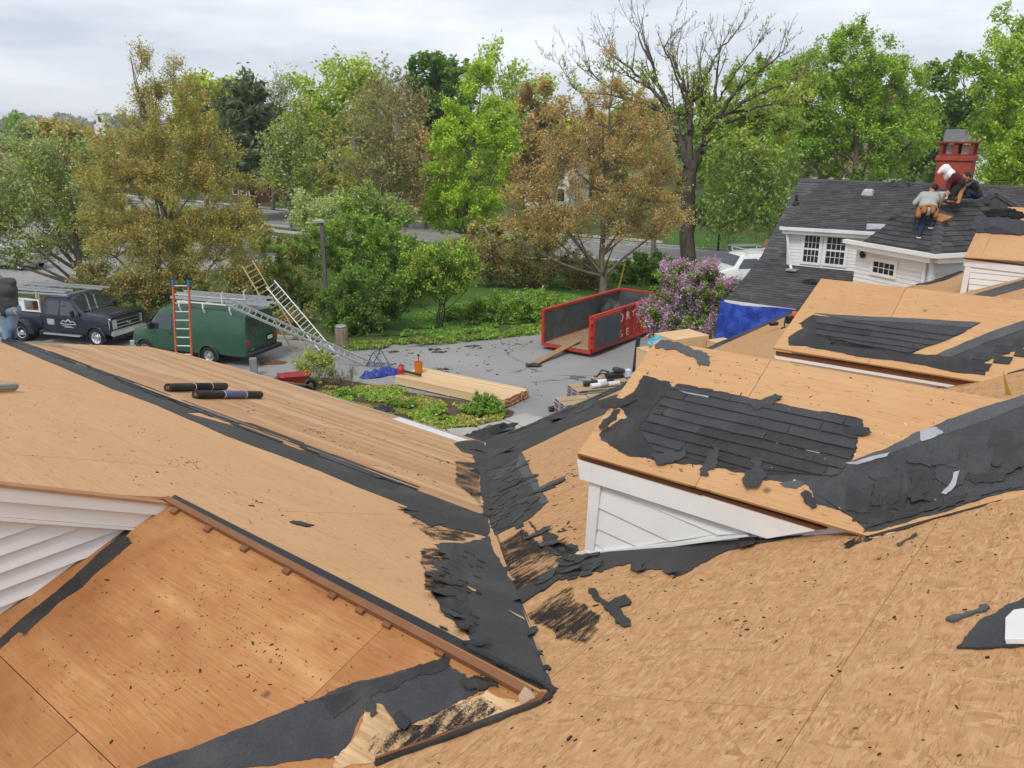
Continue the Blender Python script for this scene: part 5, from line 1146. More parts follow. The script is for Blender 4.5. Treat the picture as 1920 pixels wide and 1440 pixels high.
treeline('far_woods', -80, 700, 150, lambda x: 275 + 12 * np.sin(x / 45), 22000, .9, MIXP, jit=16)
treeline('far_woods', 480, 1250, 128, lambda x: 235 + 16 * np.sin(x / 50), 34000, .8, MIXP, jit=26)
treeline('far_woods', 1200, 2050, 110, lambda x: 215 + 20 * np.sin(x / 70), 30000, .75, GREEN + OLIVE[:2] + DGREEN, jit=30)
tree('green_tree', 'small rounded bright green tree far off at the left edge', 'tree', 210, 42, [(42, 243, 20, 13)], 2500, .7, MGREEN, .4, nsec=30, twig=5, tw_len=2.2, group=TB_)
tree('green_tree', 'grey green round tree far off, above the left car park', 'tree', 130, 66, [(66, 272, 30, 26)], 3000, .6, SAGE, .3, nsec=34, twig=5, tw_len=1.5, group=TB_)
tree('maple_tree', 'rust and olive tree left of the church tower', 'tree', 84, 140, [(118, 274, 46, 34), (118, 300, 50, 40), (175, 290, 44, 45), (150, 340, 80, 50)], 9000, .34, ORANGE[:3] + OLIVE + YEL[:1], .22, nsec=70, twig=6, tw_len=1.3, group=TB_)
# pine
def pine(label, Y, x, ytop, ybot, hw, n_leaf):
    TSEED[0] += 1; rng = np.random.default_rng(TSEED[0]); base = atY(x, 400, Y) * np.array([1, 1, 0]); zt = atY(x, ytop, Y)[2]; zb = max(.8, atY(x, ybot, Y)[2]); R_ = hw / FPX * Y
    root = thing('pine_tree', label, 'tree', tuple(base), 0, TB_); P = np.linspace(base, base + np.array([.3, 0, zt]), 8); paths, rad = [P], [np.linspace(.4, .04, 8)]; C = []
    z = zb
    while z < zt - .3:
        f = (z - zb) / (zt - zb); l = R_ * (1.12 - f * .58)
        for k in range(int(rng.integers(4, 7))):
            if rng.random() < .12: continue
            a = rng.random() * 6.283; L_ = l * rng.uniform(.65, 1.1); d = np.array([math.cos(a), math.sin(a), 0]); p0 = np.array([base[0], base[1], z]); p2 = p0 + d * L_ + Z3 * L_ * (.12 + .5 * f); B = bez(p0, p0 + d * L_ * .5 - Z3 * .05 * L_, p2, 6); paths.append(B); rad.append(np.linspace(.07, .015, 6))
            n = int(n_leaf / 150 * (1.3 - f)); t = rng.random(n) ** .6; q = B[np.minimum((t * 5).astype(int), 5)] + rng.normal(size=(n, 3)) * np.array([.28, .28, .13]) * (L_ * .28 + .25); C.append(q)
        z += rng.uniform(.45, .75) * (zt - zb) / 14
    C.append(np.array([base[0] + .3, base[1], zt]) + rng.normal(size=(260, 3)) * np.array([.35, .35, .7])); C = np.concatenate(C)
    v, q = tubes_np(paths, rad, 5); np_mesh('trunk', v, q, M_BARKD, None, root, True, True)
    v, q, c = leaves_np(C, .30, rng, .2, 2.6, palette(rng, len(C), PINE, C, .5, 1.2)); np_mesh('crown', v, q, M_LEAF, c, root, True)
pine('tall dark pine with layered boughs rising behind the street', 86, 478, 158, 345, 76, 36000)
tree('maple_tree', 'yellow green feathery tree right of the dark pine, top of its crown ragged', 'tree', 100, 640, [(575, 150, 22, 26), (650, 165, 42, 34), (690, 185, 34, 34), (600, 220, 40, 36), (660, 235, 60, 40)], 8500, .42, YEL + LIME[:1], .3, nsec=80, twig=6, tw_len=2.2, group=TB_, shell=.9, leafy=1.4)
tree('maple_tree', 'yellow green tree mostly hidden behind the big orange and olive tree, left of the pine', 'tree', 95, 400, [(370, 190, 36, 34), (420, 200, 34, 40), (395, 260, 50, 60)], 6500, .42, YEL + OLIVE[:2], .28, nsec=60, twig=6, tw_len=1.8, group=TB_)
tree('oak_tree', 'olive green broad tree behind the utility pole', 'tree', 92, 590, [(570, 250, 44, 34), (630, 265, 52, 36), (600, 310, 80, 50), (660, 320, 50, 60)], 13000, .38, OLIVE[:2] + OLIVE[3:4] + GREEN[:1] + YEL[2:], .3, nsec=90, twig=6, tw_len=1.6, group=TB_)
tree('bare_tree', 'bare grey crowned tree just right of the pine', 'tree', 98, 520, [(515, 190, 26, 34), (520, 240, 24, 40)], 900, .3, SAGE, .2, nsec=50, twig=7, tw_len=2.0, twr=.02, group=TB_)
tree('maple_tree', 'dense dark green dome of a tree in the middle of the skyline', 'tree', 96, 825, [(825, 165, 58, 52), (798, 210, 52, 52), (850, 205, 50, 60)], 15000, .42, DGREEN + GREEN[:1], .35, nsec=120, twig=6, tw_len=1.2, shell=.9, group=TB_)
tree('birch_tree', 'thin pale birch like tree with sparse yellow green leaves beside the lime tree', 'tree', 84, 965, [(930, 130, 26, 40), (970, 180, 30, 50), (1010, 190, 26, 44), (960, 250, 50, 70)], 4200, .34, LIME + PALE[:2], .16, nsec=80, twig=7, tw_len=1.5, twr=.014, group=TB_)
tree('bare_tree', 'leafless brown crown left of the dark green dome', 'tree', 88, 740, [(735, 190, 34, 50), (760, 240, 46, 60), (700, 230, 30, 60)], 2500, .3, BROWN + SAGE[:1], .2, nsec=80, twig=8, tw_len=1.9, twr=.016, group=TB_)
tree('maple_tree', 'rust brown tree behind the lime green tree', 'tree', 78, 800, [(790, 290, 46, 46), (770, 340, 50, 50), (820, 350, 56, 60)], 9500, .30, BROWN + ORANGE[:2], .2, nsec=80, twig=7, tw_len=1.2, group=TB_)
tree('maple_tree', 'rust brown tree between the lime green tree and the big orange one', 'tree', 74, 1010, [(1010, 220, 40, 50), (1030, 280, 50, 60), (990, 330, 46, 60)], 8500, .28, BROWN + ORANGE[:2], .2, nsec=80, twig=7, tw_len=1.2, group=TB_)
tree('shade_tree', 'bright green tree standing behind the bare willow', 'tree', 84, 1420, [(1410, 190, 60, 60), (1450, 260, 70, 60), (1370, 280, 50, 50), (1330, 260, 40, 70)], 14000, .34, MGREEN + YEL[1:], .25, nsec=90, twig=6, tw_len=1.3, group=TB_)
tree('maple_tree', 'large fresh green maple behind the shingle ridge', 'tree', 64, 1600, [(1590, 130, 82, 62), (1530, 190, 78, 70), (1665, 190, 66, 70), (1600, 235, 130, 80), (1520, 290, 70, 46), (1690, 280, 56, 60), (1600, 300, 90, 40)], 54000, .185, MGREEN + LIME[:1], .32, nsec=290, twig=8, tw_len=1.0, shell=.8, group=TB_)
tree('maple_tree', 'dark green round tree behind the red chimney', 'tree', 78, 1810, [(1800, 170, 56, 54), (1770, 220, 50, 60), (1840, 220, 60, 70), (1800, 290, 90, 60)], 16000, .32, GREEN + DGREEN[:1], .3, nsec=110, twig=7, tw_len=1.1, shell=.8, group=TB_)
tree('maple_tree', 'tall yellow green tree at the right edge beside the red chimney', 'tree', 50, 1925, [(1915, 70, 46, 50), (1890, 150, 60, 70), (1960, 150, 70, 100), (1900, 250, 70, 80), (1960, 300, 100, 80), (1870, 320, 40, 50)], 34000, .165, MGREEN + LIME + YEL[:1], .3, nsec=170, twig=8, tw_len=.9, shell=.8, group=TB_)
tree('lime_tree', 'bright lime green tree with a pointed top in the middle of the picture', 'tree', 63, 870, [(905, 150, 16, 34), (890, 220, 42, 60), (850, 260, 34, 50), (930, 260, 36, 60), (880, 310, 84, 70), (870, 380, 78, 50), (835, 400, 40, 40)], 38000, .165, LIME, .2, nsec=190, twig=8, tw_len=.9, upw=.9, shell=.7, group=TB_)
tree('bare_tree', 'grey many stemmed tree with sparse buds beside the utility pole', 'tree', 60, 722, [(720, 240, 52, 50), (700, 310, 60, 60), (740, 340, 54, 60)], 5200, .18, SAGE + BROWN + OLIVE[:1], .16, nsec=130, twig=8, tw_len=1.2, upw=1.1, twr=.012, stems=4, group=TB_)
tree('street_tree', 'slender young tree with thin grey limbs beside the road', 'tree', 76, 551, [(545, 260, 36, 36), (530, 300, 38, 40), (565, 310, 38, 50), (545, 340, 40, 40)], 4200, .24, SAGE + LIME[2:3] + OLIVE[3:4], .13, nsec=90, twig=8, tw_len=1.2, upw=1.0, twr=.012, group=TB_)
tree('shrub', 'yellow green bushy tree at the foot of the utility pole', 'shrub', 64, 650, [(640, 330, 34, 44), (660, 370, 50, 40), (690, 390, 50, 40)], 7000, .2, YEL[1:] + OLIVE[:1] + BROWN[:1], .12, nsec=70, twig=7, tw_len=.9, group='shrubs along the lawn')
# --- big half bare willow, limbs traced from the photo and branched on
def willow():
    rng = np.random.default_rng(515); Y0 = 53.0; zz_ = zm(900, 20, 3.4286)
    L_ = [([(1345, 1700), (1340, 1440), (1335, 1200), (1340, 1050), (1345, 950)], .52, .44, 0),
          ([(1345, 1000), (1350, 860), (1345, 700), (1350, 560), (1335, 430), (1290, 330), (1250, 240), (1225, 130)], .36, .03, 1.0),
          ([(1345, 700), (1350, 600), (1370, 500), (1430, 370), (1500, 200), (1570, 100), (1650, 0)], .2, .03, .6),
          ([(1350, 1010), (1400, 880), (1440, 760), (1480, 660), (1505, 520), (1520, 300), (1540, 180)], .40, .03, -.6),
          ([(1470, 690), (1560, 560), (1640, 430), (1760, 310), (1900, 200), (1960, 120)], .22, .03, -1.5),
          ([(1500, 650), (1600, 570), (1720, 480), (1850, 420), (1990, 360), (2080, 300)], .20, .025, -2.2),
          ([(1420, 850), (1520, 790), (1640, 790), (1760, 860), (1860, 920)], .2, .03, -2.6),
          ([(1480, 680), (1600, 640), (1720, 600), (1860, 620), (1980, 690)], .16, .025, .8),
          ([(1345, 960), (1290, 800), (1260, 640), (1210, 520), (1150, 380), (1090, 200), (1030, 90), (1000, -10)], .28, .03, 1.6),
          ([(1215, 530), (1130, 440), (1040, 350), (930, 230), (840, 170), (790, 110)], .18, .025, 2.2),
          ([(1200, 520), (1090, 400), (980, 330), (890, 290), (800, 250)], .13, .02, .5),
          ([(1330, 1020), (1270, 980), (1210, 950), (1130, 930)], .2, .05, 2.0),
          ([(1270, 700), (1160, 560), (1050, 480), (900, 430), (780, 380), (700, 290), (640, 260)], .15, .02, -1),
          ([(1160, 560), (1020, 500), (820, 450), (640, 440), (570, 360), (540, 270)], .12, .02, 1.4),
          ([(1345, 560), (1300, 420), (1230, 240), (1180, 100), (1270, 0)], .12, .02, -1.2),
          ([(1440, 760), (1420, 560), (1440, 400), (1400, 250), (1440, 90)], .14, .02, 1.2),
          ([(1350, 900), (1260, 760), (1180, 640), (1090, 570), (960, 540)], .16, .02, 2.6),
          ([(1510, 520), (1600, 360), (1700, 220), (1830, 50)], .12, .02, -.4),
          ([(1600, 580), (1760, 540), (1920, 520), (2040, 520)], .12, .02, -3)]
    root = thing('willow_tree', 'big half bare willow with thick dark trunk and spreading leafless limbs', 'tree', tuple(atY(1280, 500, Y0) * np.array([1, 1, 0])), 0, TB_)
    paths, rad = [], []; pts = []
    for pl, r0, r1, dy in L_:
        n = len(pl); P = np.array([atY(p[0], 500 - (500 - p[1]) * .925, Y0 + dy * (i / (n - 1)) * 1.2) for i, p in enumerate(zz_(pl))])
        if r0 > .5: P[0, 2] = 0
        t = np.linspace(0, n - 1, n * 3); P2 = np.stack([np.interp(t, np.arange(n), P[:, k]) for k in range(3)], 1); P2[1:-1] = (P2[:-2] + P2[1:-1] * 2 + P2[2:]) / 4; P2[1:-1] += rng.normal(size=(len(P2) - 2, 3)) * .05
        R = np.linspace(r0, r1, len(P2)) * (.8 if r0 < .5 else 1); paths.append(P2); rad.append(R)
        if r0 < .5: pts.append((P2, R))
    tips = []
    def grow(P, R, lev):
        n = len(P); ln = np.linalg.norm(P[-1] - P[0])
        for k in range({0: 13, 1: 7, 2: 5}[lev]):
            i = int(rng.integers(n // 4, n)); d = P[min(i + 1, n - 1)] - P[max(i - 1, 0)]; d = d / (np.linalg.norm(d) + 1e-9); d = d + rng.normal(size=3) * .5 + np.array([0, 0, .35]); d /= np.linalg.norm(d); l = ln * rng.uniform(.14, .33) * (1.0 if lev == 0 else .8); r0 = min(R[i] * .6, .06)
            Q = bez(P[i], P[i] + d * l * .5 + rng.normal(size=3) * .08 * l, P[i] + d * l + np.array([0, 0, .15 * l]), 6); S = np.linspace(r0, max(.010, r0 * .3), 6); paths.append(Q); rad.append(S)
            if lev < 2: grow(Q, S, lev + 1)
            else: tips.append(Q)
    for P, R in pts: grow(P, R, 0)
    v, q = tubes_np([p for p, r in zip(paths, rad) if r[0] > .05], [r for r in rad if r[0] > .05], 7); np_mesh('trunk', v, q, bark_mat('willow_bark', (.045, .036, .03), (.15, .125, .10)), None, root, True, True)
    v, q = tubes_np([p for p, r in zip(paths, rad) if r[0] <= .05], [r for r in rad if r[0] <= .05], 3); np_mesh('twigs', v, q, M_BARK, None, root, True)['kind'] = 'stuff'
    low = [t for t in tips if True]; C = []
    w_ = []
    for t in low:
        x = (t[-1] - CAM); px = 960 + FPX * (x @ RT) / (x @ FW); py = 720 - FPX * (x @ UP) / (x @ FW); w_.append(max(.02, min(1, (py - 90) / 160)) * (1.6 if px > 1290 else 1.0))
    w_ = np.array(w_); k = rng.choice(len(low), 9000, p=w_ / w_.sum()); C = np.array([low[i][rng.integers(2, 6)] for i in k]) + rng.normal(size=(9000, 3)) * .16
    v, q, c = leaves_np(C, .13, rng, .1, 1.8, palette(rng, 9000, OLIVE[:1] + YEL[1:] + SAGE[:1] + LIME[2:3], C, .4, 1.5)); np_mesh('crown', v, q, M_LEAF, c, root, True)
    # hanging shoots of the lower right side
    paths, C = [], []
    for k in range(420):
        x, y = rng.uniform(1330, 1500), rng.uniform(250, 400); p = atY(x, y + abs(x - 1400) * .2, Y0 - 1 + rng.normal() * 1.6); l = rng.uniform(.8, 2.3); Q = bez(p, p + np.array([rng.normal() * .3, rng.normal() * .2, .1]), p + np.array([rng.normal() * .35, rng.normal() * .2, -l]), 5); paths.append(Q); C.append(Q[rng.integers(0, 5, 22)] + rng.normal(size=(22, 3)) * .12)
    v, q = tubes_np(paths, [np.full(5, .011)] * len(paths), 3); np_mesh('hanging_twigs', v, q, M_BARK, None, root, True)['kind'] = 'stuff'
    C = np.concatenate(C); v, q, c = leaves_np(C, .14, rng, .1, 1.9, palette(rng, len(C), OLIVE[:1] + GREEN + SAGE[:1], C, .4, 1.5)); np_mesh('hanging_leaves', v, q, M_LEAF, c, root, True)
willow()
tree('maple_tree', 'big rust orange maple standing on the lawn behind the red dumpster', 'tree', 44.3, 1132, [(1150, 140, 14, 40), (1120, 205, 34, 36), (1180, 200, 34, 40), (1070, 240, 50, 50), (1140, 260, 70, 60), (1210, 270, 60, 50), (1040, 320, 70, 60), (1130, 350, 110, 70), (1220, 350, 60, 60), (1020, 390, 70, 50), (1120, 420, 110, 46), (1210, 410, 80, 40), (990, 430, 50, 26), (1260, 400, 40, 30)], 34000, .10, ORANGE, .2, nsec=300, twig=9, tw_len=.75, upw=1.0, shell=.7, twr=.008, group=TB_)
tree('maple_tree', 'big rust orange and olive maple behind the navy pickup and the green van', 'tree', 38, 325, [(268, 130, 16, 36), (300, 160, 22, 50), (345, 165, 22, 44), (250, 210, 36, 50), (320, 230, 60, 60), (370, 240, 40, 50), (250, 290, 66, 60), (330, 310, 90, 70), (400, 310, 60, 60), (210, 370, 60, 60), (300, 390, 110, 70), (420, 380, 70, 60), (180, 430, 40, 50), (260, 460, 80, 50), (360, 460, 110, 56), (450, 430, 46, 46), (320, 520, 100, 40), (420, 500, 60, 40)], 66000, .082, OLIVE, .24, nsec=360, twig=9, tw_len=.7, upw=1.0, shell=.7, twr=.008, stems=3, group=TB_)
tree('ash_tree', 'spreading grey green tree at the left edge with arching thin limbs', 'tree', 43, 142, [(60, 320, 60, 50), (120, 310, 60, 50), (30, 370, 70, 60), (110, 380, 80, 70), (60, 430, 80, 46), (150, 430, 60, 50), (20, 440, 50, 40), (100, 470, 90, 26), (-40, 400, 60, 90)], 20000, .13, SAGE + OLIVE[3:4], .2, nsec=210, twig=8, tw_len=.9, upw=.45, twr=.009, group=TB_)
# --- shrubs
SG = 'shrubs along the lawn'
def shrub(name, label, Y, x, blobs, n, size, pal, **k):
    return tree(name, label, 'shrub', Y, x, blobs, n, size, pal, k.pop('trunk_r', .07), nsec=k.pop('nsec', 80), twig=k.pop('twig', 7), tw_len=k.pop('tw_len', .45), group=k.pop('group', SG), stems=k.pop('stems', 4), upw=k.pop('upw', .7), **k)
shrub('shrub', 'pale cream green feathery shrub behind the lamp post by the road', 56, 590, [(570, 400, 26, 36), (600, 420, 40, 36), (625, 400, 24, 30)], 6000, .15, PALE, trunk_r=.06, tw_len=.8)
shrub('shrub', 'soft sage green shrub just right of the lamp post top', 54, 700, [(690, 390, 46, 34), (730, 410, 40, 30), (660, 410, 30, 30)], 7000, .17, SAGE + MGREEN, tw_len=.7)
shrub('shrub', 'fresh green shrub behind the wooden ladder', 41, 530, [(530, 480, 46, 34), (500, 520, 44, 36), (560, 510, 50, 50), (480, 570, 40, 40), (540, 570, 50, 50)], 15000, .11, GREEN + OLIVE[:1] + BROWN[:1], nsec=120)
shrub('shrub', 'bright green tall shrub right behind the lamp post', 42, 660, [(620, 450, 46, 34), (680, 440, 50, 36), (650, 490, 60, 44), (720, 470, 46, 36)], 17000, .115, MGREEN + GREEN, nsec=130)
shrub('shrub', 'green shrub between the lamp post shrub and the small multi stemmed tree', 41, 740, [(750, 480, 44, 40), (730, 530, 50, 44), (770, 520, 36, 40)], 12000, .11, GREEN + MGREEN[:1], nsec=100)
shrub('shrub', 'large dark green rounded shrub at the edge of the car park behind the aluminium ladders', 35.6, 690, [(640, 570, 46, 36), (690, 550, 60, 44), (735, 575, 40, 44), (690, 595, 60, 30), (650, 600, 40, 30)], 22000, .105, [((.055, .11, .014), 4), ((.08, .145, .018), 3), ((.04, .075, .012), 3), ((.10, .17, .03), 1)], nsec=150)
tree('small_tree', 'small multi stemmed tree with dark stems and round green crown at the car park edge', 'tree', 36, 812, [(810, 500, 46, 32), (850, 490, 44, 30), (780, 520, 30, 30), (840, 525, 48, 30), (800, 535, 36, 24), (875, 510, 26, 24)], 16000, .10, GREEN + LIME[:1] + OLIVE[:1], .10, M_BARKD, nsec=130, twig=8, tw_len=.5, stems=5, group=SG)
shrub('hedge', 'brown twiggy hedge behind the lawn, beneath the big orange maple', 47, 980, [(920, 490, 36, 30), (960, 500, 44, 36), (1010, 500, 46, 36), (1060, 510, 44, 34), (1100, 520, 36, 30), (900, 520, 30, 24)], 13000, .12, BROWN + OLIVE[:1] + [((.12, .05, .035), 4)], nsec=170, twig=10, tw_len=.7, twr=.011)
shrub('shrub', 'olive green low shrubs behind the brown hedge near the lime tree', 50, 930, [(900, 450, 40, 30), (960, 450, 44, 30), (870, 480, 40, 26), (1020, 450, 40, 26)], 10000, .15, OLIVE + GREEN[:1], nsec=90)
shrub('hedge', 'dark green leafy hedge left of the willow trunk', 49, 1220, [(1190, 505, 30, 24), (1225, 505, 34, 26), (1255, 515, 30, 24), (1160, 530, 24, 20), (1200, 530, 40, 20)], 12000, .12, GREEN + DGREEN, nsec=90)
shrub('shrub', 'low bright green shrubs on the lawn edge left of the dumpster', 38, 940, [(910, 590, 30, 26), (950, 580, 36, 26), (990, 575, 36, 28), (1030, 585, 30, 26), (930, 610, 40, 20), (980, 608, 46, 20), (870, 600, 26, 20), (845, 610, 18, 14)], 19000, .095, MGREEN + GREEN[:1], nsec=150, stems=6)
shrub('shrub', 'dark undergrowth of mixed brown and green shrubs behind the van', 37, 420, [(260, 560, 60, 36), (330, 560, 60, 36), (420, 560, 60, 36), (470, 600, 40, 36), (200, 540, 50, 36), (510, 610, 36, 40), (550, 630, 36, 30)], 20000, .11, OLIVE[:1] + BROWN + GREEN[:1] + DGREEN[:1], nsec=190, stems=7, twr=.01, tw_len=.6)
shrub('shrub', 'low dark shrub in shade beneath the willow', 62, 1370, [(1330, 400, 26, 30), (1380, 410, 40, 26), (1420, 400, 30, 26)], 6000, .18, DGREEN + GREEN[:1], nsec=60)
shrub('hedge', 'olive brown hedge of mixed shrubs between the far lot and the road', 60, 350, [(170, 440, 50, 26), (240, 430, 50, 30), (310, 440, 50, 28), (380, 430, 50, 30), (440, 440, 46, 26), (490, 445, 30, 18)], 16000, .17, OLIVE + BROWN[:2], nsec=130, tw_len=.8, stems=7, twr=.012)
# --- lilac in flower
LIL = [((.29, .155, .265), 4), ((.33, .215, .30), 3), ((.23, .10, .215), 3), ((.34, .27, .32), 1.5)]
LX = 14
tree('lilac_bush', 'lilac bush in full purple bloom between the red dumpster and the blue tarpaulin', 'bush', 30.5, 1300, [(1300, 522, 34, 18), (1270, 540, 44, 30), (1330, 545, 46, 36), (1250, 580, 36, 34), (1300, 580, 58, 42), (1350, 570, 26, 44), (1262, 618, 44, 28), (1325, 615, 40, 32), (1232, 605, 20, 28), (1350, 540, 28, 18)], 17000, .085, GREEN + MGREEN[:1], .10, M_BARKD, nsec=150, twig=7, tw_len=.4, stems=5, blossoms=(400, 60, .066, LIL, .075))
# --- planted bed
def tuft_field(name, label_kind, region_px, n, size, pal, hgt, seed):
    rng = np.random.default_rng(seed); C = []
    P = [onz(*p) for p in region_px]; xs = [p[0] for p in P]; ys = [p[1] for p in P]; poly = [(p[0], p[1]) for p in P]
    def inside(x, y):
        c = False; j = len(poly) - 1
        for i in range(len(poly)):
            if (poly[i][1] > y) != (poly[j][1] > y) and x < (poly[j][0] - poly[i][0]) * (y - poly[i][1]) / (poly[j][1] - poly[i][1]) + poly[i][0]: c = not c
            j = i
        return c
    while len(C) < n:
        x, y = rng.uniform(min(xs), max(xs)), rng.uniform(min(ys), max(ys))
        if inside(x, y) and mnoise.noise(Vector((x * 1.3, y * 1.3, 2))) > -.22: C.append((x, y, rng.random() * hgt + .02))
    C = np.array(C); v, q, c = leaves_np(C, size, rng, .5, 1.5, palette(rng, n, pal, C, .6, .6)); o = np_mesh(name, v, q, M_LEAF, c); o['kind'] = 'stuff'
BEDPX = [(585, 728), (660, 728), (735, 725), (800, 748), (880, 768), (950, 772), (940, 792), (890, 800), (830, 808), (780, 806), (700, 785), (590, 745)]
tuft_field('ground_cover', '', BEDPX, 17000, .06, MGREEN + OLIVE[:2] + BROWN[1:2], .08, 5)
tuft_field('undergrowth', '', [(640, 660), (720, 655), (770, 650), (840, 646), (930, 636), (1010, 628), (1020, 612), (900, 620), (820, 632), (760, 640), (640, 648)], 8000, .08, MGREEN + GREEN + BROWN[:1], .14, 6)
tuft_field('grass', '', [(750, 632), (840, 628), (1020, 600), (1110, 560), (1010, 545), (900, 560), (780, 590)], 16000, .10, [((.075, .16, .02), 4), ((.10, .2, .03), 3), ((.06, .12, .02), 3), ((.15, .17, .06), 1)], .07, 7)
tuft_field('grass', '', [(470, 452), (560, 452), (640, 470), (560, 480), (470, 470)], 3000, .16, GREEN + OLIVE[:1], .12, 8)
tree('shrub', 'airy twiggy shrub with pale green tips right of the stone post', 'shrub', 27.3, 590, [(575, 680, 22, 20), (600, 672, 24, 18), (590, 695, 34, 20), (615, 690, 16, 16)], 2600, .055, YEL[1:] + LIME[:1] + OLIVE[:1], .035, nsec=90, twig=7, tw_len=.28, stems=7, upw=1.2, twr=.004, group='plants in the bed')
tree('shrub', 'nearly leafless brown shrub beside the blue tarp on the ground', 'shrub', 27.2, 645, [(640, 712, 24, 14), (660, 706, 14, 14)], 250, .04, SAGE + BROWN[:1], .02, nsec=40, twig=8, tw_len=.22, stems=6, upw=1.2, twr=.004, group='plants in the bed')
tree('shrub', 'dense yellow green evergreen mound at the near end of the lumber stack', 'shrub', 24.3, 905, [(895, 768, 26, 18), (920, 765, 22, 18), (905, 752, 18, 16), (905, 780, 38, 16)], 9000, .05, [((.10, .18, .02), 4), ((.14, .23, .03), 3), ((.06, .12, .014), 3)], .03, nsec=120, twig=7, tw_len=.16, stems=6, upw=.9, group='plants in the bed')
for lb, x, y, Yd, w_, pal in (('bright green clump of leaves in the bed nearest the bare shrub', 648, 742, 25.9, 17, MGREEN), ('green clump of leaves in the bed beside the black felt scrap', 736, 762, 24.8, 16, GREEN), ('green clump with white daffodils in the middle of the bed', 765, 765, 24.6, 16, GREEN), ('small green clump with a few white flowers left of the evergreen mound', 822, 775, 24.0, 13, MGREEN)):
    tree('perennial', lb, 'plant', Yd, x, [(x, y, w_, 10)], 1400, .05, pal, .012, nsec=24, twig=6, tw_len=.13, stems=5, upw=1.6, elong=2.6, group='plants in the bed')
M_PETAL = simple('petal', (.85, .84, .72), .6, .2, 0, .05); M_STEM = simple('flower_stem', (.07, .16, .02), .7, .2)
for i, q in enumerate(((771, 757), (774, 763), (820, 766), (832, 772), (818, 779), (896, 788), (908, 787), (868, 768), (880, 760))):
    P = onz(*q, .18); t = thing('daffodil', 'small white daffodil standing in the planted bed', 'flower', (P[0], P[1], 0), 0, 'daffodils in the bed')
    m = MB(); m.tube([(0, 0, 0), (.01, 0, .1), (0, 0, .2)], .005, 4); m.build('stem', M_STEM, t)
    m = MB()
    for a in range(6):
        ca, sa = math.cos(a * 1.047), math.sin(a * 1.047); m.poly([(0, 0, .2), (.025 * ca - .014 * sa, .025 * sa + .014 * ca, .222), (.055 * ca, .055 * sa, .21), (.025 * ca + .014 * sa, .025 * sa - .014 * ca, .222)])
    m.lathe([(.008, .2), (.016, .225), (.018, .235)], 8); m.build('petals', M_PETAL, t)
# ================================================================ VEHICLES
def paint(name, c, rough=.28, flake=0.0, dirt=.25):
    t = NT(name); v = t.coord('Object'); n = t.noise(v, 1.6, 6, .6)
    col = t.mix(t.ramp(n, [(.45, BW(0)), (.8, BW(dirt))]), c, (.16, .15, .13)); t.base(col, t.math('ADD', t.math('MULTIPLY', n, .25), rough - .1), .5)
    t.b.inputs['Coat Weight'].default_value = .5; t.b.inputs['Coat Roughness'].default_value = .12; return t.m
M_NAVY = paint('navy_paint', (.006, .009, .024), .2, dirt=.05); M_VGREEN = paint('van_green_paint', (.012, .072, .034), .27, dirt=.16); M_VWHITE = paint('white_car_paint', (.72, .72, .71), .35, dirt=.1); M_SILVER = paint('silver_paint', (.40, .41, .42), .3)
M_RIM = simple('rim_steel', (.42, .42, .41), .4, .5, .6, .2); M_LAMP = simple('lamp_glass', (.55, .56, .56), .12, .5, .3); M_RED_L = simple('tail_lamp_red', (.38, .015, .012), .2, .5); M_AMBER = simple('amber_lamp', (.5, .16, .02), .2, .5); M_PLATE = simple('number_plate', (.62, .62, .58), .5, .3); M_CAV = simple('wheel_well', (.012, .012, .012), .9, .1)
M_TINT = glass_mat('tinted_glass', (.03, .037, .042), 1.0)
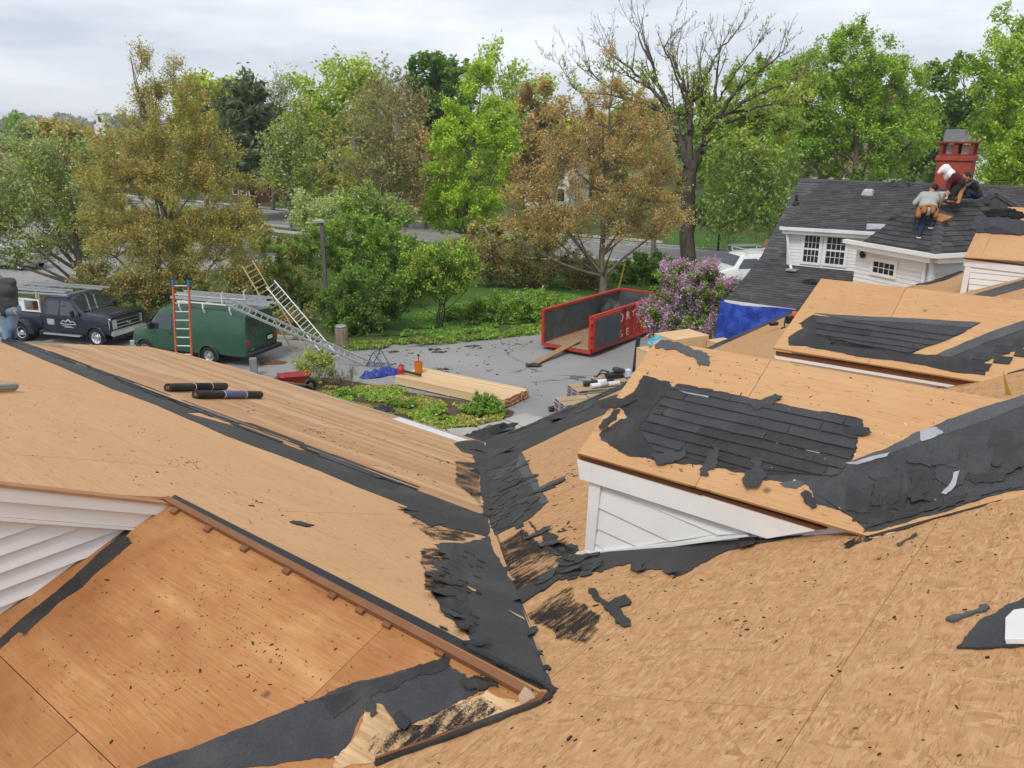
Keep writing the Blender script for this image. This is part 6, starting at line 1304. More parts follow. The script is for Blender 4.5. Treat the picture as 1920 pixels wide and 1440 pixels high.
class Body:
    """lofted car body; stations along x: (x, z_bottom, z_belt, z_top, w_bottom, w_belt, w_top) half widths"""
    def __init__(s, st): s.st = st
    def at(s, x):
        st = s.st
        if x <= st[0][0]: return st[0]
        for a, b in zip(st[:-1], st[1:]):
            if a[0] <= x <= b[0]:
                t = (x - a[0]) / (b[0] - a[0] + 1e-9); return tuple(p + (q - p) * t for p, q in zip(a, b))
        return st[-1]
    def sec(s, q):
        x, zb, zl, zt, wb, wl, wt = q; zm_ = zb + (zl - zb) * .45; crown = .035 if zt - zl > .2 else .02
        r_ = [(wb * .93, zb), (wb, zb + .06), (max(wb, wl) * 1.012, zm_), (wl, zl)]
        if zt - zl > .2: r_ += [(wl + (wt - wl) * .55 + .018, zl + (zt - zl) * .55), (wt, zt - .10), (wt - .035, zt - .04), (wt - .13, zt)]
        else: r_ += [(wl - .02, zl + (zt - zl) * .35), (wl - .06, zl + (zt - zl) * .7), (wl - .12, zl + (zt - zl) * .9), (wl - .22, zt)]
        r_ += [(r_[-1][0] * .5, zt + crown), (0, zt + crown * 1.25)]
        return [(x, y, z) for y, z in r_] + [(x, -y, z) for y, z in r_[-2::-1]]
    def build(s, mat, parent, name='body'):
        m = MB(); S = [s.sec(q) for q in s.st]; n = len(S[0]); vs = [p for q in S for p in q]; fs = []
        for i in range(len(S) - 1):
            for k in range(n - 1): fs.append((i * n + k, i * n + k + 1, (i + 1) * n + k + 1, (i + 1) * n + k))
            fs.append((i * n + n - 1, i * n, (i + 1) * n, (i + 1) * n + n - 1))
        fs.append(tuple(range(n - 1, -1, -1))); fs.append(tuple(range((len(S) - 1) * n, len(S) * n)))
        m.mesh(vs, fs); o = m.build(name, mat, parent, smooth=32); bm = bmesh.new(); bm.from_mesh(o.data); bmesh.ops.recalc_face_normals(bm, faces=bm.faces); bm.to_mesh(o.data); bm.free(); s.o = o; return o
    def cut(s, x, R, zc):
        """open the wheel arches in the body"""
        me = MB().lathe([(0, -1.3), (R, -1.3), (R, 1.3), (0, 1.3)], 28, 0, Matrix.Translation((x, 0, zc)) @ Matrix.Rotation(math.pi / 2, 4, 'X')); c = me.build('cutter', M_CAV); c.matrix_world = s.o.parent.matrix_basis
        b_ = s.o.modifiers.new('b', 'BOOLEAN'); b_.object = c; b_.solver = 'EXACT'; bpy.context.view_layer.update(); dg = bpy.context.evaluated_depsgraph_get(); m2 = bpy.data.meshes.new_from_object(s.o.evaluated_get(dg)); s.o.modifiers.clear(); s.o.data = m2; bpy.data.objects.remove(c)
    def y(s, x, z):
        sc = s.sec(s.at(x)); pts = [(p[2], p[1]) for p in sc[:len(sc) // 2 + 1]]
        for (za, ya), (zb, yb) in zip(pts[:-1], pts[1:]):
            if za <= z <= zb and zb > za: return ya + (yb - ya) * (z - za) / (zb - za)
        return pts[0][1] if z < pts[0][0] else pts[-2][1]
    def side(s, poly, sgn, off=.006, th=.012):
        """a plate lying on the body side; poly of (x, z)"""
        m = MB(); P = []
        for k in range(len(poly)):
            a, b = poly[k], poly[(k + 1) % len(poly)]
            P.append(a)
        top = [(x, sgn * (s.y(x, z) + off), z) for x, z in P]; bot = [(x, sgn * (s.y(x, z) + off - th), z) for x, z in P]
        return m.prism(bot, top)
def wheel(parent, x, y, r, w_, sgn, rim=M_RIM, rr=.6, dish=.03, name='wheel', dual=False):
    T_ = Matrix.Translation((x, y, r)) @ Matrix.Rotation(-sgn * math.pi / 2, 4, 'X')
    h = part_empty(name, parent, False); m = MB()
    m.lathe([(r * rr, -w_ / 2), (r * .9, -w_ / 2), (r * .97, -w_ * .42), (r, -w_ * .3), (r, w_ * .3), (r * .97, w_ * .42), (r * .88, w_ / 2), (r * rr, w_ * .46)], 28, 0, T_); m.build('tyre', M_RUBBER, h, smooth=40)
    m = MB(); m.lathe([(r * rr * 1.02, w_ * .47), (r * rr * .92, w_ * .42), (r * rr * .85, w_ * .5 - dish), (r * rr * .5, w_ * .5 - dish * 1.6), (r * rr * .42, w_ * .5 - dish * .4), (r * rr * .2, w_ * .5 - dish * .1), (0.001, w_ * .5)], 24, 0, T_); m.build('rim', rim, h, smooth=40)
    m = MB()
    for k in range(8):
        a = k * math.pi / 4; R_ = Matrix.Rotation(a, 4, 'Z'); m.lathe([(.0, .006), (r * .055, .006), (r * .055, 0)], 8, 0, T_ @ R_ @ Matrix.Translation((r * rr * .68, 0, w_ * .5 - dish * 1.35 + .004)))
    m.build('rim_hole', M_CAV, h)['kind'] = 'stuff'
def arch(body, parent, x, r, sgn, flare=0.0, mat=None, zc=None, yo=None):
    zc = r * .98 if zc is None else zc; R = r * 1.17; m = MB(); pts = [(x + R * math.cos(a), zc + R * math.sin(a)) for a in np.linspace(-.25, math.pi + .25, 20)]
    y0 = body.y(x, zc + r * .3) if yo is None else yo
    y0 = max(body.y(x, z) for z in np.linspace(zc, zc + R, 6)) if yo is None else yo
    if sgn > 0 or not hasattr(body, 'done_' + str(round(x * 100))): body.cut(x, R, zc); setattr(body, 'done_' + str(round(x * 100)), 1)
    m.prism([(px_, sgn * (y0 - .42), z) for px_, z in pts], [(px_, sgn * (y0 - .36), z) for px_, z in pts]); m.build('wheel_well', M_CAV, parent)
    m = MB(); m.tube([(px_, sgn * (y0 + .012 + flare * math.sin(max(0, (z - zc) / R)) * .3), z) for px_, z in pts], .028 + flare * .25, 6); m.build('wheel_arch', mat, parent, smooth=60)
def plate4(parent, name, q, mat, th=.01, out_=None):
    m = MB(); q = [Vector(p) for p in q]; n = (q[1] - q[0]).cross(q[2] - q[0]).normalized()
    if out_ is not None and n.dot(Vector(out_)) < 0: n = -n
    m.prism([p - n * .004 for p in q], [p + n * th for p in q]); return m.build(name, mat, parent)
def side_ladder(m, a, b, w_, side, n, rail=(.03, .09), rung=.018, up=(0, 0, 1)):
    a, b, s_ = Vector(a), Vector(b), Vector(side).normalized() * w_ / 2
    for k in (-1, 1): m.beam(a + s_ * k, b + s_ * k, rail[0], rail[1], 0, up)
    for i in range(n): p = a + (b - a) * ((i + .5) / n); m.tube([p - s_, p + s_], rung, 6)
    return m
# ---- navy crew cab pickup with twin rear wheels (front at +x)
def pickup():
    p0 = onz(60, 639.5); hd = math.radians(17); t = thing('pickup_truck', 'dark navy crew cab pickup with twin rear wheels and white ladder rack', 'truck', (p0[0], p0[1] + 1.05, 0), -hd)
    WB = 3.75
    st = [(-1.25, .62, 1.12, 1.26, .90, .96, .90), (-.9, .55, 1.12, 1.28, .96, .99, .92), (1.02, .52, 1.13, 1.28, .97, .99, .92)]
    bed = Body(st); bed.build(M_NAVY, t, 'bed')
    st = [(1.06, .50, 1.16, 1.30, .97, .99, .9), (1.12, .48, 1.17, 1.90, .97, .98, .80), (1.35, .46, 1.18, 1.97, .97, .99, .78), (2.25, .46, 1.19, 1.99, .97, .99, .78), (2.5, .46, 1.19, 1.94, .97, .99, .77), (3.18, .46, 1.19, 1.39, .97, .98, .9), (3.3, .48, 1.18, 1.36, .97, .97, .9), (4.1, .50, 1.18, 1.33, .98, .97, .9), (4.42, .52, 1.17, 1.31, .97, .96, .9), (4.52, .56, 1.13, 1.25, .95, .94, .88)]
    b = Body(st); b.build(M_NAVY, t, 'cab')
    for s_ in (-1, 1):
        for k, poly in enumerate(([(1.28, 1.24), (1.95, 1.24), (1.95, 1.80), (1.36, 1.78)], [(2.03, 1.24), (2.98, 1.24), (2.94, 1.36), (2.46, 1.80), (2.03, 1.81)])): b.side(poly, s_, .026, .02).build('side_window', M_TINT, t)
        for x in (1.2, 2.0, 2.98):
            m = b.side([(x - .006, .56), (x + .006, .56), (x + .006, 1.18), (x - .006, 1.18)], s_, .002, .006); m.build('door_gap', M_CAV, t)
        for x in (1.85, 2.72): b.side([(x, 1.06), (x + .16, 1.06), (x + .16, 1.10), (x, 1.10)], s_, .02, .03).build('door_handle', M_BLACK, t)
        m = MB(); m.beam((1.1, s_ * 1.02, .42), (3.0, s_ * 1.02, .42), .16, .05); m.build('running_board', M_ALU, t)
        m = MB(); m.box((2.78, s_ * 1.05 - .02, 1.22), (2.90, s_ * 1.25 + .02, 1.50)); m.build('wing_mirror', M_BLACK, t, bevel=.02)
        arch(b, t, 3.75, .40, s_, .05, M_NAVY); wheel(t, 3.75, s_ * .885, .40, .26, s_, M_CHROME)
        # bulging rear fender over the twin wheels
        m = MB(); A = np.linspace(0, math.pi, 15); R0, R1 = .62, .47
        outer = [(R0 * 1.2 * math.cos(a), .42 + R0 * math.sin(a)) for a in A]; inner = [(R1 * math.cos(a), .42 + R1 * math.sin(a)) for a in A]
        for k in range(14):
            c = [outer[k], outer[k + 1], inner[k + 1], inner[k]]; m.prism([(x, s_ * .94, z) for x, z in c], [(x * .97, s_ * (1.20 if i < 2 else 1.235), z - (.05 if i < 2 else 0)) for i, (x, z) in enumerate(c)])
        m.build('rear_fender', M_NAVY, t, smooth=50)
        m = MB(); m.prism([(.47 * math.cos(a), s_ * .6, .42 + .47 * math.sin(a)) for a in A], [(.47 * math.cos(a), s_ * 1.12, .42 + .47 * math.sin(a)) for a in A]); m.build('wheel_well', M_CAV, t)
        wheel(t, 0, s_ * 1.06, .40, .25, s_, M_CHROME, dish=.12); wheel(t, 0, s_ * .72, .40, .25, s_, M_RIM)
        plate4(t, 'headlight', [(4.46, s_ * .975, .78), (4.56, s_ * .66, .78), (4.56, s_ * .66, 1.16), (4.46, s_ * .975, 1.16)], M_LAMP, .02, (1, s_ * .5, 0))
    plate4(t, 'windshield', [(2.57, -.72, 1.90), (2.57, .72, 1.90), (3.17, .84, 1.42), (3.17, -.84, 1.42)], M_TINT, .015, (1, 0, 1))
    plate4(t, 'rear_window', [(1.1, -.7, 1.35), (1.1, .7, 1.35), (1.105, .66, 1.82), (1.105, -.66, 1.82)], M_TINT, .012, (-1, 0, 0))
    m = MB(); m.box((4.47, -.68, .76), (4.56, .68, 1.20)); g = m.build('grille', M_BLACK, t, bevel=.02)
    for z in (.84, .98, 1.12): m = MB(); m.beam((4.58, -.68, z), (4.58, .68, z), .04, .035); m.build('grille_bar', M_CHROME, g)
    m = MB(); m.lathe([(.0, .03), (.05, .03), (.05, 0)], 16, 0, Matrix.Translation((4.585, 0, .95)) @ Matrix.Rotation(math.pi / 2, 4, 'Y') @ Matrix.Diagonal((1, 2.2, 1, 1))); m.build('badge', M_CHROME, g)
    m = MB(); m.box((4.44, -.95, .50), (4.64, .95, .74)); m.build('front_bumper', M_CHROME, t, bevel=.04, seg=2)
    m = MB(); m.box((4.5, -.9, .34), (4.6, .9, .5)); m.build('air_dam', M_BLACK, t, bevel=.02)
    plate4(t, 'number_plate', [(4.65, -.15, .56), (4.65, .15, .56), (4.65, .15, .70), (4.65, -.15, .70)], M_PLATE, .01, (1, 0, 0))
    m = MB(); m.box((-1.42, -.92, .52), (-1.2, .92, .66)); m.build('rear_bumper', M_CHROME, t, bevel=.03)
    # white lettering and mountain emblem on the near (right hand) doors
    dm = MB()
    for x0, zc, l in ((1.32, 1.02, .36), (1.30, .97, .38), (1.32, .92, .34), (1.30, .87, .40), (1.34, .82, .30)): dm.prism([(x, -(b.y(x, z) + .001), z) for x, z in ((x0, zc), (x0 + l, zc), (x0 + l, zc + .022), (x0, zc + .022))], [(x, -(b.y(x, z) + .004), z) for x, z in ((x0, zc), (x0 + l, zc), (x0 + l, zc + .022), (x0, zc + .022))])
    for ln in ([(2.02, .92), (2.16, 1.04), (2.26, .97), (2.42, 1.10), (2.56, .98), (2.64, 1.02), (2.78, .92)], [(2.30, .98), (2.42, 1.05), (2.54, .95)], [(1.98, .88), (2.80, .88)], [(2.10, .80), (2.55, .80)], [(2.2, .75), (2.66, .75)]):
        for (xa, za), (xb, zb) in zip(ln[:-1], ln[1:]):
            dx, dz = xb - xa, zb - za; l = math.hypot(dx, dz); nx_, nz_ = -dz / l * .009, dx / l * .009; q = [(xa - nx_, za - nz_), (xb - nx_, zb - nz_), (xb + nx_, zb + nz_), (xa + nx_, za + nz_)]
            dm.prism([(x, -(b.y(x, z) + .001), z) for x, z in q], [(x, -(b.y(x, z) + .004), z) for x, z in q])
    dm.build('door_lettering', simple('decal_white', (.72, .73, .74), .5, .3), t)['kind'] = 'stuff'
    # white utility box on the bed with an open shelf, and the rack
    m = MB(); W_ = .93
    for s_ in (-1, 1):
        m.box((-1.2, s_ * W_ - .02, 1.28), (.98, s_ * W_ + .02, 1.34)); m.box((-1.2, s_ * W_ - .02, 1.76), (.98, s_ * W_ + .02, 1.82))
        for x in (-1.2, .12, .92): m.box((x, s_ * W_ - .025, 1.34), (x + .06, s_ * W_ + .025, 1.76))
    m.box((-1.14, -.9, 1.3), (.1, -.5, 1.74)); m.build('utility_box', M_VWHITE, t)
    m = MB(); m.box((.2, -.90, 1.33), (.90, -.45, 1.36)); m.box((.2, -.5, 1.33), (.90, -.45, 1.74)); m.box((.5, -.88, 1.36), (.54, -.5, 1.7)); m.build('tool_shelf', simple('shelf_wood', (.20, .12, .07), .8, .2), t)
    m = MB()
    for s_ in (-1, 1):
        for x in (-1.1, .98): m.beam((x, s_ * .9, 1.26), (x, s_ * .9, 2.02), .06, .06)
        m.beam((-1.25, s_ * .9, 2.04), (2.5, s_ * .9, 2.10), .05, .06)
    for x in (-1.1, .2, .98, 2.3): m.beam((x, -.92, 2.08), (x, .92, 2.08), .06, .05)
    m.build('ladder_rack', M_ALU, t)
    for k, (y, x0, x1, z) in enumerate(((-.6, -1.5, 2.3, 2.19), (.45, -1.0, 3.2, 2.20))):
        l = thing('ladder', ('aluminium ladder lying on the near side of the navy pickup rack', 'aluminium ladder lying on the far side of the navy pickup rack')[k], 'ladder', t.location, -hd, 'ladders')
        m = MB(); side_ladder(m, (x0, y, z), (x1, y, z), .40, (0, 1, 0), 13, (.03, .08)); m.build('rails_and_rungs', M_ALU, l)
pickup()
# ---- green van, rear end towards the camera's right (front at -x in the picture)
def green_van():
    r0 = onz(410, 684.5); t = thing('van', 'long dark green panel van with white ladder rack, its rear facing right', 'van', (r0[0], r0[1] + .95, 0), math.radians(180 - 19))
    st = [(-1.72, .50, 1.22, 1.40, .90, .95, .88), (-1.66, .44, 1.22, 2.02, .96, .99, .80), (-1.5, .42, 1.22, 2.10, .98, 1.0, .82), (.2, .40, 1.22, 2.13, .99, 1.01, .83), (1.9, .40, 1.22, 2.11, .99, 1.01, .82), (2.25, .40, 1.22, 2.04, .99, 1.0, .80), (2.82, .40, 1.20, 1.42, .98, .99, .88), (2.9, .42, 1.18, 1.33, .97, .97, .88), (3.35, .46, 1.08, 1.18, .96, .93, .84), (3.62, .50, .98, 1.08, .93, .88, .80), (3.70, .58, .88, .98, .88, .84, .76)]
    b = Body(st); b.build(M_VGREEN, t)
    for s_ in (-1, 1):
        b.side([(1.62, 1.26), (2.62, 1.26), (2.60, 1.40), (2.30, 1.84), (1.66, 1.86)], s_, .026, .02).build('side_window', M_TINT, t)
        for x in (1.5, 2.72, .35): b.side([(x - .006, .5), (x + .006, .5), (x + .006, 1.24 if x > 1 else 1.9), (x - .006, 1.24 if x > 1 else 1.9)], s_, .002, .006).build('door_gap', M_CAV, t)
        for z in (.78, 1.19): b.side([(-1.6, z - .012), (3.2 if z < 1 else 1.5, z - .012), (3.2 if z < 1 else 1.5, z + .012), (-1.6, z + .012)], s_, .010, .012).build('side_crease', M_VGREEN, t)
        b.side([(-1.35, 1.3), (1.35, 1.3), (1.35, 1.31), (-1.35, 1.31)], s_, .006, .008).build('side_crease', M_VGREEN, t)
        b.side([(1.6, 1.10), (1.75, 1.10), (1.75, 1.14), (1.6, 1.14)], s_, .02, .03).build('door_handle', M_BLACK, t)
        m = MB(); m.box((2.45, s_ * 1.03 - .02, 1.24), (2.6, s_ * 1.23 + .02, 1.5)); m.build('wing_mirror', M_BLACK, t, bevel=.03)
        for x in (0, 3.02): arch(b, t, x, .37, s_, .02, M_VGREEN); wheel(t, x, s_ * .905, .37, .24, s_, M_RIM, .56, .05)
        m = MB(); m.box((-1.735, s_ * .88 - .10, .80), (-1.60, s_ * .88 + .075, 1.08)); m.build('tail_light', M_RED_L, t, bevel=.02)
        plate4(t, 'headlight', [(3.66, s_ * .86, .68), (3.70, s_ * .55, .68), (3.66, s_ * .55, .88), (3.6, s_ * .86, .88)], M_LAMP, .02, (1, s_ * .2, 0))
        plate4(t, 'rear_window', [(-1.715, s_ * .08, 1.32), (-1.715, s_ * .80, 1.32), (-1.69, s_ * .70, 1.84), (-1.69, s_ * .08, 1.84)], M_TINT, .014, (-1, 0, .05))
    plate4(t, 'rear_door_gap', [(-1.73, -.008, .62), (-1.73, .008, .62), (-1.68, .008, 1.98), (-1.68, -.008, 1.98)], M_CAV, .004, (-1, 0, 0))
    plate4(t, 'windshield', [(2.31, -.74, 1.97), (2.31, .74, 1.97), (2.82, .86, 1.46), (2.82, -.86, 1.46)], M_TINT, .012, (1, 0, 1))
    m = MB(); m.box((-1.94, -.99, .46), (-1.66, .99, .62)); m.build('rear_bumper', M_BLACK, t, bevel=.03); m = MB(); m.box((3.6, -.97, .44), (3.82, .97, .64)); m.build('front_bumper', M_CHROME, t, bevel=.03)
    m = MB(); m.box((3.6, -.5, .68), (3.71, .5, .9)); m.build('grille', M_BLACK, t)
    plate4(t, 'number_plate', [(-1.735, -.33, .86), (-1.735, -.63, .86), (-1.735, -.63, 1.0), (-1.735, -.33, 1.0)], M_PLATE, .012, (-1, 0, 0)); plate4(t, 'plate_recess', [(-1.732, -.27, .8), (-1.732, -.7, .8), (-1.73, -.7, 1.06), (-1.73, -.27, 1.06)], M_CAV, .004, (-1, 0, 0))
    plate4(t, 'badge', [(-1.73, .55, .66), (-1.73, .78, .66), (-1.73, .78, .70), (-1.73, .55, .70)], M_CHROME, .006, (-1, 0, 0))
    m = MB()
    for x in (-1.1, .1, 1.2):
        m.beam((x, -.95, 2.34), (x, .95, 2.34), .06, .06)
        for s_ in (-1, 1): m.tube([(x, s_ * .92, 2.34), (x, s_ * .95, 2.2), (x, s_ * .86, 2.0)], .03, 6)
    for s_ in (-1, 1): m.beam((-1.2, s_ * .9, 2.38), (1.3, s_ * .9, 2.38), .05, .04)
    m.tube([(-.6, .7, 2.36), (-.6, .7, 2.75), (-.7, .72, 2.82)], .022, 6); m.tube([(-1.0, -.1, 2.36), (-1.0, -.1, 2.7), (-1.1, -.12, 2.8)], .022, 6)
    m.build('roof_rack', M_VWHITE, t)
    m = MB(); m.tube([(-1.4, .35, 2.50), (-.9, .5, 2.54), (-.2, .42, 2.50), (.6, .5, 2.52), (1.4, .42, 2.5)], .035, 6); m.build('strapped_pipe', M_ALU, t)
    for k, (y, x0, x1, z) in enumerate(((-.45, -1.9, 2.3, 2.43), (.35, -2.6, 1.9, 2.43))):
        l = thing('ladder', ('aluminium ladder strapped on the camera side of the green van roof', 'aluminium ladder strapped flat on the far side of the green van roof')[1 - k], 'ladder', t.location, t.rotation_euler.z, 'ladders')
        m = MB(); side_ladder(m, (x0, y, z), (x1, y, z), .42, (0, 1, 0), 14, (.03, .10)); m.build('rails_and_rungs', M_ALU, l)
green_van()
# ---- white passenger van behind the lilac, silver car at the left edge, passing car
def small_car(name, label, loc, rz, mat, kind):
    t = thing(name, label, 'van' if kind == 'van' else 'car', loc, rz)
    if kind == 'van': st = [(-2.6, .5, 1.15, 1.9, .9, .97, .8), (-2.5, .42, 1.15, 2.05, .95, .98, .82), (1.0, .4, 1.15, 2.05, .96, .98, .82), (1.25, .4, 1.15, 1.98, .96, .98, .8), (1.75, .42, 1.15, 1.30, .95, .96, .86), (2.4, .46, 1.04, 1.16, .94, .92, .82), (2.65, .55, .92, 1.04, .88, .85, .78)]; wx = (-1.5, 1.85); r = .37; ws = (1.30, 1.92, 1.75, 1.36); win = ([(-2.3, 1.2), (-1.1, 1.2), (-1.1, 1.75), (-2.25, 1.75)], [(-1.0, 1.2), (.2, 1.2), (.2, 1.75), (-1.0, 1.75)], [(.3, 1.2), (1.5, 1.2), (1.45, 1.34), (1.15, 1.75), (.3, 1.75)])
    else: st = [(-2.25, .45, .9, 1.05, .8, .84, .74), (-2.0, .35, .93, 1.3, .86, .88, .66), (-1.5, .32, .95, 1.58, .88, .9, .64), (.2, .3, .95, 1.62, .88, .9, .64), (.45, .3, .95, 1.56, .88, .9, .64), (1.05, .32, .95, 1.08, .88, .88, .78), (1.9, .36, .84, .95, .86, .84, .74), (2.2, .45, .72, .82, .8, .78, .7)]; wx = (-1.35, 1.35); r = .34; ws = (.45, 1.52, 1.05, 1.12); win = ([(-1.7, 1.0), (-.5, 1.0), (-.5, 1.42), (-1.4, 1.42)], [(-.4, 1.0), (.75, 1.0), (.7, 1.1), (.4, 1.42), (-.4, 1.42)])
    b = Body(st); b.build(mat, t)
    for s_ in (-1, 1):
        for w_ in win: b.side(w_, s_, .026, .02).build('side_window', M_TINT, t)
        for x in wx: arch(b, t, x, r, s_, .0, mat); wheel(t, x, s_ * (b.y(x, .4) - .12), r, .22, s_, M_RIM)
        fx = st[-1][0]; plate4(t, 'headlight', [(fx - .06, s_ * .8, st[-1][2] - .18), (fx + .01, s_ * .52, st[-1][2] - .18), (fx + .01, s_ * .52, st[-1][2]), (fx - .08, s_ * .8, st[-1][2])], M_LAMP, .02, (1, 0, 0)); rx = st[0][0]; plate4(t, 'tail_light', [(rx - .01, s_ * .8, .75), (rx - .01, s_ * .6, .75), (rx - .005, s_ * .6, .95), (rx - .005, s_ * .8, .95)], M_RED_L, .02, (-1, 0, 0))
    zt = ws[1]; f = 1 if kind == 'van' else .82
    plate4(t, 'windshield', [(ws[0] + .04, -.70 * f, zt - .03), (ws[0] + .04, .70 * f, zt - .03), (ws[2] + .01, .84 * f, ws[3] + .04), (ws[2] + .01, -.84 * f, ws[3] + .04)], M_TINT, .02, (1, 0, 1))
    m = MB(); m.box((st[-1][0] - .1, -.85, .4), (st[-1][0] + .1, .85, .58)); m.build('front_bumper', mat if kind != 'van' else M_CHROME, t, bevel=.03); m = MB(); m.box((st[-1][0] - .05, -.5, .6), (st[-1][0] + .02, .5, .8)); m.build('grille', M_BLACK, t)
    return t
pv = onz(1358, 535); wv = small_car('van', 'white van with roof rack parked behind the lilac bush', (pv[0] + 1.6, pv[1] - .1, 0), math.radians(180 + 14), M_VWHITE, 'van')
m = MB()
for s_ in (-1, 1):
    m.beam((-2.4, s_ * .85, 2.3), (1.1, s_ * .85, 2.3), .05, .07)
    for x in (-2.2, -.6, 1.0): m.beam((x, s_ * .85, 2.02), (x, s_ * .85, 2.3), .05, .05)
for x in (-2.2, -.6, 1.0): m.beam((x, -.85, 2.27), (x, .85, 2.27), .05, .05)
m.build('roof_rack', M_VWHITE, wv)
l = thing('ladder', 'grey ladder lying on the rack of the white van', 'ladder', wv.location, wv.rotation_euler.z, 'ladders'); m = MB(); side_ladder(m, (-2.6, -.3, 2.38), (1.5, -.3, 2.40), .42, (0, 1, 0), 13, (.03, .09)); m.build('rails_and_rungs', M_STEEL, l)
crumple('canvas_bundle', 'brown canvas bundle tied down on the white van rack', 'bundle', np.array(wv.location) + np.array([1.1, .1, 2.32]), np.array([1., 0, 0]), np.array([0, 1., 0]), Z3, .75, .5, .55, simple('canvas_brown', (.24, .12, .06), .85, .2, 0, .3), 31)
ps = onz(28, 505); small_car('car', 'silver estate car half cut off at the left edge in the far lot', (ps[0] - .4, ps[1] + .6, 0), math.radians(165), M_SILVER, 'car')
pc = atY(610, 400, 86); small_car('car', 'white car passing on the road, half hidden by the cream shrub', (pc[0], pc[1], 0), math.atan2(-.62, .78) + math.pi, M_VWHITE, 'car')
# ================================================================ LADDERS OUTSIDE
def ladder(label, a, b, w_, side, n, mat, rail=(.035, .09), feet=True, rmat=None, tips=None, group='ladders'):
    a, b = Vector(a), Vector(b); t = thing('ladder', label, 'ladder', tuple(a), 0, group); d = (b - a); s_ = Vector(side); s_ = (s_ - d.normalized() * s_.dot(d.normalized())).normalized() * w_ / 2; up = d.normalized().cross(s_).normalized()
    for k in (-1, 1):
        m = MB(); m.beam(a + s_ * k, b + s_ * k, rail[0], rail[1], 0, up); m.build('rail', mat, t, True)
        if tips: m = MB(); m.beam(b + s_ * k - d.normalized() * .12, b + s_ * k + d.normalized() * .05, rail[0] + .02, rail[1] + .02, 0, up); m.build('rail_cap', tips, t, True)
    for i in range(n): p = a + d * ((i + .5) / n); m = MB(); m.tube([p - s_, p + s_], .019, 6); m.build('rung', rmat or mat, t, True)
    return t
M_FIB = simple('fibreglass_orange', (.52, .115, .045), .5, .3, 0, .2, 4, dirt=.4); M_BLUE = simple('ladder_cap_blue', (.03, .14, .30), .5, .3); M_WOODL = simple('ladder_wood', (.42, .29, .12), .7, .25, 0, .25, 4, dirt=.3); M_WOODR = simple('ladder_rung_wood', (.42, .35, .25), .7, .2, 0, .2)
top = atY(339, 528, 20.6); bot = np.array([top[0] + .35, 20.1 + 1.2, 0.0]); eP = atY(345, 664, 20.3)
dr = (top - eP); bot = eP - dr / dr[2] * eP[2]
ladder('tall orange fibreglass ladder with blue tips standing against the wing eave', bot, top, .40, RT, 22, M_FIB, (.032, .085), rmat=M_ALU, tips=M_BLUE)
a = onz(563, 660); b = atY(464, 494, a[1] + 2.2); ladder('long old wooden ladder leaning into the shrubs behind the green van', a, b, .48, RT, 17, M_WOODL, (.05, .09), rmat=M_WOODR)
a = onz(628, 675); b = atY(507, 532, a[1] + 1.7); ladder('steep aluminium extension ladder leaning right of the wooden ladder', a, b, .42, RT * .8 + UP * .45, 20, M_ALU, (.03, .08))
a = onz(694, 684); b = atY(427, 566, 29.3); ladder('long aluminium ladder sloping from the green van roof down to the ground', a, b, .42, np.array([.25, .9, .1]), 24, M_ALU, (.03, .09))

